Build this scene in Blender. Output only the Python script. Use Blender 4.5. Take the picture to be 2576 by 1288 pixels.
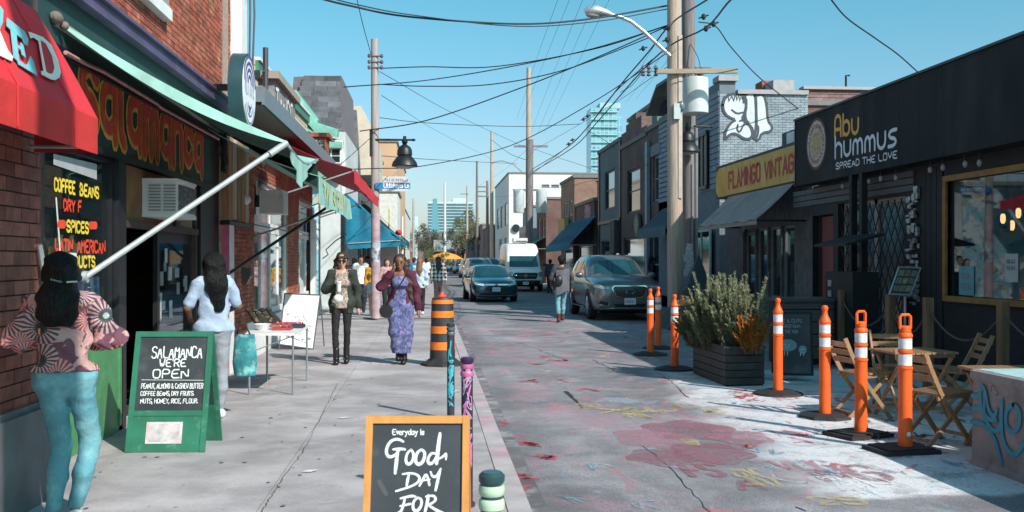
import bpy, math, random
import numpy as np
from mathutils import Vector, Matrix
from mathutils.bvhtree import BVHTree
random.seed(7)
R = math.radians
C = bpy.context.scene.collection
for o in list(bpy.data.objects): bpy.data.objects.remove(o)
# ---------------------------------------------------------------- camera, sky, sun, exposure
CAM_H = 1.6; YAW = R(4.75); F = 35/36*2576
cam = bpy.data.objects.new('camera', bpy.data.cameras.new('camera')); C.objects.link(cam)
cam.location = (0, 0, CAM_H); cam.rotation_euler = (R(90), 0, -YAW)
cam.data.lens = 35; cam.data.sensor_width = 36; cam.data.shift_y = 11/2576; cam.data.clip_end = 4000
cam.data.dof.use_dof = True; cam.data.dof.focus_distance = 14; cam.data.dof.aperture_fstop = 9
bpy.context.scene.camera = cam
SUN_EL = R(38); SUN_AZ = R(37.5)          # light travels towards -X and +Y
w = bpy.data.worlds.new("World"); bpy.context.scene.world = w; w.use_nodes = True
nt = w.node_tree; bg = nt.nodes['Background']
sky = nt.nodes.new('ShaderNodeTexSky'); sky.sky_type = 'NISHITA'; sky.sun_disc = False
sky.sun_elevation = SUN_EL; sky.sun_rotation = R(180)-SUN_AZ
sky.air_density = 1.0; sky.dust_density = 1.2; sky.ozone_density = 3.0
tint = nt.nodes.new('ShaderNodeMix'); tint.data_type = 'RGBA'; tint.blend_type = 'MULTIPLY'; tint.inputs[0].default_value = 1
nt.links.new(sky.outputs[0], tint.inputs[6]); gz = nt.nodes.new('ShaderNodeTexCoord'); sz = nt.nodes.new('ShaderNodeSeparateXYZ'); nt.links.new(gz.outputs['Generated'], sz.inputs[0])
gm = nt.nodes.new('ShaderNodeMapRange'); gm.interpolation_type = 'SMOOTHSTEP'; gm.inputs[1].default_value = 0.0; gm.inputs[2].default_value = .34; nt.links.new(sz.outputs[2], gm.inputs[0])
tg = nt.nodes.new('ShaderNodeMix'); tg.data_type = 'RGBA'; nt.links.new(gm.outputs[0], tg.inputs[0]); tg.inputs[6].default_value = (1.14, 1.12, 1.16, 1); tg.inputs[7].default_value = (.61, 1.38, 1.20, 1); nt.links.new(tg.outputs[2], tint.inputs[7])
nt.links.new(tint.outputs[2], bg.inputs[0]); bg.inputs[1].default_value = 0.118
sd = bpy.data.lights.new('sun', 'SUN'); sd.energy = 4.9; sd.angle = R(0.5); sd.color = (1.0, 0.93, 0.86)
sun = bpy.data.objects.new('sun', sd); C.objects.link(sun); sun.location = (20, -20, 30)
SD = Vector((-math.sin(SUN_AZ)*math.cos(SUN_EL), math.cos(SUN_AZ)*math.cos(SUN_EL), -math.sin(SUN_EL)))
sun.rotation_euler = SD.to_track_quat('-Z', 'Y').to_euler()
vs = bpy.context.scene.view_settings
vs.view_transform = 'Standard'; vs.look = 'None'; vs.exposure = 0.16; vs.gamma = 1; vs.use_curve_mapping = False
# ---------------------------------------------------------------- survey helpers: a sight line through the photograph meets a plane of the place
FW = Vector((math.sin(YAW), math.cos(YAW), 0)); RT = Vector((math.cos(YAW), -math.sin(YAW), 0)); UP = Vector((0, 0, 1))
CP = Vector((0, 0, CAM_H))
def D(px, py): return FW + RT*((px-1288)/F) + UP*((655-py)/F)
def G(px, py, z=0.0): d = D(px, py); return CP + d*((z-CAM_H)/d.z)
def atX(px, py, X): d = D(px, py); return CP + d*(X/d.x)
def atY(px, py, Y): d = D(px, py); return CP + d*(Y/d.y)
def XY(px, Y): return atY(px, 655, Y).x
def YX(px, X): return atX(px, 655, X).y
def proj(p):
    q = p-CP; t = q.dot(FW)
    if t < .1: return None
    return 1288+q.dot(RT)/t*F, 655-q.z/t*F, t
def inframe(p, m=60):
    q = proj(p); return q is not None and -m < q[0] < 2576+m and -m < q[1] < 1288+m
# ---------------------------------------------------------------- mesh builder
class MB:
    def __init__(s): s.v = []; s.f = []; s.m = []
    def add(s, vs, fs, mi=0):
        b = len(s.v); s.v += [tuple(v) for v in vs]; s.f += [tuple(b+i for i in f) for f in fs]; s.m += [mi]*len(fs); return s
    def box(s, x0, x1, y0, y1, z0, z1, mi=0):
        v = [(x, y, z) for z in (z0, z1) for y in (y0, y1) for x in (x0, x1)]
        return s.add(v, [(0,2,3,1),(4,5,7,6),(0,1,5,4),(1,3,7,5),(3,2,6,7),(2,0,4,6)], mi)
    def fbox(s, fr, a0, a1, b0, b1, d0, d1, mi=0):      # box in a wall frame (along, up, out)
        v = [fr(a, b, d) for d in (d0, d1) for b in (b0, b1) for a in (a0, a1)]
        return s.add(v, [(0,2,3,1),(4,5,7,6),(0,1,5,4),(1,3,7,5),(3,2,6,7),(2,0,4,6)], mi)
    def beam(s, a, b, w, h=None, mi=0, up=(0,0,1)):
        a = Vector(a); b = Vector(b); h = h or w; d = (b-a).normalized(); u = Vector(up)
        if abs(d.dot(u)) > .98: u = Vector((0, 1, 0))
        x = d.cross(u).normalized(); z = x.cross(d).normalized()
        v = [p + x*(i*w/2) + z*(j*h/2) for p in (a, b) for j in (-1, 1) for i in (-1, 1)]
        return s.add(v, [(0,2,3,1),(4,5,7,6),(0,1,5,4),(1,3,7,5),(3,2,6,7),(2,0,4,6)], mi)
    def tube(s, pts, r, n=8, mi=0, cap=True):
        pts = [Vector(p) for p in pts]; rs = r if isinstance(r, (list, tuple)) else [r]*len(pts)
        u = None; rings = []
        for i, p in enumerate(pts):
            d = (pts[min(i+1, len(pts)-1)]-pts[max(i-1, 0)]).normalized()
            if u is None: u = d.orthogonal().normalized()
            u = (u-d*u.dot(d)).normalized(); w_ = d.cross(u)
            rings.append([p+(u*math.cos(t)+w_*math.sin(t))*rs[i] for t in [2*math.pi*k/n for k in range(n)]])
        vs_ = [q for rg in rings for q in rg]; fs = []
        for i in range(len(pts)-1):
            for k in range(n): fs.append((i*n+k, i*n+(k+1) % n, (i+1)*n+(k+1) % n, (i+1)*n+k))
        if cap: fs.append(tuple(range(n))[::-1]); fs.append(tuple((len(pts)-1)*n+k for k in range(n)))
        return s.add(vs_, fs, mi)
    def lathe(s, prof, c=(0,0,0), n=16, mi=0, ax=None):
        c = Vector(c); M = Matrix.Identity(3) if ax is None else Vector((0,0,1)).rotation_difference(Vector(ax)).to_matrix()
        vs_ = [c + M @ Vector((r*math.cos(2*math.pi*k/n), r*math.sin(2*math.pi*k/n), z)) for r, z in prof for k in range(n)]
        fs = [(i*n+k, i*n+(k+1) % n, (i+1)*n+(k+1) % n, (i+1)*n+k) for i in range(len(prof)-1) for k in range(n)]
        fs.append(tuple(range(n))[::-1]); fs.append(tuple((len(prof)-1)*n+k for k in range(n)))
        return s.add(vs_, fs, mi)
    def ell(s, c, r, n=10, m=7, mi=0):
        pr = [(math.sin(math.pi*(i+.0)/m), -math.cos(math.pi*i/m)) for i in range(1, m)]
        pr = [(.02, -1)]+pr+[(.02, 1)]; b = len(s.v); s.lathe(pr, (0,0,0), n, mi)
        for i in range(b, len(s.v)):
            v = s.v[i]; s.v[i] = (c[0]+v[0]*r[0], c[1]+v[1]*r[1], c[2]+v[2]*r[2])
        return s
    def prism(s, poly, f0, f1, mi=0):
        n = len(poly); v = [f0(*p) for p in poly]+[f1(*p) for p in poly]
        return s.add(v, [tuple(range(n)), tuple(range(2*n-1, n-1, -1))]+[(i, i+n, (i+1) % n+n, (i+1) % n) for i in range(n)], mi)
    def grid(s, P, mi=0, close=False):                  # P[i][j] points
        n = len(P); m = len(P[0]); fs = []
        for i in range(n-1):
            for j in range(m-1 if not close else m): fs.append((i*m+j, i*m+(j+1) % m, (i+1)*m+(j+1) % m, (i+1)*m+j))
        return s.add([p for r in P for p in r], fs, mi)
    def sheet(s, P, th, mi=0, mu=None):                          # a grid with thickness (cloth)
        n = len(P); m = len(P[0]); Q = [[Vector(p)+Vector(th) for p in r] for r in P]
        s.grid(P, mi if mu is None else mu); s.grid([r[::-1] for r in Q], mi)
        E = [(0, j) for j in range(m)]+[(i, m-1) for i in range(1, n)]+[(n-1, j) for j in range(m-2, -1, -1)]+[(i, 0) for i in range(n-2, 0, -1)]
        E.append(E[0]); return s.grid([[P[i][j] for i, j in E], [Q[i][j] for i, j in E]], mi)
WL = {}
def mesh(name, mb, mats, smooth=False, off=Vector((0,0,0))):
    me = bpy.data.meshes.new(name)
    v = mb.v if off.length == 0 else [(p[0]-off.x, p[1]-off.y, p[2]-off.z) for p in mb.v]
    me.from_pydata(v, [], mb.f); mats = mats if isinstance(mats, (list, tuple)) else [mats]
    for m_ in mats: me.materials.append(m_)
    me.polygons.foreach_set('material_index', mb.m)
    if smooth: me.polygons.foreach_set('use_smooth', [True]*len(mb.f))
    me.update(); return me
def autosmooth(me, ang=40):
    me.polygons.foreach_set('use_smooth', [True]*len(me.polygons))
    try: me.set_sharp_from_angle(angle=R(ang))
    except Exception: pass
def part(name, mb, mats, parent=None, smooth=False, local=False, **kw):
    off = Vector((0,0,0)) if (parent is None or local) else WL.get(parent.name, Vector((0,0,0)))
    me = mesh(name, mb, mats, False, off)
    if smooth: autosmooth(me, 40 if smooth is True else smooth)
    o = bpy.data.objects.new(name, me); C.objects.link(o)
    if parent: o.parent = parent; WL[o.name] = off
    for k, v in kw.items(): o[k] = v
    return o
def thing(name, label, cat, loc=(0,0,0), rz=0, group=None, kind=None):
    o = bpy.data.objects.new(name, None); C.objects.link(o); o.empty_display_size = .2
    o.location = loc; o.rotation_euler = (0, 0, rz); WL[o.name] = Vector(loc)
    tag(o, label, cat, group, kind); return o
def tag(o, label=None, cat=None, group=None, kind=None):
    if label: o['label'] = label
    if cat: o['category'] = cat
    if group: o['group'] = group
    if kind: o['kind'] = kind
    return o
def single(name, mb, mats, label, cat, group=None, smooth=False, loc=None):
    off = Vector(loc) if loc is not None else Vector((0,0,0))
    me = mesh(name, mb, mats, False, off)
    if smooth: autosmooth(me)
    o = bpy.data.objects.new(name, me); C.objects.link(o); o.location = off
    WL[o.name] = off
    return tag(o, label, cat, group)
def struct(name, mb, mats, smooth=False):
    o = part(name, mb, mats, None, smooth); o['kind'] = 'structure'; return o
KIDS = {}
def copy_tree(o, parent=None, loc=None, rz=None, sc=None, label=None, remat=None):
    c = o.copy(); C.objects.link(c)
    if parent: c.parent = parent
    if loc is not None: c.location = loc
    if rz is not None: c.rotation_euler = (0, 0, rz)
    if sc is not None: c.scale = sc if isinstance(sc, (list, tuple)) else (sc,)*3
    if label: c['label'] = label
    if remat and c.data and any(m.name in remat for m in c.data.materials if m):
        c.data = c.data.copy()
        for i, m in enumerate(c.data.materials):
            if m.name in remat: c.data.materials[i] = remat[m.name]
    for ch in list(o.children): copy_tree(ch, c, remat=remat)
    return c
def wframe(o, u, n):
    o = Vector(o); u = Vector(u); n = Vector(n)
    return lambda a, b, d=0.0: o+u*a+UP*b+n*d
def FX(X, Y0, sgn): return wframe((X, Y0, 0), (0, 1, 0), (sgn, 0, 0))      # facade along the street; sgn = side it faces
def FY(Y, X0): return wframe((X0, Y, 0), (1, 0, 0), (0, -1, 0))           # wall facing back along the street
# ---------------------------------------------------------------- materials
MC = {}
def mat(name, col, rough=.7, metal=0., var=.12, scale=6., bump=.0, bscale=40., rnd=0., col2=None, c2s=None, c2t=.55, spec=None, emis=None, coat=0, coord='obj', stretch=None):
    if name in MC: return MC[name]
    m = bpy.data.materials.new(name); m.use_nodes = True; n = m.node_tree; L = n.links; b = n.nodes['Principled BSDF']
    b.inputs['Roughness'].default_value = rough; b.inputs['Metallic'].default_value = metal
    if spec is not None: b.inputs['Specular IOR Level'].default_value = spec
    if coat: b.inputs['Coat Weight'].default_value = coat; b.inputs['Coat Roughness'].default_value = .08
    if emis: b.inputs['Emission Color'].default_value = (*emis[0], 1); b.inputs['Emission Strength'].default_value = emis[1]
    N = n.nodes.new
    if coord == 'obj': tc = N('ShaderNodeTexCoord').outputs['Object']
    else: tc = N('ShaderNodeNewGeometry').outputs['Position']
    if stretch:
        mp = N('ShaderNodeMapping'); mp.inputs['Scale'].default_value = stretch; L.new(tc, mp.inputs[0]); tc = mp.outputs[0]
    nz = N('ShaderNodeTexNoise'); nz.inputs['Scale'].default_value = scale; nz.inputs['Detail'].default_value = 5; L.new(tc, nz.inputs['Vector'])
    mr = N('ShaderNodeMapRange'); mr.inputs[1].default_value = .3; mr.inputs[2].default_value = .7
    mr.inputs[3].default_value = 1-var; mr.inputs[4].default_value = 1+var; L.new(nz.outputs[0], mr.inputs[0])
    fac = mr.outputs[0]
    if rnd:
        oi = N('ShaderNodeObjectInfo'); ge = N('ShaderNodeNewGeometry')
        ad = N('ShaderNodeMath'); ad.operation = 'ADD'; L.new(oi.outputs['Random'], ad.inputs[0]); L.new(ge.outputs['Random Per Island'], ad.inputs[1])
        fr = N('ShaderNodeMath'); fr.operation = 'FRACT'; L.new(ad.outputs[0], fr.inputs[0])
        m2 = N('ShaderNodeMapRange'); m2.inputs[3].default_value = 1-rnd; m2.inputs[4].default_value = 1+rnd; L.new(fr.outputs[0], m2.inputs[0])
        mu = N('ShaderNodeMath'); mu.operation = 'MULTIPLY'; L.new(fac, mu.inputs[0]); L.new(m2.outputs[0], mu.inputs[1]); fac = mu.outputs[0]
    base = N('ShaderNodeRGB'); base.outputs[0].default_value = (*col, 1); cs = base.outputs[0]
    if col2:
        n2 = N('ShaderNodeTexNoise'); n2.inputs['Scale'].default_value = c2s or scale*.6; n2.inputs['Detail'].default_value = 6; n2.inputs['Roughness'].default_value = .65
        L.new(tc, n2.inputs['Vector']); r2 = N('ShaderNodeMapRange'); r2.inputs[1].default_value = c2t-.05; r2.inputs[2].default_value = c2t+.07; L.new(n2.outputs[0], r2.inputs[0])
        mx = N('ShaderNodeMix'); mx.data_type = 'RGBA'; L.new(r2.outputs[0], mx.inputs[0]); L.new(cs, mx.inputs[6]); mx.inputs[7].default_value = (*col2, 1); cs = mx.outputs[2]
    vm = N('ShaderNodeVectorMath'); vm.operation = 'SCALE'; L.new(cs, vm.inputs[0]); L.new(fac, vm.inputs['Scale']); L.new(vm.outputs[0], b.inputs['Base Color'])
    if bump:
        n3 = N('ShaderNodeTexNoise'); n3.inputs['Scale'].default_value = bscale; n3.inputs['Detail'].default_value = 4; L.new(tc, n3.inputs['Vector'])
        bp = N('ShaderNodeBump'); bp.inputs['Strength'].default_value = bump; bp.inputs['Distance'].default_value = .02; L.new(n3.outputs[0], bp.inputs['Height']); L.new(bp.outputs[0], b.inputs['Normal'])
    MC[name] = m; return m
def glassmat(name, col=(.02,.03,.035), tr=.75, rough=.03):
    if name in MC: return MC[name]
    m = bpy.data.materials.new(name); m.use_nodes = True; n = m.node_tree; L = n.links; n.nodes.clear(); N = n.nodes.new
    o = N('ShaderNodeOutputMaterial'); mx = N('ShaderNodeMixShader'); mx2 = N('ShaderNodeMixShader')
    g = N('ShaderNodeBsdfGlossy'); g.inputs['Roughness'].default_value = rough; g.inputs['Color'].default_value = (.9,.95,1,1)
    t = N('ShaderNodeBsdfTransparent'); t.inputs['Color'].default_value = (.82,.88,.88,1); d = N('ShaderNodeBsdfDiffuse'); d.inputs['Color'].default_value = (*col,1)
    mx2.inputs[0].default_value = tr; L.new(d.outputs[0], mx2.inputs[1]); L.new(t.outputs[0], mx2.inputs[2])
    lw = N('ShaderNodeLayerWeight'); lw.inputs['Blend'].default_value = .5; pw = N('ShaderNodeMath'); pw.operation = 'POWER'; pw.inputs[1].default_value = 4.5; L.new(lw.outputs['Facing'], pw.inputs[0])
    ma = N('ShaderNodeMath'); ma.operation = 'MULTIPLY_ADD'; ma.inputs[1].default_value = .92; ma.inputs[2].default_value = .05; L.new(pw.outputs[0], ma.inputs[0]); L.new(ma.outputs[0], mx.inputs[0]); L.new(mx2.outputs[0], mx.inputs[1]); L.new(g.outputs[0], mx.inputs[2]); L.new(mx.outputs[0], o.inputs[0])
    MC[name] = m; return m
def brickmat(name, c1, c2, mortar, sc=1.0):              # for walls too far to tell bricks apart
    if name in MC: return MC[name]
    m = bpy.data.materials.new(name); m.use_nodes = True; n = m.node_tree; L = n.links; b = n.nodes['Principled BSDF']; N = n.nodes.new
    ge = N('ShaderNodeNewGeometry'); sp = N('ShaderNodeSeparateXYZ'); L.new(ge.outputs['Position'], sp.inputs[0])
    ad = N('ShaderNodeMath'); L.new(sp.outputs[0], ad.inputs[0]); L.new(sp.outputs[1], ad.inputs[1]); cb = N('ShaderNodeCombineXYZ'); L.new(ad.outputs[0], cb.inputs[0]); L.new(sp.outputs[2], cb.inputs[1])
    br = N('ShaderNodeTexBrick'); br.inputs['Scale'].default_value = sc; br.inputs['Brick Width'].default_value = .22; br.inputs['Row Height'].default_value = .075; br.inputs['Mortar Size'].default_value = .008
    br.inputs['Color1'].default_value = (*c1,1); br.inputs['Color2'].default_value = (*c2,1); br.inputs['Mortar'].default_value = (*mortar,1); L.new(cb.outputs[0], br.inputs['Vector'])
    nz = N('ShaderNodeTexNoise'); nz.inputs['Scale'].default_value = .8; nz.inputs['Detail'].default_value = 5; L.new(ge.outputs['Position'], nz.inputs['Vector'])
    mr = N('ShaderNodeMapRange'); mr.inputs[1].default_value=.3; mr.inputs[2].default_value=.7; mr.inputs[3].default_value=.7; mr.inputs[4].default_value=1.25; L.new(nz.outputs[0], mr.inputs[0])
    vm = N('ShaderNodeVectorMath'); vm.operation='SCALE'; L.new(br.outputs[0], vm.inputs[0]); L.new(mr.outputs[0], vm.inputs['Scale']); L.new(vm.outputs[0], b.inputs['Base Color'])
    b.inputs['Roughness'].default_value = .9; MC[name] = m; return m
# ---------------------------------------------------------------- lettering: a small single-stroke alphabet
FONT = dict(A='00 26 40;12 32',B='00 06 26 35 34 23 03;23 42 41 30 00',C='45 36 16 05 01 10 30 41',D='00 06 26 45 41 20 00',E='46 06 00 40;03 33',F='46 06 00;03 33',
 G='45 36 16 05 01 10 30 41 43 23',H='00 06;40 46;03 43',I='00 06',J='46 41 30 10 01',K='00 06;46 03 40',L='06 00 40',M='00 06 23 46 40',N='00 06 40 46',O='16 05 01 10 30 41 45 36 16',
 P='00 06 36 45 44 33 03',Q='16 05 01 10 30 41 45 36 16;22 40',R='00 06 36 45 44 33 03;23 40',S='45 36 16 05 04 13 33 42 41 30 10 01',T='06 46;26 20',U='06 01 10 30 41 46',V='06 20 46',W='06 10 23 30 46',
 X='00 46;06 40',Y='06 23 46;23 20',Z='06 46 00 40',a='34 14 03 01 10 20 31;34 30',b='06 00;03 14 24 33 31 20 10 01',c='33 24 14 03 01 10 20 31',d='36 30;33 24 14 03 01 10 20 31',
 e='02 32 33 24 14 03 01 10 30',h='06 00;03 14 24 33 30',i='04 00;06 05',k='06 00;34 02 30',l='06 00',m='00 04;03 14 23 20;23 34 43 40',n='00 04;03 14 24 33 30',o='14 03 01 10 20 31 33 24 14',
 r='00 04;02 14 24',s='33 24 14 03 12 22 31 20 10 01',t='16 11 20 30;04 34',u='04 01 10 20 31;34 30',v='04 10 24',w='04 10 23 30 44',y='04 12 22;34 22 1b 0b',g='34 14 03 01 10 30;34 3a 2b 0b')
FONT.update({'&':'40 05 16 25 02 01 10 20 42',"'":'06 05','.':'00 01',',':'01 0a','-':'03 33','1':'05 16 10','2':'05 16 36 45 44 00 40','3':'06 46 23 42 41 30 10 01','5':'46 06 03 33 42 41 30 00','0':'16 05 01 10 30 41 45 36 16','!':'06 02;00 01','?':'05 16 36 45 44 22;20 21'})
def chaikin(p, closed=False):
    if len(p) < 3: return p
    q = [p[0]]
    for a, b in zip(p[:-1], p[1:]):
        q += [(a[0]*.75+b[0]*.25, a[1]*.75+b[1]*.25), (a[0]*.25+b[0]*.75, a[1]*.25+b[1]*.75)]
    return q+[p[-1]]
EPS = [0]
def ribbon(mb, pts, w_, fr, d=.001, mi=0, ws=None):
    """a painted stroke: pts in the plane of fr(a,b,d)"""
    P = [Vector((p[0], p[1])) for p in pts]; P = [p for i, p in enumerate(P) if i == 0 or (p-P[i-1]).length > 1e-5]
    if len(P) < 2: return
    EPS[0] = (EPS[0]+1) % 23; d = d+EPS[0]*.00006
    V = []; n = len(P)
    d0 = (P[1]-P[0]).normalized(); d1 = (P[-1]-P[-2]).normalized()
    k0 = w_*(ws[0] if ws else 1); k1 = w_*(ws[-1] if ws else 1)
    def pair(p, t, h): 
        q = Vector((-t.y, t.x))*h; return [fr(p.x+q.x, p.y+q.y, d), fr(p.x-q.x, p.y-q.y, d)]
    V += pair(P[0]-d0*k0*.45, d0, k0*.25)
    for i, p in enumerate(P):
        a = (P[i]-P[i-1]).normalized() if i else d0; b = (P[i+1]-P[i]).normalized() if i < n-1 else d1
        t = (a+b); t = t.normalized() if t.length > .1 else a
        h = w_*(ws[i] if ws else 1)/2/max(.55, abs(t.dot(a))); V += pair(p, t, h)
    V += pair(P[-1]+d1*k1*.45, d1, k1*.25)
    mb.add(V, [(2*i, 2*i+1, 2*i+3, 2*i+2) for i in range(len(V)//2-1)], mi)
def text(mb, s, fr, x, y, h, w_, mi=0, jit=0., sp=1.35, asp=1., fit=None, center=False, round_=1, slope=0., d=.001):
    k = h/6.; out = []; cx = 0
    for ch in s:
        if ch == ' ': cx += 3; continue
        st = FONT.get(ch) or FONT.get(ch.upper())
        if not st: continue
        mxx = 0
        for ln in st.split(';'):
            pt = []
            for q in ln.split():
                yy = {'a': -1, 'b': -2}.get(q[1]); yy = int(q[1]) if yy is None else yy
                mxx = max(mxx, int(q[0])); pt.append((cx+int(q[0]), yy))
            out.append(pt)
        cx += mxx+sp
    tot = max(.1, cx-sp); ax = asp*k if fit is None else fit/tot
    x0 = x-(tot*ax/2 if center else 0)
    for pt in out:
        p = [(x0+(a+random.uniform(-jit, jit))*ax, y+(b+random.uniform(-jit, jit))*k+slope*(a*ax)) for a, b in pt]
        for _ in range(round_): p = chaikin(p)
        ribbon(mb, p, w_, fr, mi=mi, d=d)
    return tot*ax
def illeg(mb, fr, x, y, w_, h, lw, n=7, d=.001, seed=1, mi=0):     # lettering too small to read in the photograph
    q = random.Random(seed); st = w_/n
    for i in range(n):
        a = x+i*st; c = q.choice(([(0,0),(0,1)], [(0,1),(.5,.9),(.1,.5),(.6,.1)], [(0,0),(.3,1),(.6,0)], [(.6,.8),(.2,1),(0,.4),(.4,0),(.6,.3)], [(0,1),(0,0),(.5,0)]))
        ribbon(mb, [(a+p*st*.9, y+r*h) for p, r in c], lw, fr, d=d, mi=mi)
def scrib(mb, fr, x, y, w_, h, lw, n=6, mi=0, d=.001, rnd=random):
    for _ in range(n):
        p = [(x+rnd.uniform(0, w_), y+rnd.uniform(0, h)) for _ in range(rnd.randint(3, 5))]
        ribbon(mb, chaikin(chaikin(p)), lw, fr, mi=mi, d=d)
# ---------------------------------------------------------------- walls, windows, bricks
def wallgrid(mb, fr, s0, s1, t0, t1, holes, th=.12, mi=0):
    S = sorted({s0, s1, *[min(max(h[i], s0), s1) for h in holes for i in (0, 1)]}); T = sorted({t0, t1, *[min(max(h[i], t0), t1) for h in holes for i in (2, 3)]})
    for a, b in zip(S[:-1], S[1:]):
        for c, d in zip(T[:-1], T[1:]):
            ms, mt = (a+b)/2, (c+d)/2
            if any(h[0] < ms < h[1] and h[2] < mt < h[3] for h in holes): continue
            mb.add([fr(a, c, 0), fr(b, c, 0), fr(b, d, 0), fr(a, d, 0)], [(0,1,2,3)], mi)
    for a, b, c, d in [h[:4] for h in holes]:
        a, b, c, d = max(a, s0), min(b, s1), max(c, t0), min(d, t1)
        for p, q in (((a,c),(b,c)),((b,c),(b,d)),((b,d),(a,d)),((a,d),(a,c))):
            mb.add([fr(*p, 0), fr(*q, 0), fr(*q, -th), fr(*p, -th)], [(0,1,2,3)], mi)
def window(parent, fr, s0, s1, t0, t1, fm, gm, mull=(0, 1), b=.05, depth=.1, sill=None, name='window'):
    m = MB(); D0, D1 = -depth, -depth+.05
    m.fbox(fr, s0, s0+b, t0, t1, D0, D1); m.fbox(fr, s1-b, s1, t0, t1, D0, D1)
    m.fbox(fr, s0+b, s1-b, t0, t0+b, D0, D1); m.fbox(fr, s0+b, s1-b, t1-b, t1, D0, D1)
    for i in range(mull[0]):
        x = s0+(s1-s0)*(i+1)/(mull[0]+1); m.fbox(fr, x-b*.35, x+b*.35, t0+b, t1-b, D0, D1-.006)
    for i in range(mull[1]):
        z = t0+(t1-t0)*(i+1)/(mull[1]+1); m.fbox(fr, s0+b, s1-b, z-b*.35, z+b*.35, D0, D1-.008)
    f = part(name, m, fm, parent)
    g = MB(); g.fbox(fr, s0+b*.5, s1-b*.5, t0+b*.5, t1-b*.5, D0+.005, D0+.02); part('pane', g, gm, f)
    if sill:
        q = MB(); q.fbox(fr, s0-.06, s1+.06, t0-.09, t0-.005, -.05, .06); part('sill', q, sill, f)
    return f
def bricks(parent, fr, s0, s1, t0, t1, m_, holes=(), bl=.2, bh=.057, jt=.01, prd=.008, limit=300, z0=0, name='brick', vis=True):
    L = []; r = 0; t = t0
    while t+bh <= t1+.001:
        s = s0-(bl+jt)/2*(r % 2)
        while s < s1:
            a, b = max(s, s0), min(s+bl, s1)
            if b-a > .03:
                segs = [(a, b)]
                for h in holes:
                    if t < h[3] and t+bh > h[2]:
                        ns = []
                        for p, q in segs:
                            if q <= h[0] or p >= h[1]: ns.append((p, q))
                            else:
                                if h[0]-p > .03: ns.append((p, h[0]))
                                if q-h[1] > .03: ns.append((h[1], q))
                        segs = ns
                for p, q in segs: L.append((p, q, t))
            s += bl+jt
        t += bh+jt; r += 1
    full = [x for x in L if abs(x[1]-x[0]-bl) < .001 and (not vis or inframe(fr(x[0], x[2]), -10))]
    full.sort(key=lambda x: (fr(x[0], x[2])-CP).length); full = full[:limit]; fs = set(full)
    me = None; off = WL.get(parent.name, Vector((0,0,0)))
    for p, q, t in full:
        c = fr((p+q)/2, t+bh/2, z0)
        if me is None:
            k = MB(); k.fbox(lambda a, b, d: fr((p+q)/2+a, t+bh/2+b, z0+d)-c, -bl/2, bl/2, -bh/2, bh/2, -.02, prd); me = mesh(name, k, m_)
        o = bpy.data.objects.new(name, me); C.objects.link(o); o.parent = parent
        o.location = c-off+(fr(0,0,1)-fr(0,0,0))*random.uniform(-.003, .002)
    k = MB()
    for x in L:
        if x in fs: continue
        k.fbox(fr, x[0], x[1], x[2], x[2]+bh, z0-.01, z0+prd+random.uniform(-.003, .002))
    if k.v: o = part(name+'work' if name == 'brick' else name, k, m_, parent); o['kind'] = 'stuff'
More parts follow.
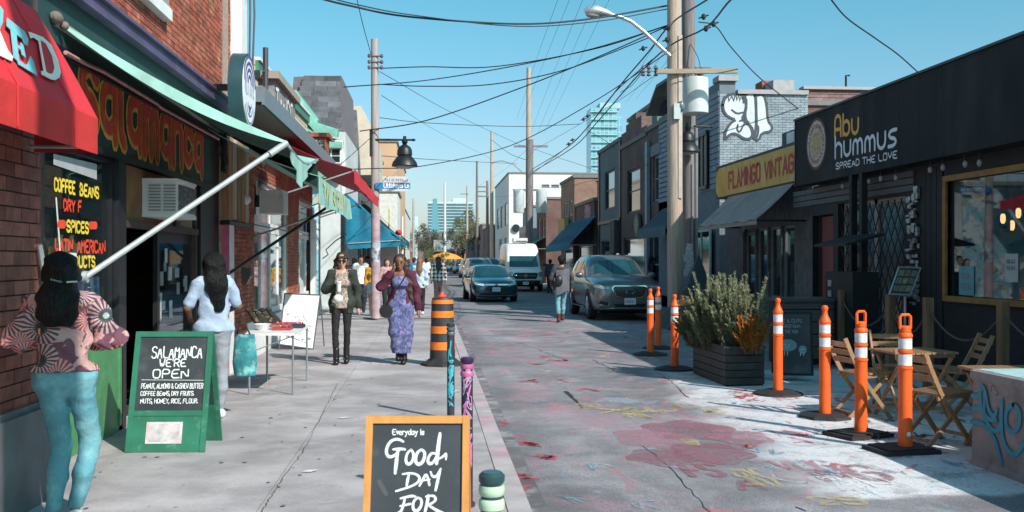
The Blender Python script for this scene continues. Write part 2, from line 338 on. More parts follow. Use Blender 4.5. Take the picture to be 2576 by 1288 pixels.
# ---------------------------------------------------------------- soft bodies: distance field -> one closed skin
def skin(prims, h, lo, hi, k=.03, disp=None, cut=None):
    lo = np.array(lo, float); hi = np.array(hi, float); n = np.ceil((hi-lo)/h).astype(int)+1
    ax = [lo[i]+h*np.arange(n[i]) for i in range(3)]
    V = np.full(n, 1.0, np.float32)
    for pr in prims:
        a = np.array(pr[0], float); b = np.array(pr[1], float); ra, rb = pr[2], pr[3]; fl = pr[4] if len(pr) > 4 else 1.
        kk = pr[5] if len(pr) > 5 else k
        m_ = max(ra, rb)*max(1, fl)+kk+2*h
        i0 = np.maximum(0, np.floor((np.minimum(a, b)-m_-lo)/h).astype(int)); i1 = np.minimum(n, np.ceil((np.maximum(a, b)+m_-lo)/h).astype(int)+1)
        if (i1 <= i0).any(): continue
        X, Y, Z = np.meshgrid(*[ax[i][i0[i]:i1[i]] for i in range(3)], indexing='ij')
        d = b-a; dd = float((d*d).sum()) or 1e-9
        t = np.clip(((X-a[0])*d[0]+(Y-a[1])*d[1]+(Z-a[2])*d[2])/dd, 0, 1)
        q = np.sqrt((X-a[0]-t*d[0])**2+((Y-a[1]-t*d[1])/fl)**2+(Z-a[2]-t*d[2])**2)-(ra+(rb-ra)*t)
        if fl < 1: q = q*(.5+.5*fl)
        sl = tuple(slice(i0[i], i1[i]) for i in range(3)); o = V[sl]
        hh = np.clip(.5+.5*(o-q)/kk, 0, 1); V[sl] = o*(1-hh)+q*hh-kk*hh*(1-hh)
    if disp or cut:
        X, Y, Z = np.meshgrid(*ax, indexing='ij')
        if disp: V = V+disp(X, Y, Z)
        if cut: V = np.maximum(V, cut(X, Y, Z))
    V[0]=V[-1]=1; V[:,0]=V[:,-1]=1; V[:,:,0]=V[:,:,-1]=1
    ins = V < 0; S = np.zeros([*(n-1), 3], np.float32); cnt = np.zeros(n-1, np.float32); nn = n-1
    idx = np.stack(np.meshgrid(*[np.arange(q) for q in nn], indexing='ij'), -1).astype(np.float32)
    for axx in range(3):
        oth = [i for i in range(3) if i != axx]
        for da in (0, 1):
            for db in (0, 1):
                s0 = [slice(0, nn[i]) for i in range(3)]; s0[oth[0]] = slice(da, da+nn[oth[0]]); s0[oth[1]] = slice(db, db+nn[oth[1]])
                s1 = list(s0); s1[axx] = slice(1, 1+nn[axx]); v0 = V[tuple(s0)]; v1 = V[tuple(s1)]
                c = (v0 < 0) != (v1 < 0); t = np.where(c, v0/np.where(c, v0-v1, 1), 0)
                S[..., axx] += np.where(c, t, 0); S[..., oth[0]] += np.where(c, da, 0); S[..., oth[1]] += np.where(c, db, 0); cnt += c
    act = cnt > 0; ids = np.full(nn, -1, int); ids[act] = np.arange(act.sum())
    P = (idx[act]+S[act]/cnt[act][:, None])*h+lo
    Q = []
    for axx in range(3):
        o1, o2 = (axx+1) % 3, (axx+2) % 3
        s0 = [slice(None)]*3; s0[axx] = slice(0, -1); s1 = [slice(None)]*3; s1[axx] = slice(1, None)
        a = ins[tuple(s0)]; b = ins[tuple(s1)]; w_ = np.argwhere(a != b)
        if len(w_) == 0: continue
        sg = a[tuple(w_.T)]; e1 = np.zeros(3, int); e1[o1] = 1; e2 = np.zeros(3, int); e2[o2] = 1
        f = [ids[tuple((w_-e1-e2).T)], ids[tuple((w_-e2).T)], ids[tuple(w_.T)], ids[tuple((w_-e1).T)]]
        f = np.stack(f, 1); f[~sg] = f[~sg][:, ::-1]; Q.append(f)
    Q = np.concatenate(Q); return P, Q
def skinobj(name, mats, parent, prims, h=.01, k=.03, disp=None, cut=None, pad=.06, sc=1.0, pick=None):
    A = np.array([p[0] for p in prims]+[p[1] for p in prims]); m_ = max(max(p[2], p[3])*max(1, (p[4] if len(p) > 4 else 1)) for p in prims)+pad
    P, Q = skin(prims, h, A.min(0)-m_, A.max(0)+m_, k, disp, cut)
    me = bpy.data.meshes.new(name); me.vertices.add(len(P)); me.vertices.foreach_set('co', (P*sc).astype(np.float32).ravel())
    me.loops.add(len(Q)*4); me.loops.foreach_set('vertex_index', Q.astype(np.int32).ravel())
    me.polygons.add(len(Q)); me.polygons.foreach_set('loop_start', np.arange(len(Q), dtype=np.int32)*4); me.polygons.foreach_set('loop_total', np.full(len(Q), 4, np.int32))
    me.polygons.foreach_set('use_smooth', np.ones(len(Q), bool))
    mats = mats if isinstance(mats, (list, tuple)) else [mats]
    for m in mats: me.materials.append(m)
    me.update(calc_edges=True); me.validate()
    o = bpy.data.objects.new(name, me); C.objects.link(o)
    if parent: o.parent = parent
    return o
# ================================================================ GROUND
RZ = -.08
class NB:
    def __init__(s, name):
        s.m = bpy.data.materials.new(name); s.m.use_nodes = True; s.n = s.m.node_tree; s.L = s.n.links; s.b = s.n.nodes['Principled BSDF']
        s.g = s.n.nodes.new('ShaderNodeNewGeometry'); s.pos = s.g.outputs['Position']; sp = s.n.nodes.new('ShaderNodeSeparateXYZ'); s.L.new(s.pos, sp.inputs[0]); s.x, s.y, s.z = sp.outputs
    def put(s, sock, v):
        if isinstance(v, (int, float)): sock.default_value = v
        elif isinstance(v, tuple): sock.default_value = (*v, 1) if len(v) == 3 and sock.type == 'RGBA' else v
        else: s.L.new(v, sock)
    def op(s, o, a, b=0.0):
        n = s.n.nodes.new('ShaderNodeMath'); n.operation = o; s.put(n.inputs[0], a); s.put(n.inputs[1], b); return n.outputs[0]
    def nz(s, sc, det=5, rough=.6, dist=0., off=(0,0,0), st=(1,1,1), vec=None):
        mp = s.n.nodes.new('ShaderNodeMapping'); mp.inputs['Location'].default_value = off; mp.inputs['Scale'].default_value = st; s.L.new(vec or s.pos, mp.inputs[0])
        n = s.n.nodes.new('ShaderNodeTexNoise'); n.inputs['Scale'].default_value = sc; n.inputs['Detail'].default_value = det; n.inputs['Roughness'].default_value = rough; n.inputs['Distortion'].default_value = dist
        s.L.new(mp.outputs[0], n.inputs['Vector']); return n.outputs[0]
    def st(s, x, lo, hi, a=0., b=1.):
        n = s.n.nodes.new('ShaderNodeMapRange'); n.interpolation_type = 'SMOOTHSTEP'; s.put(n.inputs[0], x); s.put(n.inputs[1], lo); s.put(n.inputs[2], hi); n.inputs[3].default_value = a; n.inputs[4].default_value = b; return n.outputs[0]
    def mix(s, f, a, b, mode='MIX'):
        n = s.n.nodes.new('ShaderNodeMix'); n.data_type = 'RGBA'; n.blend_type = mode; s.put(n.inputs[0], f); s.put(n.inputs[6], a); s.put(n.inputs[7], b); return n.outputs[2]
    def sc(s, c, f):
        n = s.n.nodes.new('ShaderNodeVectorMath'); n.operation = 'SCALE'; s.put(n.inputs[0], c); s.put(n.inputs['Scale'], f); return n.outputs[0]
    def bump(s, h, st=.3, d=.01):
        n = s.n.nodes.new('ShaderNodeBump'); n.inputs['Strength'].default_value = st; n.inputs['Distance'].default_value = d; s.L.new(h, n.inputs['Height']); s.L.new(n.outputs[0], s.b.inputs['Normal'])
    def out(s, c, r=.85): s.put(s.b.inputs['Base Color'], c); s.b.inputs['Roughness'].default_value = r; return s.m
def roadmat():
    k = NB('painted asphalt'); fine = k.nz(160, 3); mid = k.nz(3.2, 6, .65); big = k.nz(.55, 4)
    c = k.mix(k.st(fine, .35, .7), (.135,.132,.145), (.37,.355,.39))
    c = k.sc(c, k.st(big, .3, .7, .78, 1.22)); c = k.sc(c, k.st(mid, .3, .7, .85, 1.15))
    zone = k.op('MULTIPLY', k.st(k.y, 26, 31, 1, 0), k.st(k.x, .65, .85))
    def lay(c, col, sc, t, off, amt, wid=.07, dist=.8, st=(1,.6,1)):
        n = k.nz(sc, 7, .68, dist, off, st); f = k.op('MULTIPLY', k.op('MULTIPLY', k.st(n, t, t+wid), zone), amt)
        f = k.op('MULTIPLY', f, k.st(k.nz(38, 4, .7, 0, off), .38, .58, .25, 1)); return k.mix(f, c, col)
    c = lay(c, (.55,.50,.55), .8, .48, (3,1,0), .55, .2)
    c = lay(c, (.47,.26,.33), .9, .50, (11,5,0), .62, .14); c = lay(c, (.42,.12,.16), 2.1, .56, (15,3,2), .55, .07, 1.4, (1,.5,1))
    c = lay(c, (.40,.52,.60), 1.1, .60, (21,9,2), .6, .09)
    c = lay(c, (.66,.13,.17), 1.2, .595, (7,31,4), .85, .07)
    c = lay(c, (.16,.40,.52), 1.5, .64, (41,3,4), .7, .05)
    c = lay(c, (.68,.55,.30), 1.0, .635, (2,55,1), .6, .06)
    c = lay(c, (.60,.30,.34), 2.6, .63, (9,15,1), .6, .05, 1.6)
    # the white painted plaza along the patio
    ex = k.op('ADD', k.x, k.op('MULTIPLY', k.op('SUBTRACT', k.nz(1.1, 4), .5), 1.3)); ey = k.op('ADD', k.y, k.op('MULTIPLY', k.op('SUBTRACT', k.nz(2.1, 4, .5, 0, (5,5,5)), .5), .35))
    ln = k.op('ADD', ex, k.op('MULTIPLY', k.op('SUBTRACT', k.y, 7), -.06))
    z2 = k.op('MULTIPLY', k.st(ln, 2.55, 3.25), k.op('MULTIPLY', k.st(ey, 6.75, 6.9), k.st(ey, 14.6, 15.2, 1, 0)))
    z2 = k.op('MULTIPLY', z2, k.st(k.nz(14, 6, .75), .3, .46, .45, 1))
    wc = k.mix(k.st(k.nz(1.6, 5, .6, 1.5, (8,8,1)), .5, .6), (.72,.71,.74), (.64,.69,.75))
    wc = k.mix(k.op('MULTIPLY', k.st(k.nz(3.4, 6, .7, 2.2, (1,9,1), (1,.45,1)), .60, .64), .75), wc, (.72,.16,.20))
    wc = k.mix(k.op('MULTIPLY', k.st(k.nz(4.5, 6, .7, 2.4, (7,2,1)), .63, .66), .6), wc, (.30,.55,.68))
    wc = k.mix(k.op('MULTIPLY', k.st(k.nz(7, 5, .7, 3, (17,2,1), (.5,1.2,1)), .655, .675), .8), wc, (.06,.06,.10))
    c = k.mix(k.op('MULTIPLY', z2, k.st(k.nz(2.3, 6, .72, .5, (6,1,3)), .36, .52, .45, 1)), c, wc)
    # darker cast strip and oil down the gutter
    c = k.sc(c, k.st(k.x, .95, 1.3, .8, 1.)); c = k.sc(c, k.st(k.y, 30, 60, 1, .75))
    c = k.sc(c, k.st(k.nz(60, 4, .8, 0, (3,3,3)), .36, .5, .62, 1)); k.bump(fine, .6, .008); return k.out(c, .88)
def concmat(name, col, col2, sp=.45):
    k = NB(name); n = k.nz(1.3, 6, .62); f = k.nz(90, 3); st = k.nz(7, 6, .7, .6, (4,4,4))
    c = k.mix(k.st(n, .35, .68), tuple(v*.78 for v in col), tuple(v*1.0 for v in col2)); c = k.sc(c, k.st(f, .3, .7, .88, 1.1)); c = k.sc(c, k.st(st, .6, .72, 1, .82))
    v = k.n.nodes.new('ShaderNodeTexVoronoi'); v.inputs['Scale'].default_value = 3.1; k.L.new(k.pos, v.inputs['Vector'])
    c = k.sc(c, k.st(v.outputs['Distance'], .03, .06, sp, 1)); c = k.sc(c, k.st(k.nz(22, 3, .5, 0, (1,5,2)), .68, .74, 1, .72)); c = k.mix(k.op('MULTIPLY', k.st(k.nz(.9, 5, .7, 1.2, (9,2,2)), .54, .64), .5), c, (.27,.245,.25)); c = k.sc(c, k.st(k.nz(.35, 3, .5, 0, (2,7,0)), .3, .7, .86, 1.1))
    oi = k.n.nodes.new('ShaderNodeObjectInfo'); c = k.sc(c, k.st(oi.outputs['Random'], 0, 1, .93, 1.05)); k.bump(f, .2, .004); return k.out(c, .82)
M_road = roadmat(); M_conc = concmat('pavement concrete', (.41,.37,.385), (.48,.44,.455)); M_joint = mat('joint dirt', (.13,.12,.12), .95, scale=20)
M_kerb = mat('worn kerb', (.42,.38,.39), .85, var=.2, scale=3, col2=(.50,.30,.36), c2s=1.4, c2t=.55, bump=.2, coord='pos')
M_gut = mat('gutter asphalt', (.15,.14,.15), .9, var=.35, scale=2, bump=.3, bscale=60, coord='pos', col2=(.30,.28,.30), c2s=5)
M_dirt = mat('bare ground', (.20,.19,.18), .95, scale=.4)
g = MB(); g.box(-900, 900, -60, 2500, -.6, -.2); struct('ground', g, M_dirt)
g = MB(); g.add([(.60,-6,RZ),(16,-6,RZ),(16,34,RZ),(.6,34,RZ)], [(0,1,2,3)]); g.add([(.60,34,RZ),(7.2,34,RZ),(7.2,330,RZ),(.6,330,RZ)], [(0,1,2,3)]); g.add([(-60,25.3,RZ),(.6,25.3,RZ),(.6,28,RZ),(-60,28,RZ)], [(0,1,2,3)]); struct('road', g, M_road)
g = MB(); g.box(-3.2, .5, -4, 25.2, -.2, -.012); g.box(-9, .5, 28, 33, -.2, -.012); g.box(-3.2, .5, 33, 330, -.2, -.012); sw = struct('pavement', g, M_joint)
rows = [2.0+1.92*i for i in range(13)]; k = None
def slab(x0, x1, y0, y1, par):
    q = MB(); q.box(x0+.004, x1-.004, y0+.004, y1-.004, -.1, random.uniform(-.003, .001))
    b = part('paving_slab', q, M_conc, par); b['kind'] = 'structure'
for i in range(-3, 12):
    y0 = 1.95+1.93*i
    for x0, x1 in ((-3.15, -1.1), (-1.1, .5)): slab(x0, x1, y0, min(y0+1.93, 25.2), sw)
for i in range(9):
    for x0, x1 in ((-3.15, -1.1), (-1.1, .5)): slab(x0, x1, 28+2.6*i, 30.6+2.6*i, sw)
g = MB(); g.box(-3.15, .5, 51.4, 330, -.1, 0); q = part('far_slab', g, M_conc, sw); q['kind'] = 'structure'
g = MB(); g.add([(-9,25.2,-.05),(.5,25.2,-.05),(.5,28,-.05),(-9,28,-.05)], [(0,1,2,3)]); struct('lane', g, M_conc)
kb = MB(); kb.box(.505, .595, -4, 330, -.2, -.03); kerb = struct('kerb', kb, M_joint)
for i in range(40):
    y0 = -3.2+1.93*i
    if 24.0 < y0 < 27.6: continue
    q = MB(); q.box(.503, .655, y0+.006, y0+1.924, -.2, random.uniform(-.004, .003)); b = part('kerb_stone', q, M_kerb, kerb); b['kind'] = 'structure'
g = MB(); g.add([(.655,-6,RZ+.004),(.80,-6,RZ+.004),(.80,120,RZ+.004),(.655,120,RZ+.004)], [(0,1,2,3)]); struct('gutter', g, M_gut)
g = MB(); g.box(6.45, 9.5, 24.5, 330, -.2, .02); struct('far_pavement', g, M_conc)
# cracks, joints and painted marks on the road
gf = lambda a, b, d=0: Vector((a, b, RZ+.002+d))
cr = MB()
def crack(pts, w_=.02, jit=.04, fr=None, mb=None):
    out = []
    P = [G(a, b, RZ) for a, b in pts]
    for a, b in zip(P[:-1], P[1:]):
        n = max(2, int((b-a).length/.12))
        for i in range(n): out.append((a.x+(b.x-a.x)*i/n+random.uniform(-jit, jit)*.5, a.y+(b.y-a.y)*i/n+random.uniform(-jit, jit)*.5))
    ribbon(mb or cr, out, w_, fr or gf, ws=[random.uniform(.4, 1.3) for _ in out])
crack([(1780,1288),(1700,1190),(1640,1140),(1600,1110)], 0.012, .04); crack([(1424,985),(1470,1030)], .05, .01); crack([(1490,905),(1560,940)], .014, .05)
crack([(1730,1000),(1690,960),(1640,930)], .012); crack([(2030,1288),(1960,1262)], .015, .05); crack([(1230,1120),(1215,1040),(1190,960)], .012, .03); crack([(1300,860),(1420,905)], .01, .06)
tag(part('road_crack', cr, mat('crack', (.03,.03,.035), .95)), kind='structure')
c2 = MB(); gs = lambda a, b, d=0: Vector((a, b, .0025+d))
for pts in ([(659,1288),(700,1220),(760,1140),(824,1018),(850,960)],):
    out = []
    for a, b in zip(pts[:-1], pts[1:]):
        A_, B_ = G(*a), G(*b)
        for i in range(14): t = i/14; out.append((A_.x+(B_.x-A_.x)*t+random.uniform(-.008,.008), A_.y+(B_.y-A_.y)*t))
    ribbon(c2, out  , .007, gs, ws=[random.uniform(.4, 1.6) for _ in out])
tag(part('pavement_crack', c2, mat('pavement crack', (.13,.12,.12))), kind='structure')
def paint(name, col, amt=.8, sc=30, worn=.12):
    if name in MC: return MC[name]
    k = NB(name); f = k.op('MULTIPLY', k.st(k.nz(sc, 5, .75), .36, .5), amt); f = k.op('MULTIPLY', f, k.st(k.nz(3, 5, .7, 0, (3,3,3)), .38, .6, worn, 1))
    k.out(col, .8); k.L.new(f, k.b.inputs['Alpha']); MC[name] = k.m; return k.m
P_rose = paint('rose road paint', (.33,.14,.18), .82, worn=.42); P_pink = paint('pink road paint', (.46,.22,.28), .75, worn=.35); P_yel = paint('yellow road paint', (.62,.52,.25), .6); P_blu = paint('blue road paint', (.25,.45,.56), .65)
P_wht = paint('white road paint', (.75,.74,.76), .75); P_red = paint('red road paint', (.62,.10,.13), .8); P_ink = paint('black road paint', (.04,.04,.07), .85)
def petals(px, py, rx, ry, m, h=.0, rot=0):
    c = G(px, py, RZ); w_ = abs(G(px+rx, py, RZ).x-c.x); l = abs(G(px, py-ry, RZ).y-c.y)
    k = MB(); pts = []
    for i in range(36):
        t = 2*math.pi*i/36; r = 1+.10*math.sin(5*t+rot)+random.uniform(-.02,.02); pts.append((c.x+w_*r*math.cos(t), c.y+l*r*math.sin(t), RZ+.003+h))
    k.add(pts, [tuple(range(36))]); o = part('painted_flower', k, m); o['kind'] = 'structure'
petals(1735,1082,112,24,P_rose,0,1); petals(1640,1102,95,24,P_pink,.0006,2); petals(1790,1140,100,26,P_rose,.0012,3); petals(1665,1150,88,20,P_rose,.0018,4); petals(1860,1100,80,18,P_pink,.0024,5); petals(1735,1112,22,10,P_yel,.003)
rp = {}
def rt(s, px, py, hpx, wpx, m, lw=.05, jit=.2):
    c = G(px, py, RZ); top = G(px, py-hpx, RZ); wd = G(px+wpx, py, RZ).x-c.x
    k = rp.setdefault(m.name, (MB(), m))[0]; text(k, s, gf, c.x, c.y, top.y-c.y, lw, jit=jit, fit=wd, round_=2, d=.004)
rt('FS', 1745, 1200, 32, 85, P_rose, .07); rt('A', 1870, 1232, 28, 60, P_rose, .07); rt('NG', 2090, 1212, 38, 170, P_rose, .08); rt('VUG', 1985, 1190, 30, 140, P_pink, .05)
rt('SBS', 1890, 1225, 45, 80, P_yel, .04, .5); rt('2S', 2060, 1272, 20, 130, P_yel, .05); rt('8', 1340, 1270, 30, 45, P_ink, .02)
rnd = random.Random(5)
def area(px0, px1, py0, py1, n, m, lw, sz=.5):
    k = rp.setdefault(m.name, (MB(), m))[0]
    for _ in range(n):
        p = G(rnd.uniform(px0, px1), rnd.uniform(py0, py1), RZ); q = [(p.x+rnd.uniform(-sz, sz)*.6, p.y+rnd.uniform(-sz, sz)) for _ in range(rnd.randint(3, 6))]
        ribbon(k, chaikin(chaikin(q)), lw*rnd.uniform(.6, 1.5), gf, d=.005)
area(1900,2500,985,1190,18,P_red,.05,.25); area(2000,2560,1000,1215,45,P_ink,.008,.12); area(2150,2420,1050,1120,40,P_ink,.022,.16); area(1850,2450,990,1200,18,P_blu,.03,.2)
area(1300,1700,820,1000,10,P_red,.07,.25); area(1450,1800,1020,1050,16,P_yel,.07,.25); area(1250,1400,1060,1250,6,P_red,.10,.12); area(1290,1700,960,1280,7,P_blu,.02,.2); area(1250,1800,790,860,14,P_pink,.08,.6)
area(1850,2000,980,1010,14,P_red,.03,.3); area(2000,2200,1190,1240,14,P_wht,.02,.3)
k = MB(); q = random.Random(21)
for _ in range(240):
    x, y, r = q.uniform(-2.5,.45), 4.5+22*q.random()**1.6, q.uniform(.006,.022); k.add([(x+r*math.cos(t)*q.uniform(.7,1.3), y+r*math.sin(t)*q.uniform(.7,1.3), .0042) for t in (0,1,2,3,4,5)], [tuple(range(6))])
o = part('gum_spots', k, mat('old gum', (.15,.14,.14), .9), sw); o['kind'] = 'stuff'
for nm_, (k, m) in rp.items(): o = part('road_graffiti', k, m); o['kind'] = 'structure'
# dark stall grid (drain grating) painted on plaza
# ================================================================ COMMON MATERIALS
M_red = mat('red brick', (.33,.085,.05), .9, var=.25, scale=9, rnd=.32, bump=.4, bscale=60, coord='pos', col2=(.42,.16,.10), c2s=2.2, c2t=.56)
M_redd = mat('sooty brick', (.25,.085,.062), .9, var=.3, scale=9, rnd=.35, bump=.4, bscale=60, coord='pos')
M_mort = mat('mortar', (.36,.27,.23), .95, var=.2, scale=14, bump=.3)
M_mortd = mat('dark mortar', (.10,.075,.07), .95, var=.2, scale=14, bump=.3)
M_black = mat('black paint', (.012,.013,.016), .45, var=.3, scale=5); M_dark = mat('dark interior', (.015,.014,.014), .9)
M_steel = mat('galvanised steel', (.42,.45,.46), .45, .55, var=.15, scale=9); M_wht = mat('white paint', (.74,.74,.73), .55, var=.08, scale=4, bump=.1, col2=(.55,.53,.50), c2s=3, c2t=.64)
M_green = mat('green paint', (.025,.16,.10), .5, var=.2, scale=5, col2=(.09,.24,.17), c2s=11, c2t=.63)
M_dgreen = mat('dark green board', (.018,.055,.05), .6, var=.2, scale=4)
M_chalk = mat('chalk', (.72,.73,.74), .9, var=.2, scale=60); M_slate = mat('chalkboard', (.035,.042,.05), .55, var=.35, scale=3, col2=(.07,.08,.09), c2s=2, c2t=.55)
M_glass = glassmat('shop glass', (.02,.03,.03), .82, .02); M_pane = mat('window pane', (.02,.035,.045), .06, var=.3, scale=1.5, spec=.8, coat=.3)
M_purp = mat('purple cornice metal', (.095,.07,.14), .5, var=.25, scale=3); M_orange = mat('safety orange', (.90,.13,.02), .45, var=.1, scale=4, spec=.4, col2=(.55,.10,.04), c2s=9, c2t=.66)
M_refl = mat('white reflective tape', (.78,.79,.84), .35, var=.15, scale=25, col2=(.45,.44,.46), c2s=14, c2t=.62); M_rub = mat('black rubber', (.025,.024,.026), .75, var=.3, scale=8, bump=.3)
M_tealf = mat('teal awning cloth', (.10,.42,.34), .85, var=.1, scale=5, stretch=(1,1,.3)); M_tealu = mat('green awning cloth', (.055,.24,.18), .85, var=.14, scale=3)
def cloth2(name, col, tr=.25, var=.12):
    if name in MC: return MC[name]
    m = mat(name, col, .85, var=var+.06, scale=2.2, bump=.45, bscale=9, col2=tuple(x*.72+.03 for x in col), c2s=1.8, c2t=.58); n = m.node_tree; b = n.nodes['Principled BSDF']; o = [x for x in n.nodes if x.type == 'OUTPUT_MATERIAL'][0]
    t = n.nodes.new('ShaderNodeBsdfTranslucent'); mx = n.nodes.new('ShaderNodeMixShader'); mx.inputs[0].default_value = tr
    l = b.inputs['Base Color'].links[0].from_socket; n.links.new(l, t.inputs[0]); n.links.new(b.outputs[0], mx.inputs[1]); n.links.new(t.outputs[0], mx.inputs[2]); n.links.new(mx.outputs[0], o.inputs[0]); return m
A_green = cloth2('sea green awning cloth', (.30,.54,.47), .035); A_red = cloth2('red awning cloth', (.72,.035,.05), .15); A_maroon = cloth2('maroon awning cloth', (.42,.03,.04), .10); A_blue = cloth2('blue awning cloth', (.012,.22,.36), .2); A_grey = cloth2('grey awning cloth', (.36,.31,.30), .08)
# ================================================================ RED AWNING SHOP (nearest, left)
XS = -2.6
shop = thing('brick_shop', 'brick shop front at the left edge with a red awning and a sooty pillar', 'building', (XS, 5.5, 0))
yP0, yP1 = 5.55, YX(105, XS)
fr = FX(XS, 0, 1)
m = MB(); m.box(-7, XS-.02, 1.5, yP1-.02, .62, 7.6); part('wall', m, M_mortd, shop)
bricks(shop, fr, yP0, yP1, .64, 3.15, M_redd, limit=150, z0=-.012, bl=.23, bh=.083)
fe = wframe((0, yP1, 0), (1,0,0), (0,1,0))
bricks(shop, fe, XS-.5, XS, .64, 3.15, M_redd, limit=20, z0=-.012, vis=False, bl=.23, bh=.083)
m = MB(); m.box(XS-.6, XS+.05, yP0-2.2, yP1+.03, 0, .62); m.box(XS-.6, XS+.02, yP0-2.2, yP1+.01, .62, .66); part('plinth', m, mat('grey plinth', (.14,.15,.16), .8, var=.2, scale=4, bump=.2), shop)
m = MB(); m.box(XS-.5, XS-.02, 3.2, yP0-.02, .5, 2.6); part('shopfront', m, M_black, shop)
m = MB(); m.tube([(XS+.05, yP1-.06, .66), (XS+.05, yP1-.06, 1.45), (XS+.03, yP1-.12, 1.7)], .02); part('conduit', m, M_steel, shop)
# awning with "KED"
AX = -2.15; ya1 = 6.68
aw = thing('red_awning', 'red shop awning with big pale block letters at the left edge', 'awning', (XS, 5, 2.4))
top = lambda y, t: Vector((XS+.06+(AX-XS-.06)*t, y, 3.22-(3.22-2.52)*t))
m = MB(); ys = [3.0+(ya1-3.0)*i/12 for i in range(13)]
m.sheet([[top(y, t)+Vector((.012*math.sin(y*5)*math.sin(t*3.1), 0, 0)) for t in (0, .25, .5, .75, 1)] for y in ys], (-.01, 0, -.006))
part('canopy', m, A_red, aw, smooth=True)
m = MB(); m.sheet([[Vector((AX+.002, y, 2.52)), Vector((AX+.004*math.sin(y*9), y, 2.40)), Vector((AX, y, 2.29))] for y in ys], (-.008, 0, 0)); part('valance', m, cloth2('bright red awning cloth', (.70,.04,.035), .15), aw, smooth=True)
m = MB(); m.add([(XS+.05, ya1, 3.22), (AX-.01, ya1, 2.52), (AX-.01, ya1, 2.30), (XS+.05, ya1, 2.30)], [(0,1,2,3)]); m.add([(XS+.05, ya1+.008, 3.22), (AX-.01, ya1+.008, 2.52), (AX-.01, ya1+.008, 2.30), (XS+.05, ya1+.008, 2.30)], [(3,2,1,0)]); part('end_panel', m, A_maroon, aw)
for y in (3.6, 4.5, 5.4, 6.25): m = MB(); m.tube([top(y, t)+Vector((.006,0,.004)) for t in (0,.5,1)]+[Vector((AX+.006, y, 2.30))], .0045, 5); part('seam', m, A_red, aw)
m = MB()
for y in (3.1, 4.8, 6.62): m.tube([(XS+.04, y, 2.33), (AX-.04, y, 2.33)], .012); m.tube([(AX-.04, y, 2.33), (AX-.04, y, 2.5), (XS+.05, y, 3.17)], .012)
m.tube([(AX-.03, 3.0, 2.34), (AX-.03, 6.65, 2.34)], .012); part('awning_frame', m, M_steel, aw)
nrm = Vector((.7, 0, .44)).normalized()
af = lambda a, b, d=0: top(a, b)+nrm*(.016+d)
cream = mat('cream lettering', (.80,.74,.66), .7); teal = mat('light teal lettering', (.20,.50,.55), .7)
def slabletter(poly, m_, name='letter'):
    k = MB(); k.prism(poly, lambda a, b: af(a, b, 0), lambda a, b: af(a, b, .004)); part(name, k, m_, aw)
def P2(px, py):        # photograph point -> (y, t) on the awning slope
    d = D(px, py); a = top(0, 0); n = nrm; p = CP+d*((a-CP).dot(n)/d.dot(n)); return (p.y, (3.22-p.z)/.70)
def zz(l, ox=0, oy=0): return [P2(x*.5, y*.5) for x, y in l]
for y, h in (): pass
E_ = [(38,98),(128,168),(150,205),(150,240),(135,232),(122,205),(92,183),(100,232),(118,246),(116,222),(130,236),(148,300),(130,286),(122,262),(104,250),(118,312),(150,336),(160,330),(168,290),(186,318),(212,390),(120,335),(112,318),(92,300),(62,160),(40,140)]
slabletter(zz(E_), teal)
Do = [(148,168),(218,195),(262,235),(300,310),(320,370),(318,398),(300,412),(280,408),(234,384),(228,366),(240,368),(200,215),(176,198),(160,200)]
slabletter(zz(Do), cream)
Di = [(208,212),(232,228),(268,290),(286,350),(282,378),(268,380),(252,370),(214,240)]
k = MB(); k.prism(zz(Di), lambda a, b: af(a, b, .004), lambda a, b: af(a, b, .0065)); part('letter_counter', k, A_red, aw)
slabletter(zz([(-30,60),(0,150),(14,170),(60,262),(88,296),(84,318),(18,286),(14,270),(28,268),(0,215),(-20,240),(-50,230),(-60,60)]), cream)
slabletter(zz([(-20,20),(0,40),(16,60),(20,120),(8,170),(-20,130)]), teal)
# ================================================================ SALAMANCA GROCERY
XL = -2.9
sal = thing('brick_grocery', 'red brick grocery with a painted dark green Salamanca sign over its shaded windows and door', 'building', (XL, 10, 0))
Y0, Y1 = yP1+.03, YX(560, XL); YB = 16.05; fr = FX(XL, 0, 1)
m = MB(); wallgrid(m, wframe((XL-.012, 0, 0), (0,1,0), (1,0,0)), Y0, YB, 3.78, 8.2, []); m.box(-9, XL-.3, 14.6, YB, 0, 8.2); m.box(-9, XL-.05, Y0, YB, 8.2, 8.25)
m.add([(XL-.012, YB, 0), (XL-.012, YB, 8.2), (-9, YB, 8.2), (-9, YB, 0)], [(0,1,2,3)]); part('wall', m, M_mort, sal)
wy0, wy1 = YX(322, XL), YX(434, XL)
bricks(sal, fr, Y0, Y1+.0, 3.82, 6.6, M_red, limit=300, z0=-.012, prd=.011, holes=[(8.7, YX(434, XL)-.1, atX(434, 55, XL+.09).z+.1, 6.4)])
bricks(sal, fr, Y1+.45, YB-.25, 3.0, 7.2, M_red, limit=0, z0=-.012, prd=.011)
# upper window sill
zs_ = atX(434, 55, XL+.09).z; m = MB(); m.box(XL-.02, XL+.09, 8.6, YX(434, XL+.09), zs_, zs_+.13); part('window_sill', m, M_wht, sal)
m = MB(); m.box(XL-.15, XL-.04, 8.7, YX(434, XL)-.1, zs_+.13, 6.4); part('upper_window', m, M_pane, sal)
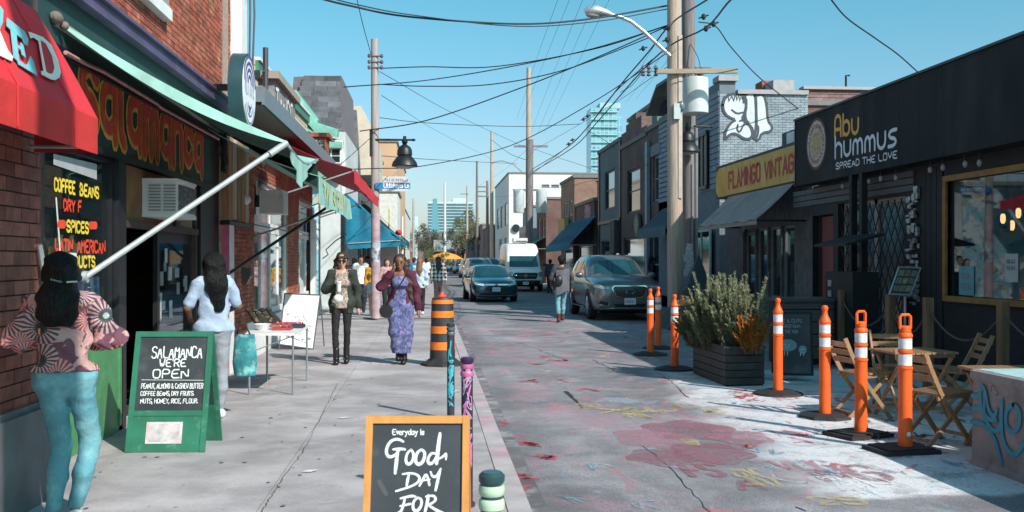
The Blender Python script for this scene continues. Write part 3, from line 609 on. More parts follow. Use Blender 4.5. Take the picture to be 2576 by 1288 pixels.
# purple cornice and dark green soffit board under it
m = MB(); m.box(XL, XL+.13, Y0, Y1+.9, 3.70, 3.80); m.box(XL, XL+.17, Y0, Y1+.9, 3.80, 3.83); m.box(XL, XL+.15, Y0, Y1+.9, 3.67, 3.70); part('cornice', m, M_purp, sal)
m = MB(); m.box(XL-.1, XL+.05, Y0, Y1-.05, 3.27, 3.67); part('soffit_board', m, M_dgreen, sal)
# sign board with raised lettering
m = MB(); m.box(XL-.12, XL+.0, Y0, YX(530, XL)+.1, 2.56, 3.25); sb = part('sign_board', m, M_dgreen, sal)
m = MB(); m.box(XL, XL+.03, Y0, YX(530, XL)+.1, 2.54, 2.60); m.box(XL, XL+.05, Y0, YX(530, XL)+.1, 3.2, 3.27); part('sign_trim', m, M_black, sb)
m = MB(); m1 = MB(); sy = YX(204, XL)
def curvy(mb, s, lw, d, mi=0): text(mb, s, wframe((XL, 0, 0), (0,1,0), (1,0,0)), sy, 2.70, .56, lw, fit=YX(506, XL)-sy, round_=2, d=d, mi=mi)
FONT2 = dict(FONT); FONT.update(S='35 26 16 05 04 13 23 32 31 20 10 01', a='35 25 15 04 02 11 21 32;35 30', l='06 01 10', m='00 05;04 15 24 20;24 35 44 40', n='00 05;04 15 25 34 30', c='34 25 15 04 02 11 21 32')
for lw, d, col, nm in ((.205, .006, (.60,.36,.06), 'letter_outline'), (.125, .012, (.50,.06,.03), 'letter')):
    random.seed(3); k = MB(); curvy(k, 'Salamanca', lw, d); part(nm, k, mat('sign '+nm, col, .7, var=.25, scale=9), sb)
FONT.clear(); FONT.update(FONT2)
# pink water pipe with brackets along the sign top
m = MB(); pp = [atX(x, y, XL+.10) for x, y in ((165,132),(215,160),(260,180),(330,222),(396,262))]+[atX(x, y, XL+.1) for x, y in ((404,270),(470,306),(550,350))]
m.tube(pp, .018, 6); part('pipe', m, mat('pink pipe', (.45,.20,.20), .6, var=.3, scale=8), sal)
# framed shop window with hand painted words
wz0, wz1 = .93, 2.5; a0, a1 = YX(112, XL), YX(300, XL)
for y0, y1 in ((Y0, a0), (a1, a1+.22), (YX(505, XL), YX(535, XL)+.1)): m = MB(); m.box(XL-.14, XL+.0, y0, y1, 0, 2.55); part('post', m, M_black, sal)
m = MB()
m.box(XL-.14, XL-.03, YX(530, XL)+.1, Y1-.05, 0, 3.4); part('shopfront_timber', m, M_black, sal)
k = MB(); k.box(XL-.14, XL+.0, a0, a1+.1, 0, wz0); part('kick_panel', k, mat('brighter green paint', (.07,.25,.10), .5, var=.15, col2=(.12,.32,.16), c2s=8, c2t=.63), sal); k = MB()
for q_ in (a0+.02, (a0+a1)/2, a1-.03): k = MB(); k.box(XL, XL+.015, q_, q_+.06, .05, wz0-.02); part('panel_batten', k, MC['brighter green paint'], sal)

f = window(sal, fr, a0, a1, wz0, 2.55, M_black, M_glass, mull=(0, 0), b=.05, depth=.10, name='shop_window')
gfm = lambda a, b, d=0: Vector((XL-.078+d, a, b))
yw = mat('yellow window paint', (.85,.62,.06), .6, emis=None); rw = mat('red window paint', (.80,.07,.03), .6)
def WP(px, py): p = atX(px, py, XL-.07); return p.y, p.z
k1 = MB(); k2 = MB()
for s, px0, px1, yb, yt, kk in (('COFFEE', 139, 190, 478, 448, k1), ('BEANS', 203, 250, 490, 462, k1), ('DRY', 162, 190, 528, 502, k2), ('F', 199, 206, 532, 506, k2), ('SPICES', 170, 224, 582, 555, k1), ('LATIN', 141, 184, 628, 602, k2), ('AMERICAN', 196, 266, 634, 604, k2), ('PRODUCTS', 155, 240, 672, 645, k1)):
    a = WP(px0, yb); b = WP(px1, yb); t = WP(px0, yt)
    text(kk, s, gfm, a[0], a[1], t[1]-a[1], .024, fit=b[0]-a[0], jit=.1, round_=1, d=.002)
for x0, x1, y in ((150,164,564),(228,243,567)):
    a = WP(x0, y); b = WP(x1, y); ribbon(k2, [a, b], .07, gfm, d=.002)
k = MB(); p1_, p2_ = WP(136, 412), WP(245, 452); k.add([gfm(p1_[0],p1_[1]-.005,.003),gfm(p2_[0],p2_[1],.003),gfm(p2_[0],p2_[1]+.14,.003),gfm(p1_[0],p1_[1]+.08,.003)],[(0,1,2,3)]); part('window_band', k, mat('pale band', (.40,.42,.44), .7), f)  # pale band across the top of the pane
k = MB(); p1_, p2_ = WP(143, 500), WP(149, 640); ribbon(k, [(p1_[0], p1_[1]), (p2_[0]+.04, p2_[1])], .03, gfm, d=.003); ribbon(k, [(p2_[0]+.04, p2_[1]), (p2_[0]+.4, p2_[1])], .03, gfm, d=.003); part('strip', k, M_wht, f)  # white strip painted on the glass as a reflection
part('lettering', k1, yw, f); part('lettering', k2, rw, f)
# inside: shelves with jars and tins
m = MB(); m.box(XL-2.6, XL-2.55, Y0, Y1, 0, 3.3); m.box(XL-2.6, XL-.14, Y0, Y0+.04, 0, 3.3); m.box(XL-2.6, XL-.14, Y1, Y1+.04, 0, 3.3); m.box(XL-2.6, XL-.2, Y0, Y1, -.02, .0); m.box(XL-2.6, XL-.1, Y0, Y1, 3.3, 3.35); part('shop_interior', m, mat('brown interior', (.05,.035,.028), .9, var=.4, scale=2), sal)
shelf = thing('store_shelf', 'shelves of jars, tins and packets behind the grocery window under the painted words', 'shelf', (XL-.5, 9, 0))
m = MB()
for z in (1.0, 1.3, 1.62): m.box(XL-.55, XL-.22, a0+.1, a1-.1, z-.02, z)
m.box(XL-.6, XL-.56, a0+.1, a1-.1, 0, 1.9); part('shelf_board', m, mat('shelf wood', (.20,.12,.06), .7), shelf)
jc = [(.5,.36,.12),(.55,.5,.4),(.4,.1,.05),(.1,.2,.35),(.6,.55,.45),(.3,.16,.05)]; jm = [mat('packet %d' % i, c, .5) for i, c in enumerate(jc)]
rj = random.Random(2)
for z in (1.0, 1.3, 1.62):
    y = a0+.2
    while y < a1-.2:
        w_ = rj.uniform(.06, .11); h = rj.uniform(.12, .24); k = MB(); q = rj.randrange(6)
        if q % 2: k.box(XL-.40, XL-.26, y, y+w_, z, z+h)
        else: k.lathe([(w_*.5, 0), (w_*.52, h*.7), (w_*.35, h*.85), (w_*.38, h)], (XL-.33, y+w_/2, z), 10)
        part('jar' if q % 2 == 0 else 'packet', k, jm[q], shelf); y += w_+.02
pst = single('window_poster', MB().box(XL-.135, XL-.13, YX(236,XL), YX(262,XL), 1.05, 1.5).box(XL-.135, XL-.129, YX(266,XL), YX(286,XL), .85, 1.45), mat('blue poster', (.06,.24,.50), .6, col2=(.6,.65,.7), c2s=6), 'blue and white posters low in the grocery window', 'poster')
# transom with air conditioner in a wooden surround
t0y, t1y = a1+.24, YX(500, XL)
m = MB(); m.box(XL-.10, XL-.06, t0y, t1y, 1.98, 2.54)
part('transom_panel', m, mat('ochre plywood', (.22,.12,.045), .8, var=.3, scale=4), sal)
m = MB(); m.box(XL-.09, XL+.0, t0y, t1y, 1.92, 1.99); m.box(XL-.09, XL-.02, YX(448,XL), YX(452,XL)+.02, 1.98, 2.54); m.box(XL-.09,XL-.02,t1y-.06,t1y,0,2.5); part('door_frame', m, mat('dark brown wood', (.06,.035,.03), .6, var=.3), sal)
m = MB(); m.box(XL-.055, XL-.045, YX(455,XL), t1y-.05, 2.0, 2.5); part('transom_pane', m, M_pane, sal)
ac = thing('air_conditioner', 'white window air conditioner hanging over the grocery door', 'air conditioner', atX(395, 480, XL))
ay0, ay1 = YX(372, XL), YX(418, XL)+.12; az0, az1 = 2.05, 2.45
m = MB(); m.box(XL-.25, XL+.30, ay0, ay1, az0, az0+.04); m.box(XL-.25, XL+.30, ay0, ay1, az1-.03, az1)
m.box(XL-.25, XL+.29, ay0+.01, ay1-.01, az0+.04, az1-.03); part('cabinet', m, M_wht, ac)
m = MB(); m.box(XL+.291, XL+.297, ay0+.07, ay1-.05, az0+.06, az1-.06); part('coil_grille', m, mat('coil black', (.03,.035,.04), .5, col2=(.25,.28,.3), c2s=30, c2t=.52), ac)
for i in range(9):
    for x in (XL+.0, XL+.15):
        k = MB(); k.box(x+.01, x+.13, ay0-.006, ay0+.002, az0+.065+i*.032, az0+.079+i*.032); part('louver', k, mat('louver grey', (.28,.30,.32), .5), ac)
# door, recessed
m = MB(); dy0, dy1 = YX(415, XL), YX(500, XL); m.fbox(fr, t0y+.02, dy0-.02, 0, 1.95, -.5, -.46); part('inner_wall', m, M_dark, sal)
dr = MB(); b = .08
dr.fbox(fr, dy0, dy0+b, 0, 1.92, -.13, -.08); dr.fbox(fr, dy1-b, dy1, 0, 1.92, -.13, -.08); dr.fbox(fr, dy0+b, dy1-b, 0, .75, -.13, -.08); dr.fbox(fr, dy0+b, dy1-b, 1.8, 1.92, -.13, -.08)
dr = part('door', dr, M_black, sal); k = MB(); k.fbox(fr, dy0+b, dy1-b, .75, 1.8, -.11, -.10); part('pane', k, M_glass, dr)
k = MB(); k.tube([fr(dy0+.05, .9, -.06), fr(dy0+.05, 1.2, -.06)], .012); part('handle', k, M_steel, dr)
k = MB(); rj = random.Random(8)
for i in range(11):
    s = rj.uniform(dy0+b, dy1-b-.18); t = rj.uniform(.85, 1.6); k.fbox(fr, s, s+rj.uniform(.1, .2), t, t+rj.uniform(.08, .2), -.098, -.096+.0004*i)
part('notice', k, mat('taped notices', (.30,.36,.38), .7, var=.4, scale=7, rnd=.5), dr)
fc = thing('drinks_fridge', 'glass fronted fridge dimly seen through the grocery door', 'fridge', (XL-1.3, 12, 0))
m = MB(); m.box(XL-1.8, XL-1.2, 11.3, 12.9, 0, 2.0); part('cabinet', m, mat('fridge grey', (.10,.12,.13), .4), fc)
rj = random.Random(4)
for z in (.5,.9,1.3,1.7):
    for i in range(8): k = MB(); k.lathe([(.04,0),(.04,.14),(.015,.2),(.015,.24)], (XL-1.14, 11.4+i*.18, z), 8); part('bottle', k, jm[rj.randrange(6)], fc)
# timber clad pillar, brick pier, white post, alarm, mail box
pil = thing('corner_pillar', 'weathered timber boards over a brick pier between the grocery and the white shop', 'pillar', (XL, 14.6, 0))
p0, p1 = YX(556, XL), YX(612, XL)
nb = 5
for i in range(nb):
    y = p0+(p1-p0)*i/nb; k = MB(); zt = 3.4+random.uniform(-.05,.05); k.box(XL-.02, XL+.10+random.uniform(-.015,.015), y+.005, y+(p1-p0)/nb-.006, 2.16+random.uniform(-.03,.03), zt)
    part('board', k, mat('weathered board %d' % (i % 3), [(.36,.20,.11),(.46,.40,.34),(.30,.17,.10)][i % 3], .85, var=.35, scale=3, stretch=(6,6,.6), bump=.4), pil)
m = MB(); m.box(XL-.3, XL, p0, p1+.45, 0, 3.35); part('core', m, M_mort, pil)
bricks(pil, fr, p0+.55, p1+.42, .0, 2.14, M_red, limit=150, z0=0, prd=.02)
m = MB(); m.box(XL-.02, XL+.12, p0, p1+.05, 2.10, 2.16); part('ledge', m, M_black, pil)
m = MB(); m.box(XL-.02, XL+.10, p0+.05, p0+.42, 0, 2.10); part('door_post', m, M_wht, pil); m = MB(); m.box(XL-.02, XL+.105, p0+.035, p0+.05, 0, 2.1); part('trim', m, mat('pink trim', (.5,.12,.2), .6), pil)
m = MB(); m.ell(atX(617, 502, XL+.10), (.09,.07,.08)); single('security_camera', m, M_wht, 'small white security camera on the timber pillar', 'camera', smooth=True)
p = atX(607, 690, XL); m = MB(); m.box(XL, XL+.16, p.y-.11, p.y+.11, p.z-.02, p.z+.10); m.add([(XL, p.y-.11, p.z-.02),(XL+.16, p.y-.11, p.z-.02),(XL+.16, p.y+.11, p.z-.02),(XL, p.y+.11, p.z-.02),(XL, p.y-.05, p.z-.16),(XL+.08, p.y-.05, p.z-.16),(XL+.08, p.y+.05, p.z-.16),(XL, p.y+.05, p.z-.16)], [(0,1,5,4),(1,2,6,5),(2,3,7,6),(4,5,6,7)])
single('mail_box', m, mat('grey box', (.06,.065,.07), .5), 'small dark grey box fixed to the brick pier beside the black awning rod', 'box')
m = MB(); y = YX(581, XL); m.box(XL-.02, XL+.16, y-.02, y+.42, 3.42, 8.2); single('downpipe', m, M_wht, 'wide white downpipe running up the corner of the brick grocery', 'downpipe')
m = MB(); y = YX(612, XL)
for dy in (.0, .12, .26): m.tube([(XL+.05, y+dy, 3.3), (XL+.05+dy*.3, y+dy, 5.5), (XL+.05, y+dy+.05, 8.5)], .018, 6)
single('wall_conduits', m, mat('conduit dark', (.10,.10,.12), .6), 'dark electric conduits climbing the brick corner above the round sign', 'conduit')
# knot of cables at the sign end
m = MB(); rj = random.Random(3)
for i in range(16):
    c = atX(555, 385, XL+.06); pts = [c+Vector((rj.uniform(0,.07), rj.uniform(-.12,.12), rj.uniform(-.28,.3))) for _ in range(5)]; m.tube(pts, .010, 5)
single('cable_knot', m, M_black, 'tangled black cables hanging at the end of the Salamanca sign', 'cables')
# sea-green roll-out awning
wall_n = Vector((XL+.06, 7.95, 3.42)); fn = atY(720, 360, 10.0); ff = atX(798, 402, fn.x-.03); wall_f = Vector((XL+.06, 13.9, 3.36))
gaw = thing('green_awning', 'faded sea green roll-out awning of the grocery, nearest of the two green ones', 'awning', (XL, 11, 3.3))
def bl(u, v):
    a = wall_n.lerp(wall_f, u); b = fn.lerp(ff, u); p = a.lerp(b, v); sg = math.sin(math.pi*v)*(.055+.02*math.sin(u*17))+math.sin(math.pi*u)*v*.12; return p+Vector((.0, 0, -sg))
m = MB(); m.sheet([[bl(u/24, v/10) for v in range(11)] for u in range(25)], (0, 0, .006), mu=1); part('canopy', m, [A_green, mat('sea green cloth darkened as shade', (.022,.075,.06), .9, var=.15, scale=3)], gaw, smooth=60)  # underside coloured dark green: shade painted onto the same cloth
m = MB(); m.sheet([[bl(0, v/16)+Vector((0, -.01-.03*math.sin(math.pi*v/16)*t/4, .02-t/4*(.02+.085*math.sin(math.pi*v/16)**.8))) for t in range(5)] for v in range(17)], (0, .006, 0)); part('side_flap', m, A_green, gaw, smooth=60)
m = MB(); m.sheet([[bl(u/20, 1)+Vector((.012+.02*math.sin(u*1.9)*t/3, 0, .01-t/3*(.025+.30*max(0, 1-abs(u/20-.36)/.34)))) for t in range(4)] for u in range(21)], (-.006, 0, 0)); part('valance', m, A_green, gaw, smooth=60)
m = MB(); m.sheet([[bl(1, v/10)+Vector((0, .01, -.36*t/4*(v/10)**1.3)) for t in range(5)] for v in range(11)], (0, .006, 0)); part('far_flap', m, MC['sea green cloth darkened as shade'], gaw, smooth=60)  # far flap takes the same green with shade painted in
m = MB(); m.tube([bl(u/12, 1)+Vector((0,0,.0)) for u in range(13)], .018, 8); part('front_bar', m, M_steel, gaw)
m = MB(); m.tube([wall_n+Vector((0,-.12,0)), wall_f], .035, 10); part('roller', m, mat('grey roller', (.30,.29,.27), .6), gaw)
m = MB(); m.ell(wall_n+Vector((.02,-.14,.02)), (.05,.08,.05)); m.ell(wall_n+Vector((.05,-.05,-.02)), (.035,.035,.035)); part('roller_bracket', m, mat('old bracket', (.16,.13,.11), .7, var=.3), gaw, smooth=True)
ab = atX(215, 697, XL+.05); m = MB(); m.tube([ab, fn+Vector((-.02, 0, -.005))], .026, 12); m.tube([fn+(ab-fn)*.10, fn+(ab-fn)*.0], .034, 12); m.lathe([(.05,-.02),(.05,.02)], ab, 10, ax=(1,0,0)); part('support_rod', m, mat('painted grey rod', (.40,.44,.45), .45, .2, var=.15, scale=12), gaw, smooth=True)
# ================================================================ round light-box sign
yc = YX(632, -2.32); rs = thing('round_sign', 'round white light-box sign with purple arches on the left wall', 'sign', (-2.5, yc, 3.85)); rc = Vector((-2.44, yc, 1.6+425/F*yc*.985))
m = MB(); m.lathe([(.48,-.09),(.48,.09)], rc, 40, ax=(1,0,0)); part('case', m, mat('dark teal case', (.02,.06,.08), .4), rs, smooth=True)
m = MB(); m.lathe([(.445,0),(.445,.012)], rc+Vector((.088,0,0)), 40, ax=(1,0,0)); part('face', m, mat('white sign face', (.78,.78,.82), .4), rs)
rf = wframe(rc+Vector((.102,0,0)), (0,1,0), (1,0,0)); k = MB()
for r in (.40, .30, .20, .10): ribbon(k, [(r*math.cos(R(a)), .10+r*.85*math.sin(R(a))) for a in range(0, 181, 15)], .045, rf)
for r in (.34, .24, .14): ribbon(k, [(r*math.cos(R(a)), -.12-r*.9*math.sin(R(a))) for a in range(20, 161, 14)], .02, rf)
illeg(k, rf, -.34, -.07, .68, .14, .012, 6)
k.add([rf(-.1,-.2), rf(.1,-.2), rf(0,-.33)], [(0,1,2)]); part('emblem', k, mat('violet print', (.10,.07,.25), .5), rs)
m = MB(); m.box(XL, -2.5, yc-.04, yc+.04, rc.z, rc.z+.08); part('bracket', m, M_black, rs)

# a second hydro pole just right of the camera, outside the picture; its shadow falls across the red awning
m = MB(); m.tube([(1.35, 1.42, RZ), (1.33, 1.42, 11)], [.20, .17], 14); single('utility_pole', m, mat('pole wood', (.30,.25,.22), .9, var=.3, scale=3, stretch=(8,8,.5)), 'hydro pole on the kerb beside the camera, outside the picture', 'pole', smooth=True)
# ================================================================ WHITE SHOP with red awning (left, second)
M_sid = mat('cream clapboard', (.62,.52,.38), .75, var=.12, scale=3); M_gtrim = mat('green trim', (.05,.20,.13), .6, var=.2); M_slate2 = mat('grey shingle', (.11,.11,.125), .9, var=.3, scale=3, rnd=.5, bump=.4)
M_lblue = mat('pale mint paint', (.40,.55,.54), .6); M_cream = mat('cream render', (.62,.52,.42), .85, var=.12, scale=1.2, col2=(.50,.40,.31), c2s=.5, coord='pos'); M_tan = mat('tan block', (.58,.36,.22), .85, var=.1, scale=1., coord='pos')
ws = thing('white_shop', 'white framed shop front with brick piers past the timber pillar', 'building', (XL, 20, 0))
y0, y1 = YB+.05, 25.15; fr = FX(XL, 0, 1)
wA = (YX(640,XL), YX(726,XL)); wB = (YX(752,XL), YX(795,XL))
holes = [(wA[0], wA[1], .62, 2.95), (wB[0], wB[1], .75, 2.95)]
m = MB(); wallgrid(m, wframe((XL-.012,0,0),(0,1,0),(1,0,0)), y0, y1, 0, 3.7, holes, .25); m.box(-9, XL-.6, y0, y1, 0, 3.7); part('wall', m, M_mort, ws)
bricks(ws, fr, y0, y1, .6, 3.6, M_red, holes=holes, limit=120, z0=-.012, prd=.012)
m = MB(); m.box(XL-.1, XL+.03, y0, y1, 0, .6); part('base', m, M_wht, ws)
f = window(ws, fr, *wA, .62, 2.2, M_wht, M_glass, mull=(3, 0), b=.10, depth=.1, name='shop_window'); f2 = window(ws, fr, *wA, 2.22, 2.95, M_wht, M_pane, mull=(1, 0), b=.06, depth=.1, name='transom_window')
f3 = window(ws, fr, *wB, .75, 2.2, M_wht, M_glass, mull=(1, 0), b=.10, depth=.1, name='shop_window'); f4 = window(ws, fr, *wB, 2.22, 2.95, M_wht, M_pane, mull=(0, 0), b=.06, depth=.1, name='transom_window')
m = MB(); m.box(XL-2, XL-1.95, y0, y1, 0, 3.5); m.box(XL-2, XL-.3, y0, y1, .0, .05); m.box(XL-2, XL-.25, y0, y1, 3.2, 3.25); part('shop_interior', m, mat('blue grey interior', (.20,.26,.28), .8, var=.4, scale=1.5), ws)
rj = random.Random(3)
for i, (px, c, h) in enumerate(((668, (.75,.35,.04), 1.55), (705, (.30,.32,.34), 1.6), (762, (.65,.06,.06), 1.5), (782, (.70,.70,.70), 1.35))):
    y = YX(px, XL-.5); k = MB(); k.lathe([(.11,.7),(.17,.85),(.16,1.1),(.13,h-.2),(.20,h-.08),(.07,h),(.04,h+.05)], (XL-.5, y, 0), 12); k.lathe([(.02,0),(.02,.7)], (XL-.5,y,0), 6); k.lathe([(.16,0),(.16,.02)], (XL-.5,y,0), 10)
    single('dress_form', k, mat('garment %d' % i, c, .8, var=.2, scale=6), ['dress form in a mustard top behind the white shop window', 'dress form in a grey top behind the white shop window', 'dress form in a red dress in the second shop window', 'dress form in a white top in the second shop window'][i], 'mannequin', smooth=True)
m = MB(); q = random.Random(4)
for i, (px, py, w_, h) in enumerate(((652,455,.5,.5),(690,440,1.0,.5),(716,440,.5,.45),(665,500,.3,.3),(772,470,.7,.5))):
    p = atX(px, py, XL-.02); m = MB(); m.box(XL-.03, XL-.02+.004*i, p.y-w_/2, p.y+w_/2, p.z-h/2, p.z+h/2); fm_ = wframe((XL-.015+.004*i, 0, 0), (0,1,0), (1,0,0))
    o = part('window_sign', m, mat('shop poster %d' % i, [(.62,.62,.60),(.55,.58,.66),(.66,.50,.45),(.7,.7,.7),(.35,.12,.14)][i], .6, col2=[(.6,.3,.2),(.5,.5,.62),(.7,.7,.7),(.5,.5,.5),(.25,.5,.6)][i], c2s=5), ws)
    k = MB(); scrib(k, fm_, p.y-w_*.4, p.z-h*.35, w_*.8, h*.7, .025, 4, rnd=q, d=.003); part('scrawl', k, mat('dark ink', (.06,.06,.09)), o)
m = MB(); p = atX(660, 510, XL+.0); m.box(XL, XL+.4, p.y-.3, p.y+.3, p.z-.2, p.z+.2); o = single('air_conditioner', m, M_wht, 'white air conditioner above the white shop window', 'air conditioner')
m = MB(); y = 24.7; m.box(XL, XL+.1, y, y+.42, 0, 2.6); part('door_post', m, M_wht, ws)
# maroon awning under a grey fascia roof
fa = thing('fascia_roof', 'grey metal fascia with dark brown soffit above the maroon awning', 'canopy', (XL, 20, 3.9))
fy0, fy1 = YX(662, -2.4), YX(842, -2.4)
m = MB(); m.box(-2.42, -2.38, fy0, fy1, 3.86, 4.12); m.box(-3.1, -2.42, fy0, fy0+.04, 3.9, 4.12); part('fascia', m, mat('grey blue metal', (.16,.19,.22), .5), fa)
m = MB(); m.box(-3.2, -2.40, fy0+.05, fy1, 3.86, 3.92); m.box(-3.2, -2.42, fy0+.05, fy1, 4.08, 4.10); part('soffit', m, mat('brown soffit', (.09,.035,.03), .8), fa)
# slats beneath fascia
ra = thing('maroon_awning', 'maroon awning over the white shop with a bright red end beyond the pole', 'awning', (XL, 23, 3.4))
ry0, ry1 = 18.6, 27.0
pt = lambda y, t: Vector((XL+.2+(-1.38-XL-.2)*t, y, 3.78-(3.78-3.28)*t-.05*math.sin(math.pi*t)))
m = MB(); m.sheet([[pt(ry0+(ry1-ry0)*i/16, j/5) for j in range(6)] for i in range(17)], (0,0,.008)); part('canopy', m, A_maroon, ra, smooth=True)
m = MB(); m.sheet([[Vector((-1.375+.01*math.sin(i*1.3), ry0+(ry1-ry0)*i/16, 3.285-.13*j)) for j in range(3)] for i in range(17)], (-.008,0,0)); part('valance', m, A_red, ra, smooth=True)
m = MB(); m.tube([(-1.40, ry0, 3.27), (-1.40, ry1, 3.27)], .02)
for y in (ry0+.05, 22.8, ry1-.05): m.tube([(XL, y, 2.75), (-1.4, y, 3.26)], .015)
part('awning_frame', m, M_steel, ra)
# second green awning with yellow lettering and its black rod
g2 = thing('green_awning', 'second sea green awning with yellow writing on its valance, held by a black rod', 'awning', (XL, 16, 3))
fy0, fy1 = YX(802, -1.42), YX(880, -1.42)
pt = lambda y, t: Vector((XL+.08+(-1.42-XL-.08)*t, y, 3.28-(3.28-2.68)*t-.06*math.sin(math.pi*t)))
m = MB(); m.sheet([[pt(fy0+(fy1-fy0)*i/12, j/5) for j in range(6)] for i in range(13)], (0,0,.008)); part('canopy', m, A_green, g2, smooth=True)
m = MB(); m.sheet([[Vector((-1.415+.012*math.sin(i*1.7)*j, fy0+(fy1-fy0)*i/12, 2.68-(.115+.008*math.sin(i*2.4))*j)) for j in range(4)] for i in range(13)], (-.006,0,0)); part('valance', m, A_green, g2, smooth=True)
k = MB(); illeg(k, wframe((-1.39,0,0),(0,1,0),(1,0,0)), fy0+.35, 2.42, fy1-fy0-.9, .2, .055, 9, seed=4); part('lettering', k, mat('mustard lettering', (.70,.50,.12), .7), g2)
a, b = atX(566, 695, XL+.04), atX(840, 510, -1.44)
m = MB(); m.tube([a, b], .022, 8); part('support_rod', m, M_black, g2); m = MB(); m.tube([(XL, b.y+1.6, 2.0), b+Vector((0,1.3,0))], .018, 8); part('brace', m, M_steel, g2)
# upper storey: clapboard gable set back, chimney block, antenna pole
hs = thing('gabled_house', 'cream clapboard gable with green trim above the white shop', 'house', (-4.2, 19, 3.7))
X2 = -3.9; a = atX(640, 150, X2); pk = (16.6, 5.9)
ya, yb = 14.9, 24.2
def zy(px, py): p = atX(px, py, X2); return (p.y, p.z)
gp = [zy(622,320), zy(622,180), zy(640,150), zy(700,215), zy(772,292), zy(772,360)]
m = MB(); m.prism(gp, lambda y, z: Vector((X2, y, z)), lambda y, z: Vector((X2-4, y, z))); part('wall', m, M_sid, hs)
z = gp[0][1]
while z < gp[2][1]-.1:
    ys_ = []
    for (p, q) in zip(gp, gp[1:]+gp[:1]):
        if (p[1]-z)*(q[1]-z) < 0: ys_.append(p[0]+(q[0]-p[0])*(z-p[1])/(q[1]-p[1]))
    if len(ys_) >= 2:
        k = MB(); k.box(X2+.0, X2+.02, min(ys_)+.05, max(ys_)-.05, z+.01, z+.13); part('clapboard', k, M_sid, hs)
    z += .15
m = MB()
for p, q in ((gp[2], gp[3]), (gp[3], gp[4])): m.beam((X2+.06, p[0], p[1]+.03), (X2+.06, q[0], q[1]+.03), .14, .07)
part('roof_edge', m, M_wht, hs)
m = MB(); m.beam((X2+.05, gp[2][0], gp[2][1]-.12), (X2+.05, gp[4][0], gp[4][1]-.12), .08, .22); part('trim_board', m, M_gtrim, hs)
cm_ = MB(); a = atX(690, 300, -2.9); b = atX(742, 250, -2.9); cm_.box(-3.2, -2.9, a.y, b.y, 3.9, 5.0); gb = single('parapet_block', cm_, mat('grey painted block', (.24,.23,.23), .8, var=.3), 'grey parapet block with white graffiti under the clapboard gable', 'parapet')
k = MB(); text(k, 'TANCE', wframe((-2.885,0,0),(0,1,0),(1,0,0)), a.y+.1, 4.15, .7, .07, fit=(b.y-a.y)*.8, jit=.3); part('graffiti', k, M_chalk, gb)
m = MB(); m.box(-3.25, -2.8, a.y-.12, b.y+.12, 5.0, 5.14); part('cap', m, mat('stone cap', (.33,.28,.24), .9), gb)
p = atX(668, 250, -3.0); q = atX(668, 120, -3.0); m = MB(); m.tube([(-3.0, p.y, 4.1), (-3.0, p.y, q.z)], .05, 8); m.tube([(-3.0, p.y-.3, 5.0), (-3.0, p.y+.2, 5.2)], .02, 6); single('mast', m, mat('dark mast', (.05,.05,.06), .5), 'thin dark mast standing on the fascia roof by the cream gable', 'mast')
# big slate roof behind
def roofhouse(name, label, Xf, ya, yb, ze, zr, Xr, wm, rm, zb=3.2, dep=6, rows=9):
    h = thing(name, label, 'house', (Xf, (ya+yb)/2, 0)); m = MB(); m.box(Xf-dep, Xf, ya, yb, 0, ze)
    m.add([(Xf, ya, ze), (Xr, ya, zr), (Xf-dep, ya, ze)], [(0,1,2)]); m.add([(Xf, yb, ze), (Xr, yb, zr), (Xf-dep, yb, ze)], [(0,2,1)]); part('wall', m, wm, h)
    m = MB(); s = Vector((Xr-Xf, 0, zr-ze)); m.beam((Xf+.2-.0, (ya+yb)/2, ze-.15), (Xr, (ya+yb)/2, zr+.02), yb-ya+.5, .08, up=(0,0,1)); m.beam((Xf-dep-.2, (ya+yb)/2, ze-.15), (Xr, (ya+yb)/2, zr+.02), yb-ya+.5, .08); part('roof', m, rm, h); return h
sh = thing('slate_roof_house', 'house with a tall dark slate roof facing the camera on the left', 'house', (-5, 34, 0)); Yq = 38.0
qd = [atY(x, y, Yq) for x, y in ((728, 292), (738, 192), (858, 189), (866, 330), (866, 440), (728, 440))]
m = MB(); m.prism([(p.x, p.z) for p in qd], lambda x, z: Vector((x, Yq+.1, z)), lambda x, z: Vector((x, Yq+6, z))); m.box(qd[5].x, qd[4].x, Yq+.1, Yq+6, 0, qd[4].z); part('wall', m, mat('grey purple stucco', (.16,.14,.16), .9), sh)
nr = 13
for r in range(nr):
    z0_ = qd[0].z-1.2+(qd[1].z-qd[0].z+1.2)*r/nr; z1_ = z0_+(qd[1].z-qd[0].z+1.2)/nr; x = qd[0].x+.06*r-.2
    x1_ = qd[2].x-.02+.01*(nr-r)
    while x < x1_-.05:
        w_ = random.uniform(.45,.8); k = MB(); xe = min(x+w_, x1_); yy = Yq-.55*(nr-r)/nr*2
        k.add([(x+.01, yy-.03, z0_-.02), (xe, yy-.03, z0_-.02), (xe, yy+.05, z1_+.03), (x+.01, yy+.05, z1_+.03), (x+.01, yy+.15, z0_-.02), (xe, yy+.15, z0_-.02)], [(0,1,2,3),(0,4,5,1)]); part('shingle', k, M_slate2, sh); x = xe
roofs = thing('green_roofed_house', 'white house with faded green sheet roofs below the slate roof', 'house', (-4, 33, 0)); Yr = 33.5
m = MB(); a, b = atY(742, 420, Yr), atY(868, 330, Yr); m.box(a.x-.2, b.x, Yr+.2, Yr+6, 0, b.z); m.box(a.x+.9, b.x-.1, Yr-.6, Yr+.2, 0, a.z+.3); part('wall', m, mat('white siding', (.56,.58,.58), .7, var=.15, scale=2), roofs)
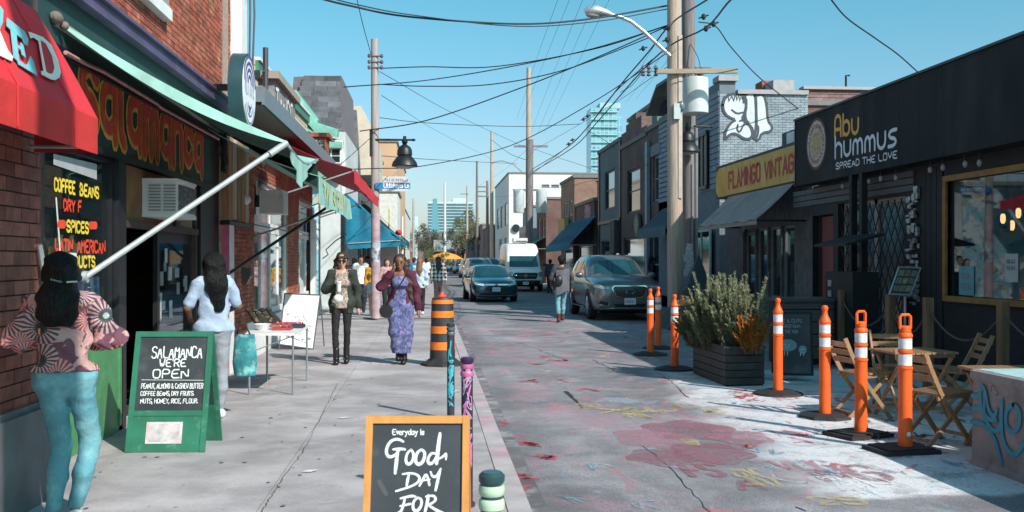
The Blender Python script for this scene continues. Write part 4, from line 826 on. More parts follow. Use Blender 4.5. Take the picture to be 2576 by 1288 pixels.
for pts in (((742,225),(800,300),(790,330),(735,262)), ((772,300),(850,325),(848,345),(770,330)), ((768,335),(862,352),(860,372),(765,362)), ((800,420),(868,425),(868,440),(800,450))):
    P = [atY(x, y, Yr-.7-.3*(i > 1)) for i, (x, y) in enumerate(pts)]; m = MB(); m.add([*P, *[p+Vector((0,.5,.05)) for p in P]], [(0,1,2,3),(7,6,5,4),(0,4,5,1),(1,5,6,2),(2,6,7,3),(3,7,4,0)]); part('roof', m, mat('faded green sheet', (.14,.34,.27), .7, var=.25, scale=3), roofs)
k = MB()
for i in range(14): k.beam(atY(790+i*5.5, 352, Yr-.8), atY(790+i*5.5, 372, Yr-.8), .03)
k.beam(atY(790, 350, Yr-.8), atY(864, 356, Yr-.8), .05); o = part('railing', k, M_wht, roofs); o['kind'] = 'stuff'
k = MB(); p = atY(836, 392, Yr-.75); k.box(p.x-.35, p.x+.3, Yr-.82, Yr-.7, p.z-.25, p.z+.25); wf = part('window', k, M_wht, roofs); k = MB()
for i in (0,1):
    for j in (0,1): k.box(p.x-.3+i*.3, p.x-.05+i*.3, Yr-.84, Yr-.82, p.z-.2+j*.22, p.z-.02+j*.22)
part('pane', k, M_pane, wf)
m = MB(); a, b = atY(780, 395, 30), atY(820, 345, 30); m.box(a.x, b.x, 30, 31, a.z, b.z); m.box(a.x-.1, b.x+.1, 29.9, 31, b.z, b.z+.12); bc = single('brick_chimney', m, M_red, 'squat brick chimney with purple scribbles left of the small white window', 'chimney')
k = MB(); scrib(k, wframe((0,29.99,0),(1,0,0),(0,-1,0)), a.x+.05, a.z+.05, b.x-a.x-.1, b.z-a.z-.1, .05, 5); part('graffiti', k, M_chalk, bc)
# mural wall across the lane
mu = thing('mural_wall', 'side wall across the lane painted with pale blue and white mural', 'building', (-4, 33, 0)); Ym = 33.0
def muralmat():
    k = NB('mural'); n = k.nz(1.1, 3, .5, 1.2); n2 = k.nz(2.2, 4, .6, 2.0, (4,0,3)); c = k.mix(k.st(n, .45, .5), (.66,.74,.75), (.30,.55,.62)); c = k.mix(k.st(n2, .60, .63), c, (.05,.20,.30)); c = k.mix(k.st(k.nz(1.6,3,.5,.8,(9,9,9)), .64, .67), c, (.62,.45,.25)); return k.out(c, .8)
M_mural = muralmat(); m = MB(); m.box(-9, XL, Ym, 38, 0, 4.1); part('wall', m, M_mural, mu)
m = MB(); m.box(XL-.1, XL+.12, Ym-.05, Ym+.5, 0, 3.6); part('corner_post', m, M_black, mu)
k = MB(); fm_ = wframe((0,Ym-.01,0),(1,0,0),(0,-1,0)); q = random.Random(9); scrib(k, fm_, XY(822,Ym), .8, XY(868,Ym)-XY(822,Ym), 2.6, .05, 12, rnd=q); part('mural_line', k, mat('mural line', (.03,.10,.16)), mu)
m = MB(); pts = [atY(x, y, Ym-.1) for x, y in ((872,588),(845,605),(820,628),(826,640),(812,650))]; m.tube(pts, .02, 5); single('wall_cable', m, M_black, 'zigzag black cable on the blue mural wall', 'cable')
# blue market awning
ba = thing('blue_awning', 'deep blue cloth awning over the corner shop beyond the lane', 'awning', (-2.4, 35, 2.5)); Yb0, Yb1 = 33.6, 42
W = lambda y, v: Vector((XL+.1+(-.98-XL-.1)*v, y, 3.85-(3.85-2.35)*v-.08*math.sin(math.pi*v)+.05*math.sin(y*3+v*4)*v))
m = MB(); m.sheet([[W(Yb0+(Yb1-Yb0)*i/14, j/8) for j in range(9)] for i in range(15)], (0,0,.01)); part('canopy', m, A_blue, ba, smooth=60)
m = MB(); q = []
for i in range(15):
    v = i/14; a = W(Yb0, v); bz = 2.15+.10*v; q.append([Vector((a.x, Yb0-.02-.10*math.sin(i*1.4)*(1-j/6), a.z*(1-j/6)+bz*j/6)) for j in range(7)])
m.sheet(q, (0,.01,0)); part('end_curtain', m, A_blue, ba, smooth=60)
m = MB(); m.sheet([[Vector((XL+.2+(-.98-XL-.2)*i/20, Yb0-.05, 2.15+.1*i/20-.08*j-(.03*abs(math.sin(i*1.1)) if j == 2 else 0))) for j in range(3)] for i in range(21)], (0,.01,0)); m.sheet([[Vector((-.97, Yb0+(Yb1-Yb0)*i/30, 2.35-.1*j-(.04*abs(math.sin(i*1.1)) if j == 2 else 0))) for j in range(3)] for i in range(31)], (-.01,0,0)); part('valance', m, A_blue, ba)
m = MB(); m.tube([(XL+.2, Yb0-.07, 2.16), (-.97, Yb0-.07, 2.27)], .02); m.tube([(-.97, Yb0, 2.34), (-.97, Yb1, 2.34)], .02); part('awning_frame', m, M_steel, ba)
# row of shops beyond, cream and tan blocks
def simple_building(name, label, X0, X1, Ya, Yb, H, wm, wins=(), wm2=None, gm=M_pane, face='R', fm=M_wht, roof=None, gname='window', base=None, cat='building'):
    """X0 = street face. face R/L picks which side the facade is; wins = (s0,s1,t0,t1) on the street face, ('E',x0,x1,z0,z1) on the end wall toward the camera"""
    h = thing(name, label, cat, (X0, Ya, 0)); m = MB(); sg = -1 if X1 > X0 else 1; fr = FX(X0, 0, sg); fe = FY(Ya, 0)
    hs_ = [w_ for w_ in wins if w_[0] != 'E']; he = [w_[1:] for w_ in wins if w_[0] == 'E']
    wallgrid(m, fr, Ya, Yb, 0, H, hs_, .15); wallgrid(m, fe, min(X0,X1), max(X0,X1), 0, H, he, .15)
    m.add([(X1,Ya,0),(X1,Yb,0),(X1,Yb,H),(X1,Ya,H),(X0,Yb,0),(X0,Yb,H),(X0,Ya,H)], [(0,1,2,3),(1,4,5,2),(2,5,6,3)]); part('wall', m, wm, h)
    for w_ in hs_: window(h, fr, *w_[:4], fm, gm, mull=(0,1) if w_[3]-w_[2] > .9 else (0,0), b=.07, depth=.12, name=gname)
    for w_ in he: window(h, fe, *w_, fm, gm, mull=(0,1), b=.07, depth=.12, name=gname)
    m = MB(); m.box(min(X0,X1)-.08, max(X0,X1)+.08, Ya-.08, Yb+.08, H+.002, H+.16); part('parapet_cap', m, roof or mat('coping', (.20,.18,.18), .8), h)
    return h
z_ = lambda py, Y: 1.6+(655-py)/F*Y
b1 = simple_building('market_shop', 'low shop under the blue and green awnings left', XL, -9, 38.1, 54, 4.6, mat('dark shop wall', (.10,.10,.11), .8, var=.4, scale=1), [(39+i*3.4, 41.4+i*3.4, .2, 2.6) for i in range(4)], fm=M_lblue)
Yc = 45.; b2 = thing('cream_gable_house', 'tall cream gabled wall behind the left hydro pole', 'building', (-5, Yc, 0))
gp = [atY(x, y, Yc) for x, y in ((868,440),(868,268),(908,266),(922,292),(942,335),(942,440))]
m = MB(); m.prism([(p.x, p.z) for p in gp], lambda x, z: Vector((x, Yc, z)), lambda x, z: Vector((x, Yc+8, z))); part('wall', m, M_cream, b2)
m = MB(); p = [atY(x, y, Yc-.6) for x, y in ((866,440),(866,280),(896,276),(906,440))]; m.prism([(q.x, q.z) for q in p], lambda x, z: Vector((x, Yc-.6, z)), lambda x, z: Vector((x, Yc-.1, z))); part('slate_side', m, M_slate2, b2)
b3 = simple_building('tan_block', 'plain tan block wall facing the camera behind the black lantern', XY(998,62), -12, 62, 84, z_(360,62), M_tan, [])
b4 = simple_building('brick_annex', 'brown brick wall left of the tan block', XY(944,52), -9, 52, 60, z_(380,52), brickmat('brown brick far', (.22,.10,.07), (.28,.13,.09), (.3,.24,.2)), [])
b5 = simple_building('white_annex', 'white wall with blank panels below the street name sign', XY(1000,56), XY(944,56)-1, 56.1, 61.5, z_(485,56), mat('white wall', (.62,.62,.60), .8), [])
b6 = simple_building('far_cream_block', 'narrow cream building far down the left side', -2.9, -10, 86, 110, z_(445,86), M_cream, [(88+i*4, 90+i*4, 3.4, 5) for i in range(5)])
b7 = simple_building('far_white_block', 'white building farthest down the left side', -2.9, -10, 112, 150, z_(520,112), mat('white wall', (.6,.6,.6)), [(114+i*5, 117+i*5, 3.2, 4.6) for i in range(6)])
b8 = simple_building('far_low_block', 'low red building at the far left end of the street', -2.9, -10, 152, 195, 4.5, mat('dull red wall', (.35,.12,.09), .9), [(156+i*6, 159+i*6, .6, 2.6) for i in range(6)])
def awning(name, label, X, Y0_, Y1_, zt, zb, prj, sg, cm, val=.25, scal=True, stripes=None):
    a = thing(name, label, 'awning', (X, (Y0_+Y1_)/2, zb)); xf = X+sg*prj
    pt = lambda y, t: Vector((X+sg*.03+(xf-X-sg*.03)*t, y, zt-(zt-zb)*t-.03*math.sin(math.pi*t)))
    n = max(6, int((Y1_-Y0_)/.7)); m = MB(); m.sheet([[pt(Y0_+(Y1_-Y0_)*i/n, j/4) for j in range(5)] for i in range(n+1)], (0,0,.01)); part('canopy', m, cm, a, smooth=60)
    m = MB(); m.sheet([[Vector((xf+.003*sg, Y0_+(Y1_-Y0_)*i/(2*n), zb-val*j/2-(.04*(i % 2) if j == 2 and scal else 0))) for j in range(3)] for i in range(2*n+1)], (-.01*sg,0,0)); part('valance', m, cm, a)
    m = MB(); m.tube([(xf-.02*sg, Y0_, zb-.01), (xf-.02*sg, Y1_, zb-.01)], .02, 6)
    for y in (Y0_+.03, Y1_-.03): m.tube([(X, y, zb), (xf-.02*sg, y, zb-.01)], .02, 6)
    part('awning_frame', m, M_steel, a)
    if stripes:
        for i in range(int((Y1_-Y0_)/.35)):
            y = Y0_+.1+i*.35; k = MB(); k.add([pt(y, .02)+Vector((0,0,.014)), pt(y+.12, .02)+Vector((0,0,.014)), pt(y+.12, .98)+Vector((0,0,.014)), pt(y, .98)+Vector((0,0,.014))], [(0,1,2,3)]); part('stripe', k, stripes, a)
    return a
awning('dark_green_awning', 'dark green awning with red goods beyond the blue awning', XL, 43, 56, 4.2, 2.6, 1.8, 1, cloth2('dark green awning cloth', (.02,.11,.09), .2))
awning('teal_awning', 'small dull teal awning farther along the left shops', XL, 58, 66, 3.6, 2.6, 1.6, 1, cloth2('teal cloth', (.05,.26,.28), .2))
awning('white_awning', 'whitish awning far down the left pavement', XL, 70, 84, 3.4, 2.5, 1.6, 1, cloth2('pale cloth', (.5,.5,.5), .2))
m = MB(); p = atY(1003, 585, 46); m.ell((p.x, 46, p.z), (.16,.16,.13)); single('red_lantern', m, A_red, 'red hanging lantern under the dark green awning', 'lantern', smooth=True)
m = MB(); p = atY(978, 560, 50); m.box(p.x-.02, p.x+.02, 49.9, 50.5, p.z-.6, p.z+.7); single('hanging_banner', m, mat('yellow banner', (.55,.42,.08), .8), 'small yellow banner on the far left facades', 'banner')
# ================================================================ end of the street
eh = simple_building('far_red_house', 'low red house with a grey roof closing the far end of the street', XY(1090,205), XY(1180,205), 205, 215, z_(628,205), mat('far red', (.42,.13,.11), .9), [('E', XY(1100+i*18,205), XY(1108+i*18,205), .8, 2.4) for i in range(4)])
m = MB(); m.beam((XY(1130,205), 203.5, z_(632,205)), (XY(1130,205), 209, z_(604,205)), XY(1166,205)-XY(1088,205), .2, up=(0,0,1)); part('roof', m, mat('far grey roof', (.26,.28,.29), .7), eh)
m = MB(); k = XY(1140,202); m.box(k, k+1.2, 202, 202.4, z_(622,202), z_(603,202)); m.box(k+.5, k+.6, 202, 202.1, 0, z_(622,202)); single('far_billboard', m, mat('billboard', (.5,.5,.5)), 'pale billboard above the far red house', 'billboard')
eh2 = simple_building('far_brown_house', 'wide low house with a brown roof behind the red one', XY(1050,230), XY(1165,230), 230, 245, z_(600,230), mat('far brown', (.2,.14,.13), .9), [])
m = MB(); m.beam((XY(1110,230), 228, z_(606,230)), (XY(1110,230), 240, z_(583,230)), XY(1162,230)-XY(1066,230), .3, up=(0,0,1)); part('roof', m, mat('far brown roof', (.16,.13,.14), .9), eh2)
m = MB(); k = XY(1112,226); m.box(k, k+.9, 226, 227, 5, z_(585,226)); single('far_chimney', m, M_black, 'black chimney on the far brown roof', 'chimney')
# hotel-like slab with banded balconies
hb = thing('pale_slab_block', 'pale high slab with banded balconies on the skyline', 'building', (XY(1130,480), 480, 0))
x0, x1 = XY(1076,480), XY(1190,480); M_far = mat('hazy white', (.50,.60,.63), .8, var=.03); M_fart = mat('hazy teal', (.34,.50,.54), .5, var=.15, scale=.2)  # distance haze is mixed into these two skyline colours
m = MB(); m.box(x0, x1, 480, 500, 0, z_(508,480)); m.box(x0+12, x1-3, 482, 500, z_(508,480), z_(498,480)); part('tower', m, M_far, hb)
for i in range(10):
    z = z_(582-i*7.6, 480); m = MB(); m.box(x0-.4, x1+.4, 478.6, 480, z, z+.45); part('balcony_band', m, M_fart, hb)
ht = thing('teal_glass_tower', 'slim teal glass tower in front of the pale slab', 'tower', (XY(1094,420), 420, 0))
m = MB(); x = XY(1094, 420); q = [(x-1.0, 420), (x+1.0, 420)]; zt = z_(500, 420); m.prism([(x-1.9,0),(x+1.9,0),(x+1.8,zt*.5),(x+.9,zt),(x-.9,zt),(x-1.5,zt*.5)], lambda a, b: Vector((a,420,b)), lambda a, b: Vector((a,426,b))); part('tower', m, mat('teal glass far', (.12,.32,.37), .3), ht)  # tower colour paled to stand for distance haze
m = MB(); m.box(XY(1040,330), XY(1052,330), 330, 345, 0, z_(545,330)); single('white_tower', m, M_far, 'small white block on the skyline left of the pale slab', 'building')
# ================================================================ RIGHT: black restaurant with the Abu Hummus sign
XR = 7.0; M_char = mat('charcoal cladding', (.017,.018,.021), .75, var=.3, scale=2.5, spec=.25, col2=(.028,.029,.032), c2s=1.2, stretch=(1,1,.35)); M_blk2 = mat('black timber', (.012,.012,.014), .7, var=.3, scale=6, bump=.2)
M_oak = mat('ochre window trim', (.30,.15,.035), .6, var=.3, scale=5); M_timb = mat('patio post wood', (.22,.13,.07), .7, var=.3, scale=4, stretch=(6,6,.6))
ab = thing('black_restaurant', 'charcoal restaurant with a deep sign band, ochre framed window and grilled door', 'building', (XR, 14, RZ))
ya, yb = 8.9, YX(2000, XR); zs0, zs1 = 3.02, 4.27; XW = XR+.35
m = MB(); m.box(XR, XR+.32, ya, yb, zs0, zs1); m.box(XR+.32, 14, ya+.3, yb-.02, zs1-.12, zs1-.02); m.box(XW+.1, 14, ya, ya+.12, RZ, zs1-.12); m.box(XW+.1, 14, yb-.14, yb-.02, RZ, zs1-.12); part('sign_band', m, M_char, ab)
m = MB(); m.box(XR-.03, XR+.3, ya, yb+.01, zs1, zs1+.035); part('sign_cap', m, M_black, ab)
for i in range(7): m = MB(); m.box(XR-.004, XR, ya+1.22*i+.6, ya+1.22*i+.606, zs0, zs1); part('panel_joint', m, M_black, ab)
for y in (ya, yb-.03): m = MB(); m.box(XR-.012, XR, y, y+.03, zs0, zs1); part('corner_strip', m, M_black, ab)
fr = wframe((XW, 0, 0), (0,1,0), (-1,0,0)); fs = wframe((XR, 0, 0), (0,1,0), (-1,0,0))
wo = (YX(3000, XW) if False else 9.4, YX(2384, XW), 1.10, 2.72); do = (YX(2278, XW), YX(2108, XW), RZ, 2.62); rd = (YX(2096, XW), YX(2042, XW), RZ, 2.45)
m = MB(); wallgrid(m, fr, ya, yb, RZ, zs0, [wo, do, rd], .25); part('wall', m, M_blk2, ab)
# board cladding between window and door, lap siding above the door
for i in range(7):
    y = wo[1]+.12+i*.16
    if y < do[0]-.6: k = MB(); k.fbox(fr, y, y+.145, RZ, 2.95, 0, .02); part('board', k, M_blk2, ab)
for i in range(3): k = MB(); k.fbox(fr, do[0]-.3, rd[1]+.9, 2.66+i*.11, 2.75+i*.11, 0, .03); part('clapboard', k, mat('grey clapboard', (.10,.105,.12), .7), ab)
f = MB(); f.fbox(fr, wo[0]-.08, wo[0], wo[2]-.08, wo[3]+.08, -.05, .04); f.fbox(fr, wo[1], wo[1]+.08, wo[2]-.08, wo[3]+.08, -.05, .04); f.fbox(fr, wo[0], wo[1], wo[2]-.08, wo[2], -.05, .06); f.fbox(fr, wo[0], wo[1], wo[3], wo[3]+.08, -.05, .04)
wf = part('window', f, M_oak, ab); k = MB(); k.fbox(fr, *wo, -.04, -.03); part('pane', k, glassmat('restaurant glass', (.015,.03,.04), .55, .02), wf)
k = MB(); ym = YX(2435, XW)-.9; k.fbox(fr, ym, ym+.05, wo[2], wo[3], -.06, -.04); part('mullion', k, M_black, wf)
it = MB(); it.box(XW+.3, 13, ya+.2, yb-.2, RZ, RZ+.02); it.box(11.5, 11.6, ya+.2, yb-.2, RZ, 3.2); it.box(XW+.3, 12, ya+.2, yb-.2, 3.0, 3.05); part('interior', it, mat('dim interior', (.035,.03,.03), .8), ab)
for i, (px, py) in enumerate(((2523,550),(2546,567),(2562,536))):
    p = atX(px, py, XW+.9); k = MB(); k.lathe([(.02,-.07),(.035,-.03),(.035,.04),(.02,.07)], p, 10); lp = single('pendant_bulb', k, mat('warm bulb', (.9,.5,.2), .5, emis=((1,.55,.25), 6)), ['leftmost glowing bulb in the restaurant window', 'lowest glowing bulb in the restaurant window', 'highest glowing bulb in the restaurant window'][i], 'lamp', smooth=True)
    k = MB(); k.tube([p+Vector((0,0,.07)), (p.x, p.y, 3.0)], .006, 5); part('cord', k, M_black, lp)
p = atX(2422, 706, XW-.03); k = MB(); k.fbox(fr, p.y-.19, p.y+.19, p.z-.2, p.z+.2, -.025, -.02); tp = single('teal_notice', k, mat('teal paper', (.10,.36,.42), .6), 'teal paper notice in the restaurant window corner', 'notice'); k = MB()
tf = wframe((XW+.018,0,0), (0,-1,0), (-1,0,0)); illeg(k, tf, -p.y-.12, p.z+.03, .24, .08, .012, 5); illeg(k, tf, -p.y-.12, p.z-.12, .24, .08, .012, 5, seed=3); part('lettering', k, mat('pink ink', (.6,.15,.2)), tp)
p = atX(2535, 678, XW-.03); k = MB(); k.fbox(fr, p.y-.14, p.y+.14, p.z-.16, p.z+.2, -.025, -.02); tp = single('menu_notice', k, mat('grey paper', (.45,.47,.48)), 'pale paper menu taped inside the restaurant window', 'notice'); k = MB()
for i in range(2): illeg(k, tf, -p.y-.1, p.z+.08-.08*i, .2, .045, .008, 6, seed=i)
part('lettering', k, M_black, tp)
rj = random.Random(12)
for i in range(3):
    p = atX(2440+i*38, 690, XW+.7); sk = [((0,0,0),(0,0,.35),.2,.16,.7),((0,0,.35),(0,0,.5),.06,.06),((0,0,.58),(0,0,.62),.1,.1)]
    o = skinobj('person', mat('seated person clothes %d' % i, [(.3,.24,.2),(.42,.40,.36),(.12,.10,.10)][i], .8), None, sk, .03); o.location = (p.x, p.y, 1.05); tag(o, ['dim seated guest nearest the window corner inside the restaurant', 'dim seated guest in a pale top inside the restaurant', 'dim dark clothed guest at the right inside the restaurant'][i], 'person', 'guests inside the restaurant')
# folding security grille over the glazed door
gd = part('grille_door', MB().fbox(fr, do[0], do[0]+.07, do[2], do[3], -.2, -.12).fbox(fr, do[1]-.07, do[1], do[2], do[3], -.2, -.12).fbox(fr, (do[0]+do[1])/2-.06, (do[0]+do[1])/2+.06, do[2], do[3], -.2, -.12).fbox(fr, do[0]+.07, do[1]-.07, do[3]-.08, do[3], -.2, -.12).fbox(fr, do[0]+.07, do[1]-.07, do[2], do[2]+.5, -.2, -.12), mat('grey door frame', (.42,.38,.36), .6), ab)
k = MB(); k.fbox(fr, do[0]+.07, do[1]-.07, do[2]+.5, do[3]-.08, -.17, -.16); part('pane', k, mat('grey curtain pane', (.12,.13,.14), .15, var=.5, scale=1.5), gd)
nx = 11; nz_ = 7; W_ = (do[1]-do[0]-.06)
for s in (-1, 1):
    for i in range(-nz_, nx+nz_):
        k = MB(); a0 = do[0]+.03+W_*i/nx; dzz = (do[3]-RZ-.1)/nz_; pts = []
        for j in range(nz_+1):
            a = a0+s*(W_/nx)*j*1.0; 
            if do[0]+.02 <= a <= do[1]-.02: pts.append((a, do[2]+.05+dzz*j))
        if len(pts) > 1: k.beam(fr(*pts[0], -.06+.012*s), fr(*pts[-1], -.06+.012*s), .018, .006); part('grille_bar', k, mat('grille steel', (.05,.05,.055), .5), ab)
m = MB(); m.fbox(fr, rd[0]+.02, rd[1]-.02, RZ, rd[3]-.02, -.18, -.12); part('red_door', m, mat('deep red door', (.16,.012,.015), .5), ab)
# silvery foil garland on the pier
k = MB(); rj = random.Random(4)
for i in range(90): y = do[0]-.38+rj.uniform(-.14,.14); z = rj.uniform(.9, 2.7); k.fbox(fr, y, y+rj.uniform(.04,.12), z, z+rj.uniform(.02,.07), .03, .04+rj.random()*.05)
o = single('garland', k, mat('tinsel', (.32,.33,.36), .3, .5, var=.5, scale=20), 'silvery garland hung down the black pier by the grilled door', 'garland'); o['kind'] = 'stuff'
# porch posts, ledge awning, utility cabinet
m = MB(); 
for px in (2146, 2172): p = atX(px, 600, XR+.05); m = MB(); m.box(XR+.0, XR+.1, p.y-.05, p.y+.05, RZ, zs0); part('porch_post', m, M_blk2, ab)
a, b = YX(2168, 6.6), YX(2085, 6.6); m = MB(); m.add([(6.95,a,2.02),(6.95,b,2.02),(6.35,b,1.86),(6.35,a,1.86),(6.95,a,1.98),(6.95,b,1.98),(6.35,b,1.82),(6.35,a,1.82)], [(0,1,2,3),(7,6,5,4),(0,3,7,4),(2,6,7,3),(0,4,5,1),(1,5,6,2)]); cb = single('service_hatch', m, M_blk2, 'small black hatch canopy with a cabinet beneath beside the red door', 'cabinet')
m = MB(); m.box(6.5, 6.92, a+.1, b-.1, RZ, 1.42); part('cabinet', m, M_blk2, cb)
k = MB()
for i in range(5): z = .5+i*.17; k = MB(); k.box(6.49, 6.498, b-.35, b-.22, z, z+.1); part('sticker', k, mat('pale sticker', (.4,.42,.45)), cb)
# lettering and round logo
def sgn(px, py): p = atX(px, py, XR); return -p.y, p.z
fl = wframe((XR-.004, 0, 0), (0,-1,0), (-1,0,0))
c = sgn(2054, 362); r = .5*(1+.0); rr = (sgn(2078,362)[0]-sgn(2030,362)[0])/2; rz_ = (sgn(2054,308)[1]-sgn(2054,418)[1])/2; R_ = (rr+rz_)/2
def disc(rad, col, d, nm, n=40, wob=0):
    k = MB(); v = [fl(c[0]+rad*(1+random.uniform(-wob,wob))*math.cos(2*math.pi*i/n), c[1]+rad*(1+random.uniform(-wob,wob))*math.sin(2*math.pi*i/n), d) for i in range(n)]; k.add(v, [tuple(range(n))]); part(nm, k, col, ab)
disc(R_*1.12, mat('logo red ring', (.10,.015,.015), .6), .001, 'logo_ring'); disc(R_, mat('logo plate', (.52,.44,.38), .6, col2=(.40,.25,.2), c2s=9), .003, 'logo'); disc(R_*.55, mat('logo hummus', (.45,.30,.14), .6, var=.4, scale=18, col2=(.60,.42,.20), c2s=8), .005, 'logo_centre', 24, .15)
k = MB(); q = random.Random(2)
for i in range(26): t = i/26*6.283; ribbon(k, [(c[0]+R_*.72*math.cos(t), c[1]+R_*.72*math.sin(t)), (c[0]+R_*(.8+.08*q.random())*math.cos(t+.12), c[1]+R_*.84*math.sin(t+.12))], .03, fl, d=.006)
part('logo_garnish', k, mat('garnish', (.32,.08,.05)), ab)
SF = {'A':'00 05 16 26 35 30;02 32', 'b':'06 00;01 10 20 31 33 24 14 03', 'u':'04 01 10 20 31 34', 'H':'06 00;36 30;03 14 24 33'.replace('36 30','30 33'), 'm':'00 03 14 23 20;23 34 43 40', 's':'34 14 03 12 22 31 20 00'}
old = dict(FONT); FONT.update(SF)
def lbl(s, p0, p1, pt, lw, m_, nm):
    a = sgn(*p0); b = sgn(*p1); t = sgn(*pt); k = MB(); text(k, s, fl, a[0], a[1], t[1]-a[1], lw, fit=b[0]-a[0], round_=2, slope=(b[1]-a[1])/(b[0]-a[0]), d=.002, sp=1.2); part(nm, k, m_, ab)
oy = mat('orange sign lettering', (.80,.36,.03), .5); lw_ = mat('pale sign lettering', (.70,.71,.78), .5)
lbl('Abu', (2101, 344), (2160, 334), (2101, 293), .062, oy, 'lettering')
lbl('Hummus', (2102, 397), (2256, 365), (2102, 345), .058, lw_, 'lettering')
FONT.clear(); FONT.update(old); lbl('SPREAD THE LOVE', (2104, 426), (2257, 397), (2104, 411), .022, lw_, 'lettering')
# string lights below the band
for nb__, (px, py) in enumerate(((2120,463),(2186,450),(2216,443),(2254,440),(2340,420),(2428,405),(2464,402),(2372,414))):
    p = atX(px, py, XR+.12); p.z = min(p.z, 2.98); k = MB(); k.tube([(p.x,p.y,3.02),(p.x,p.y,p.z)], .008, 5); s_ = single('festoon_bulb', k, M_black, 'small unlit festoon bulb under the black sign band, '+['leftmost','second from the left','third from the left','fourth from the left','fifth from the left','seventh from the left','farthest right','sixth from the left'][nb__], 'lamp', group='festoon bulbs under the black sign band'); k = MB(); k.ell((p.x,p.y,p.z-.04), (.035,.035,.05), 8, 5); part('bulb', k, mat('unlit bulb', (.35,.33,.34), .15), s_)
m = MB(); p = atX(2365, 165, XR+1.2); m.lathe([(.45,0),(.45,.25),(.5,.3),(.2,.42)], (p.x, p.y, 4.2), 16); single('roof_vent', m, M_steel, 'round metal vent on the roof behind the black sign band', 'vent', smooth=True)
# low neighbour building off the right edge of the picture (casts the near shade)
nb_ = simple_building('low_neighbour', 'low dark building just outside the right edge', 7.1, 13, -2, 8.85, 2.75, M_blk2, [(1, 3.4, .9, 2.3), (5, 7.4, .9, 2.3)])
# ---------------------------------------------------------------- Flamingo Vintage
XFm = 7.4; fv = thing('vintage_shop', 'yellow signed vintage shop between the black restaurant and the grey brick side wall', 'building', (XFm, 22, RZ))
y0, y1 = YX(2004, XFm), YX(1800, XFm); Xw = XFm+.25; frf = wframe((Xw,0,0),(0,1,0),(-1,0,0))
wins = [(YX(2005,Xw)+.15+.85*i, YX(2005,Xw)+.93+.85*i, .75, 2.35) for i in range(4)]; dr_ = (y1-2.4, y1-1.5, RZ, 2.3)
m = MB(); wallgrid(m, frf, y0-.2, y1, RZ, 3.2, wins+[dr_], .2); m.box(Xw+.25, 12.5, y0-.2, y1, 3.9, 3.95); m.box(12.4, 12.5, y0-.2, y1, RZ, 3.9); part('wall', m, mat('grey shop wall', (.10,.105,.115), .8, var=.3), fv)
for w_ in wins: window(fv, frf, *w_, mat('pale frame', (.20,.22,.23), .6), M_glass, mull=(0,0), b=.06, depth=.12, name='shop_window')
window(fv, frf, *dr_, M_black, M_glass, mull=(0,0), b=.1, name='door')
m = MB(); m.box(Xw+1.5, Xw+1.55, y0, y1, RZ, 3.2); m.box(Xw+.2, Xw+1.5, y0, y1, RZ, RZ+.03); part('shop_interior', m, mat('vintage interior', (.05,.06,.06), .8, var=.5), fv)
m = MB(); m.box(XFm+.02, XFm+.24, y0, y1, 3.18, 4.02); part('sign_box', m, mat('sign back black', (.02,.02,.025), .6), fv)
m = MB(); n = 9
ylist = [-y1+.02, -y0]
m.prism([(-y1+.30,3.22),(-y0,3.22),(-y0,3.95),(-y1+.35,3.95),(-y1+.12,3.88),(-y1+.04,3.7),(-y1+.05,3.4),(-y1+.14,3.27)], lambda a, b: Vector((XFm+.02, -a, b)), lambda a, b: Vector((XFm, -a, b))); part('sign_face', m, mat('yellow sign', (.60,.36,.07), .6, var=.12, scale=3, col2=(.64,.50,.28), c2s=1.4, c2t=.62), fv)
def sg2(px, py): p = atX(px, py, XFm); return -p.y, p.z
ff_ = wframe((XFm-.004,0,0),(0,-1,0),(-1,0,0)); k = MB(); rm = mat('red sign lettering', (.42,.03,.025), .6)
for s, a, b, t in (('FLAMINGO', (1834,474), (1912,452), (1834,436)), ('VINTAGE', (1924,450), (2012,424), (1924,412))):
    A_, B_, T_ = sg2(*a), sg2(*b), sg2(*t); text(k, s, ff_, A_[0], A_[1]+.0, T_[1]-A_[1], .085, fit=B_[0]-A_[0], round_=0, slope=(B_[1]-A_[1])/(B_[0]-A_[0])*.6, sp=1.5)
part('lettering', k, rm, fv)
ag = thing('grey_awning', 'charcoal grey awning below the yellow Flamingo Vintage sign', 'awning', (XFm, 22, 2.4)); ya_, yb_ = YX(1903, 6.6), YX(1755, 6.6)
pt = lambda y, t: Vector((XFm-.02+(6.6-XFm)*t, y, 3.16-(3.16-2.42)*t-.03*math.sin(math.pi*t)))
m = MB(); m.sheet([[pt(ya_+(yb_-ya_)*i/14, j/5)+Vector((0,0,.02*math.sin(i*2.1)*j/5)) for j in range(6)] for i in range(15)], (0,0,.01)); part('canopy', m, A_grey, ag, smooth=60)
m = MB(); m.sheet([[Vector((6.6, ya_+(yb_-ya_)*i/14, 2.42-.09*j)) for j in range(2)] for i in range(15)], (.01,0,0)); part('valance', m, A_grey, ag)
m = MB(); m.tube([(6.62,ya_,2.41),(6.62,yb_,2.41)], .02); m.tube([(Xw,ya_+.04,2.41),(6.62,ya_+.04,2.41)], .02); m.tube([(Xw,yb_-.04,2.41),(6.62,yb_-.04,2.41)], .02); part('awning_frame', m, M_black, ag)
m = MB(); m.box(7.9, 8.6, 20.9, 21.8, 3.98, 4.45); a_ = single('rooftop_unit', m, M_dgreen, 'dark green rooftop unit above the yellow sign', 'air conditioner'); k = MB(); k.box(7.86, 7.9, 21.0, 21.4, 4.05, 4.4); part('vent', k, M_wht, a_)
rj = random.Random(6)
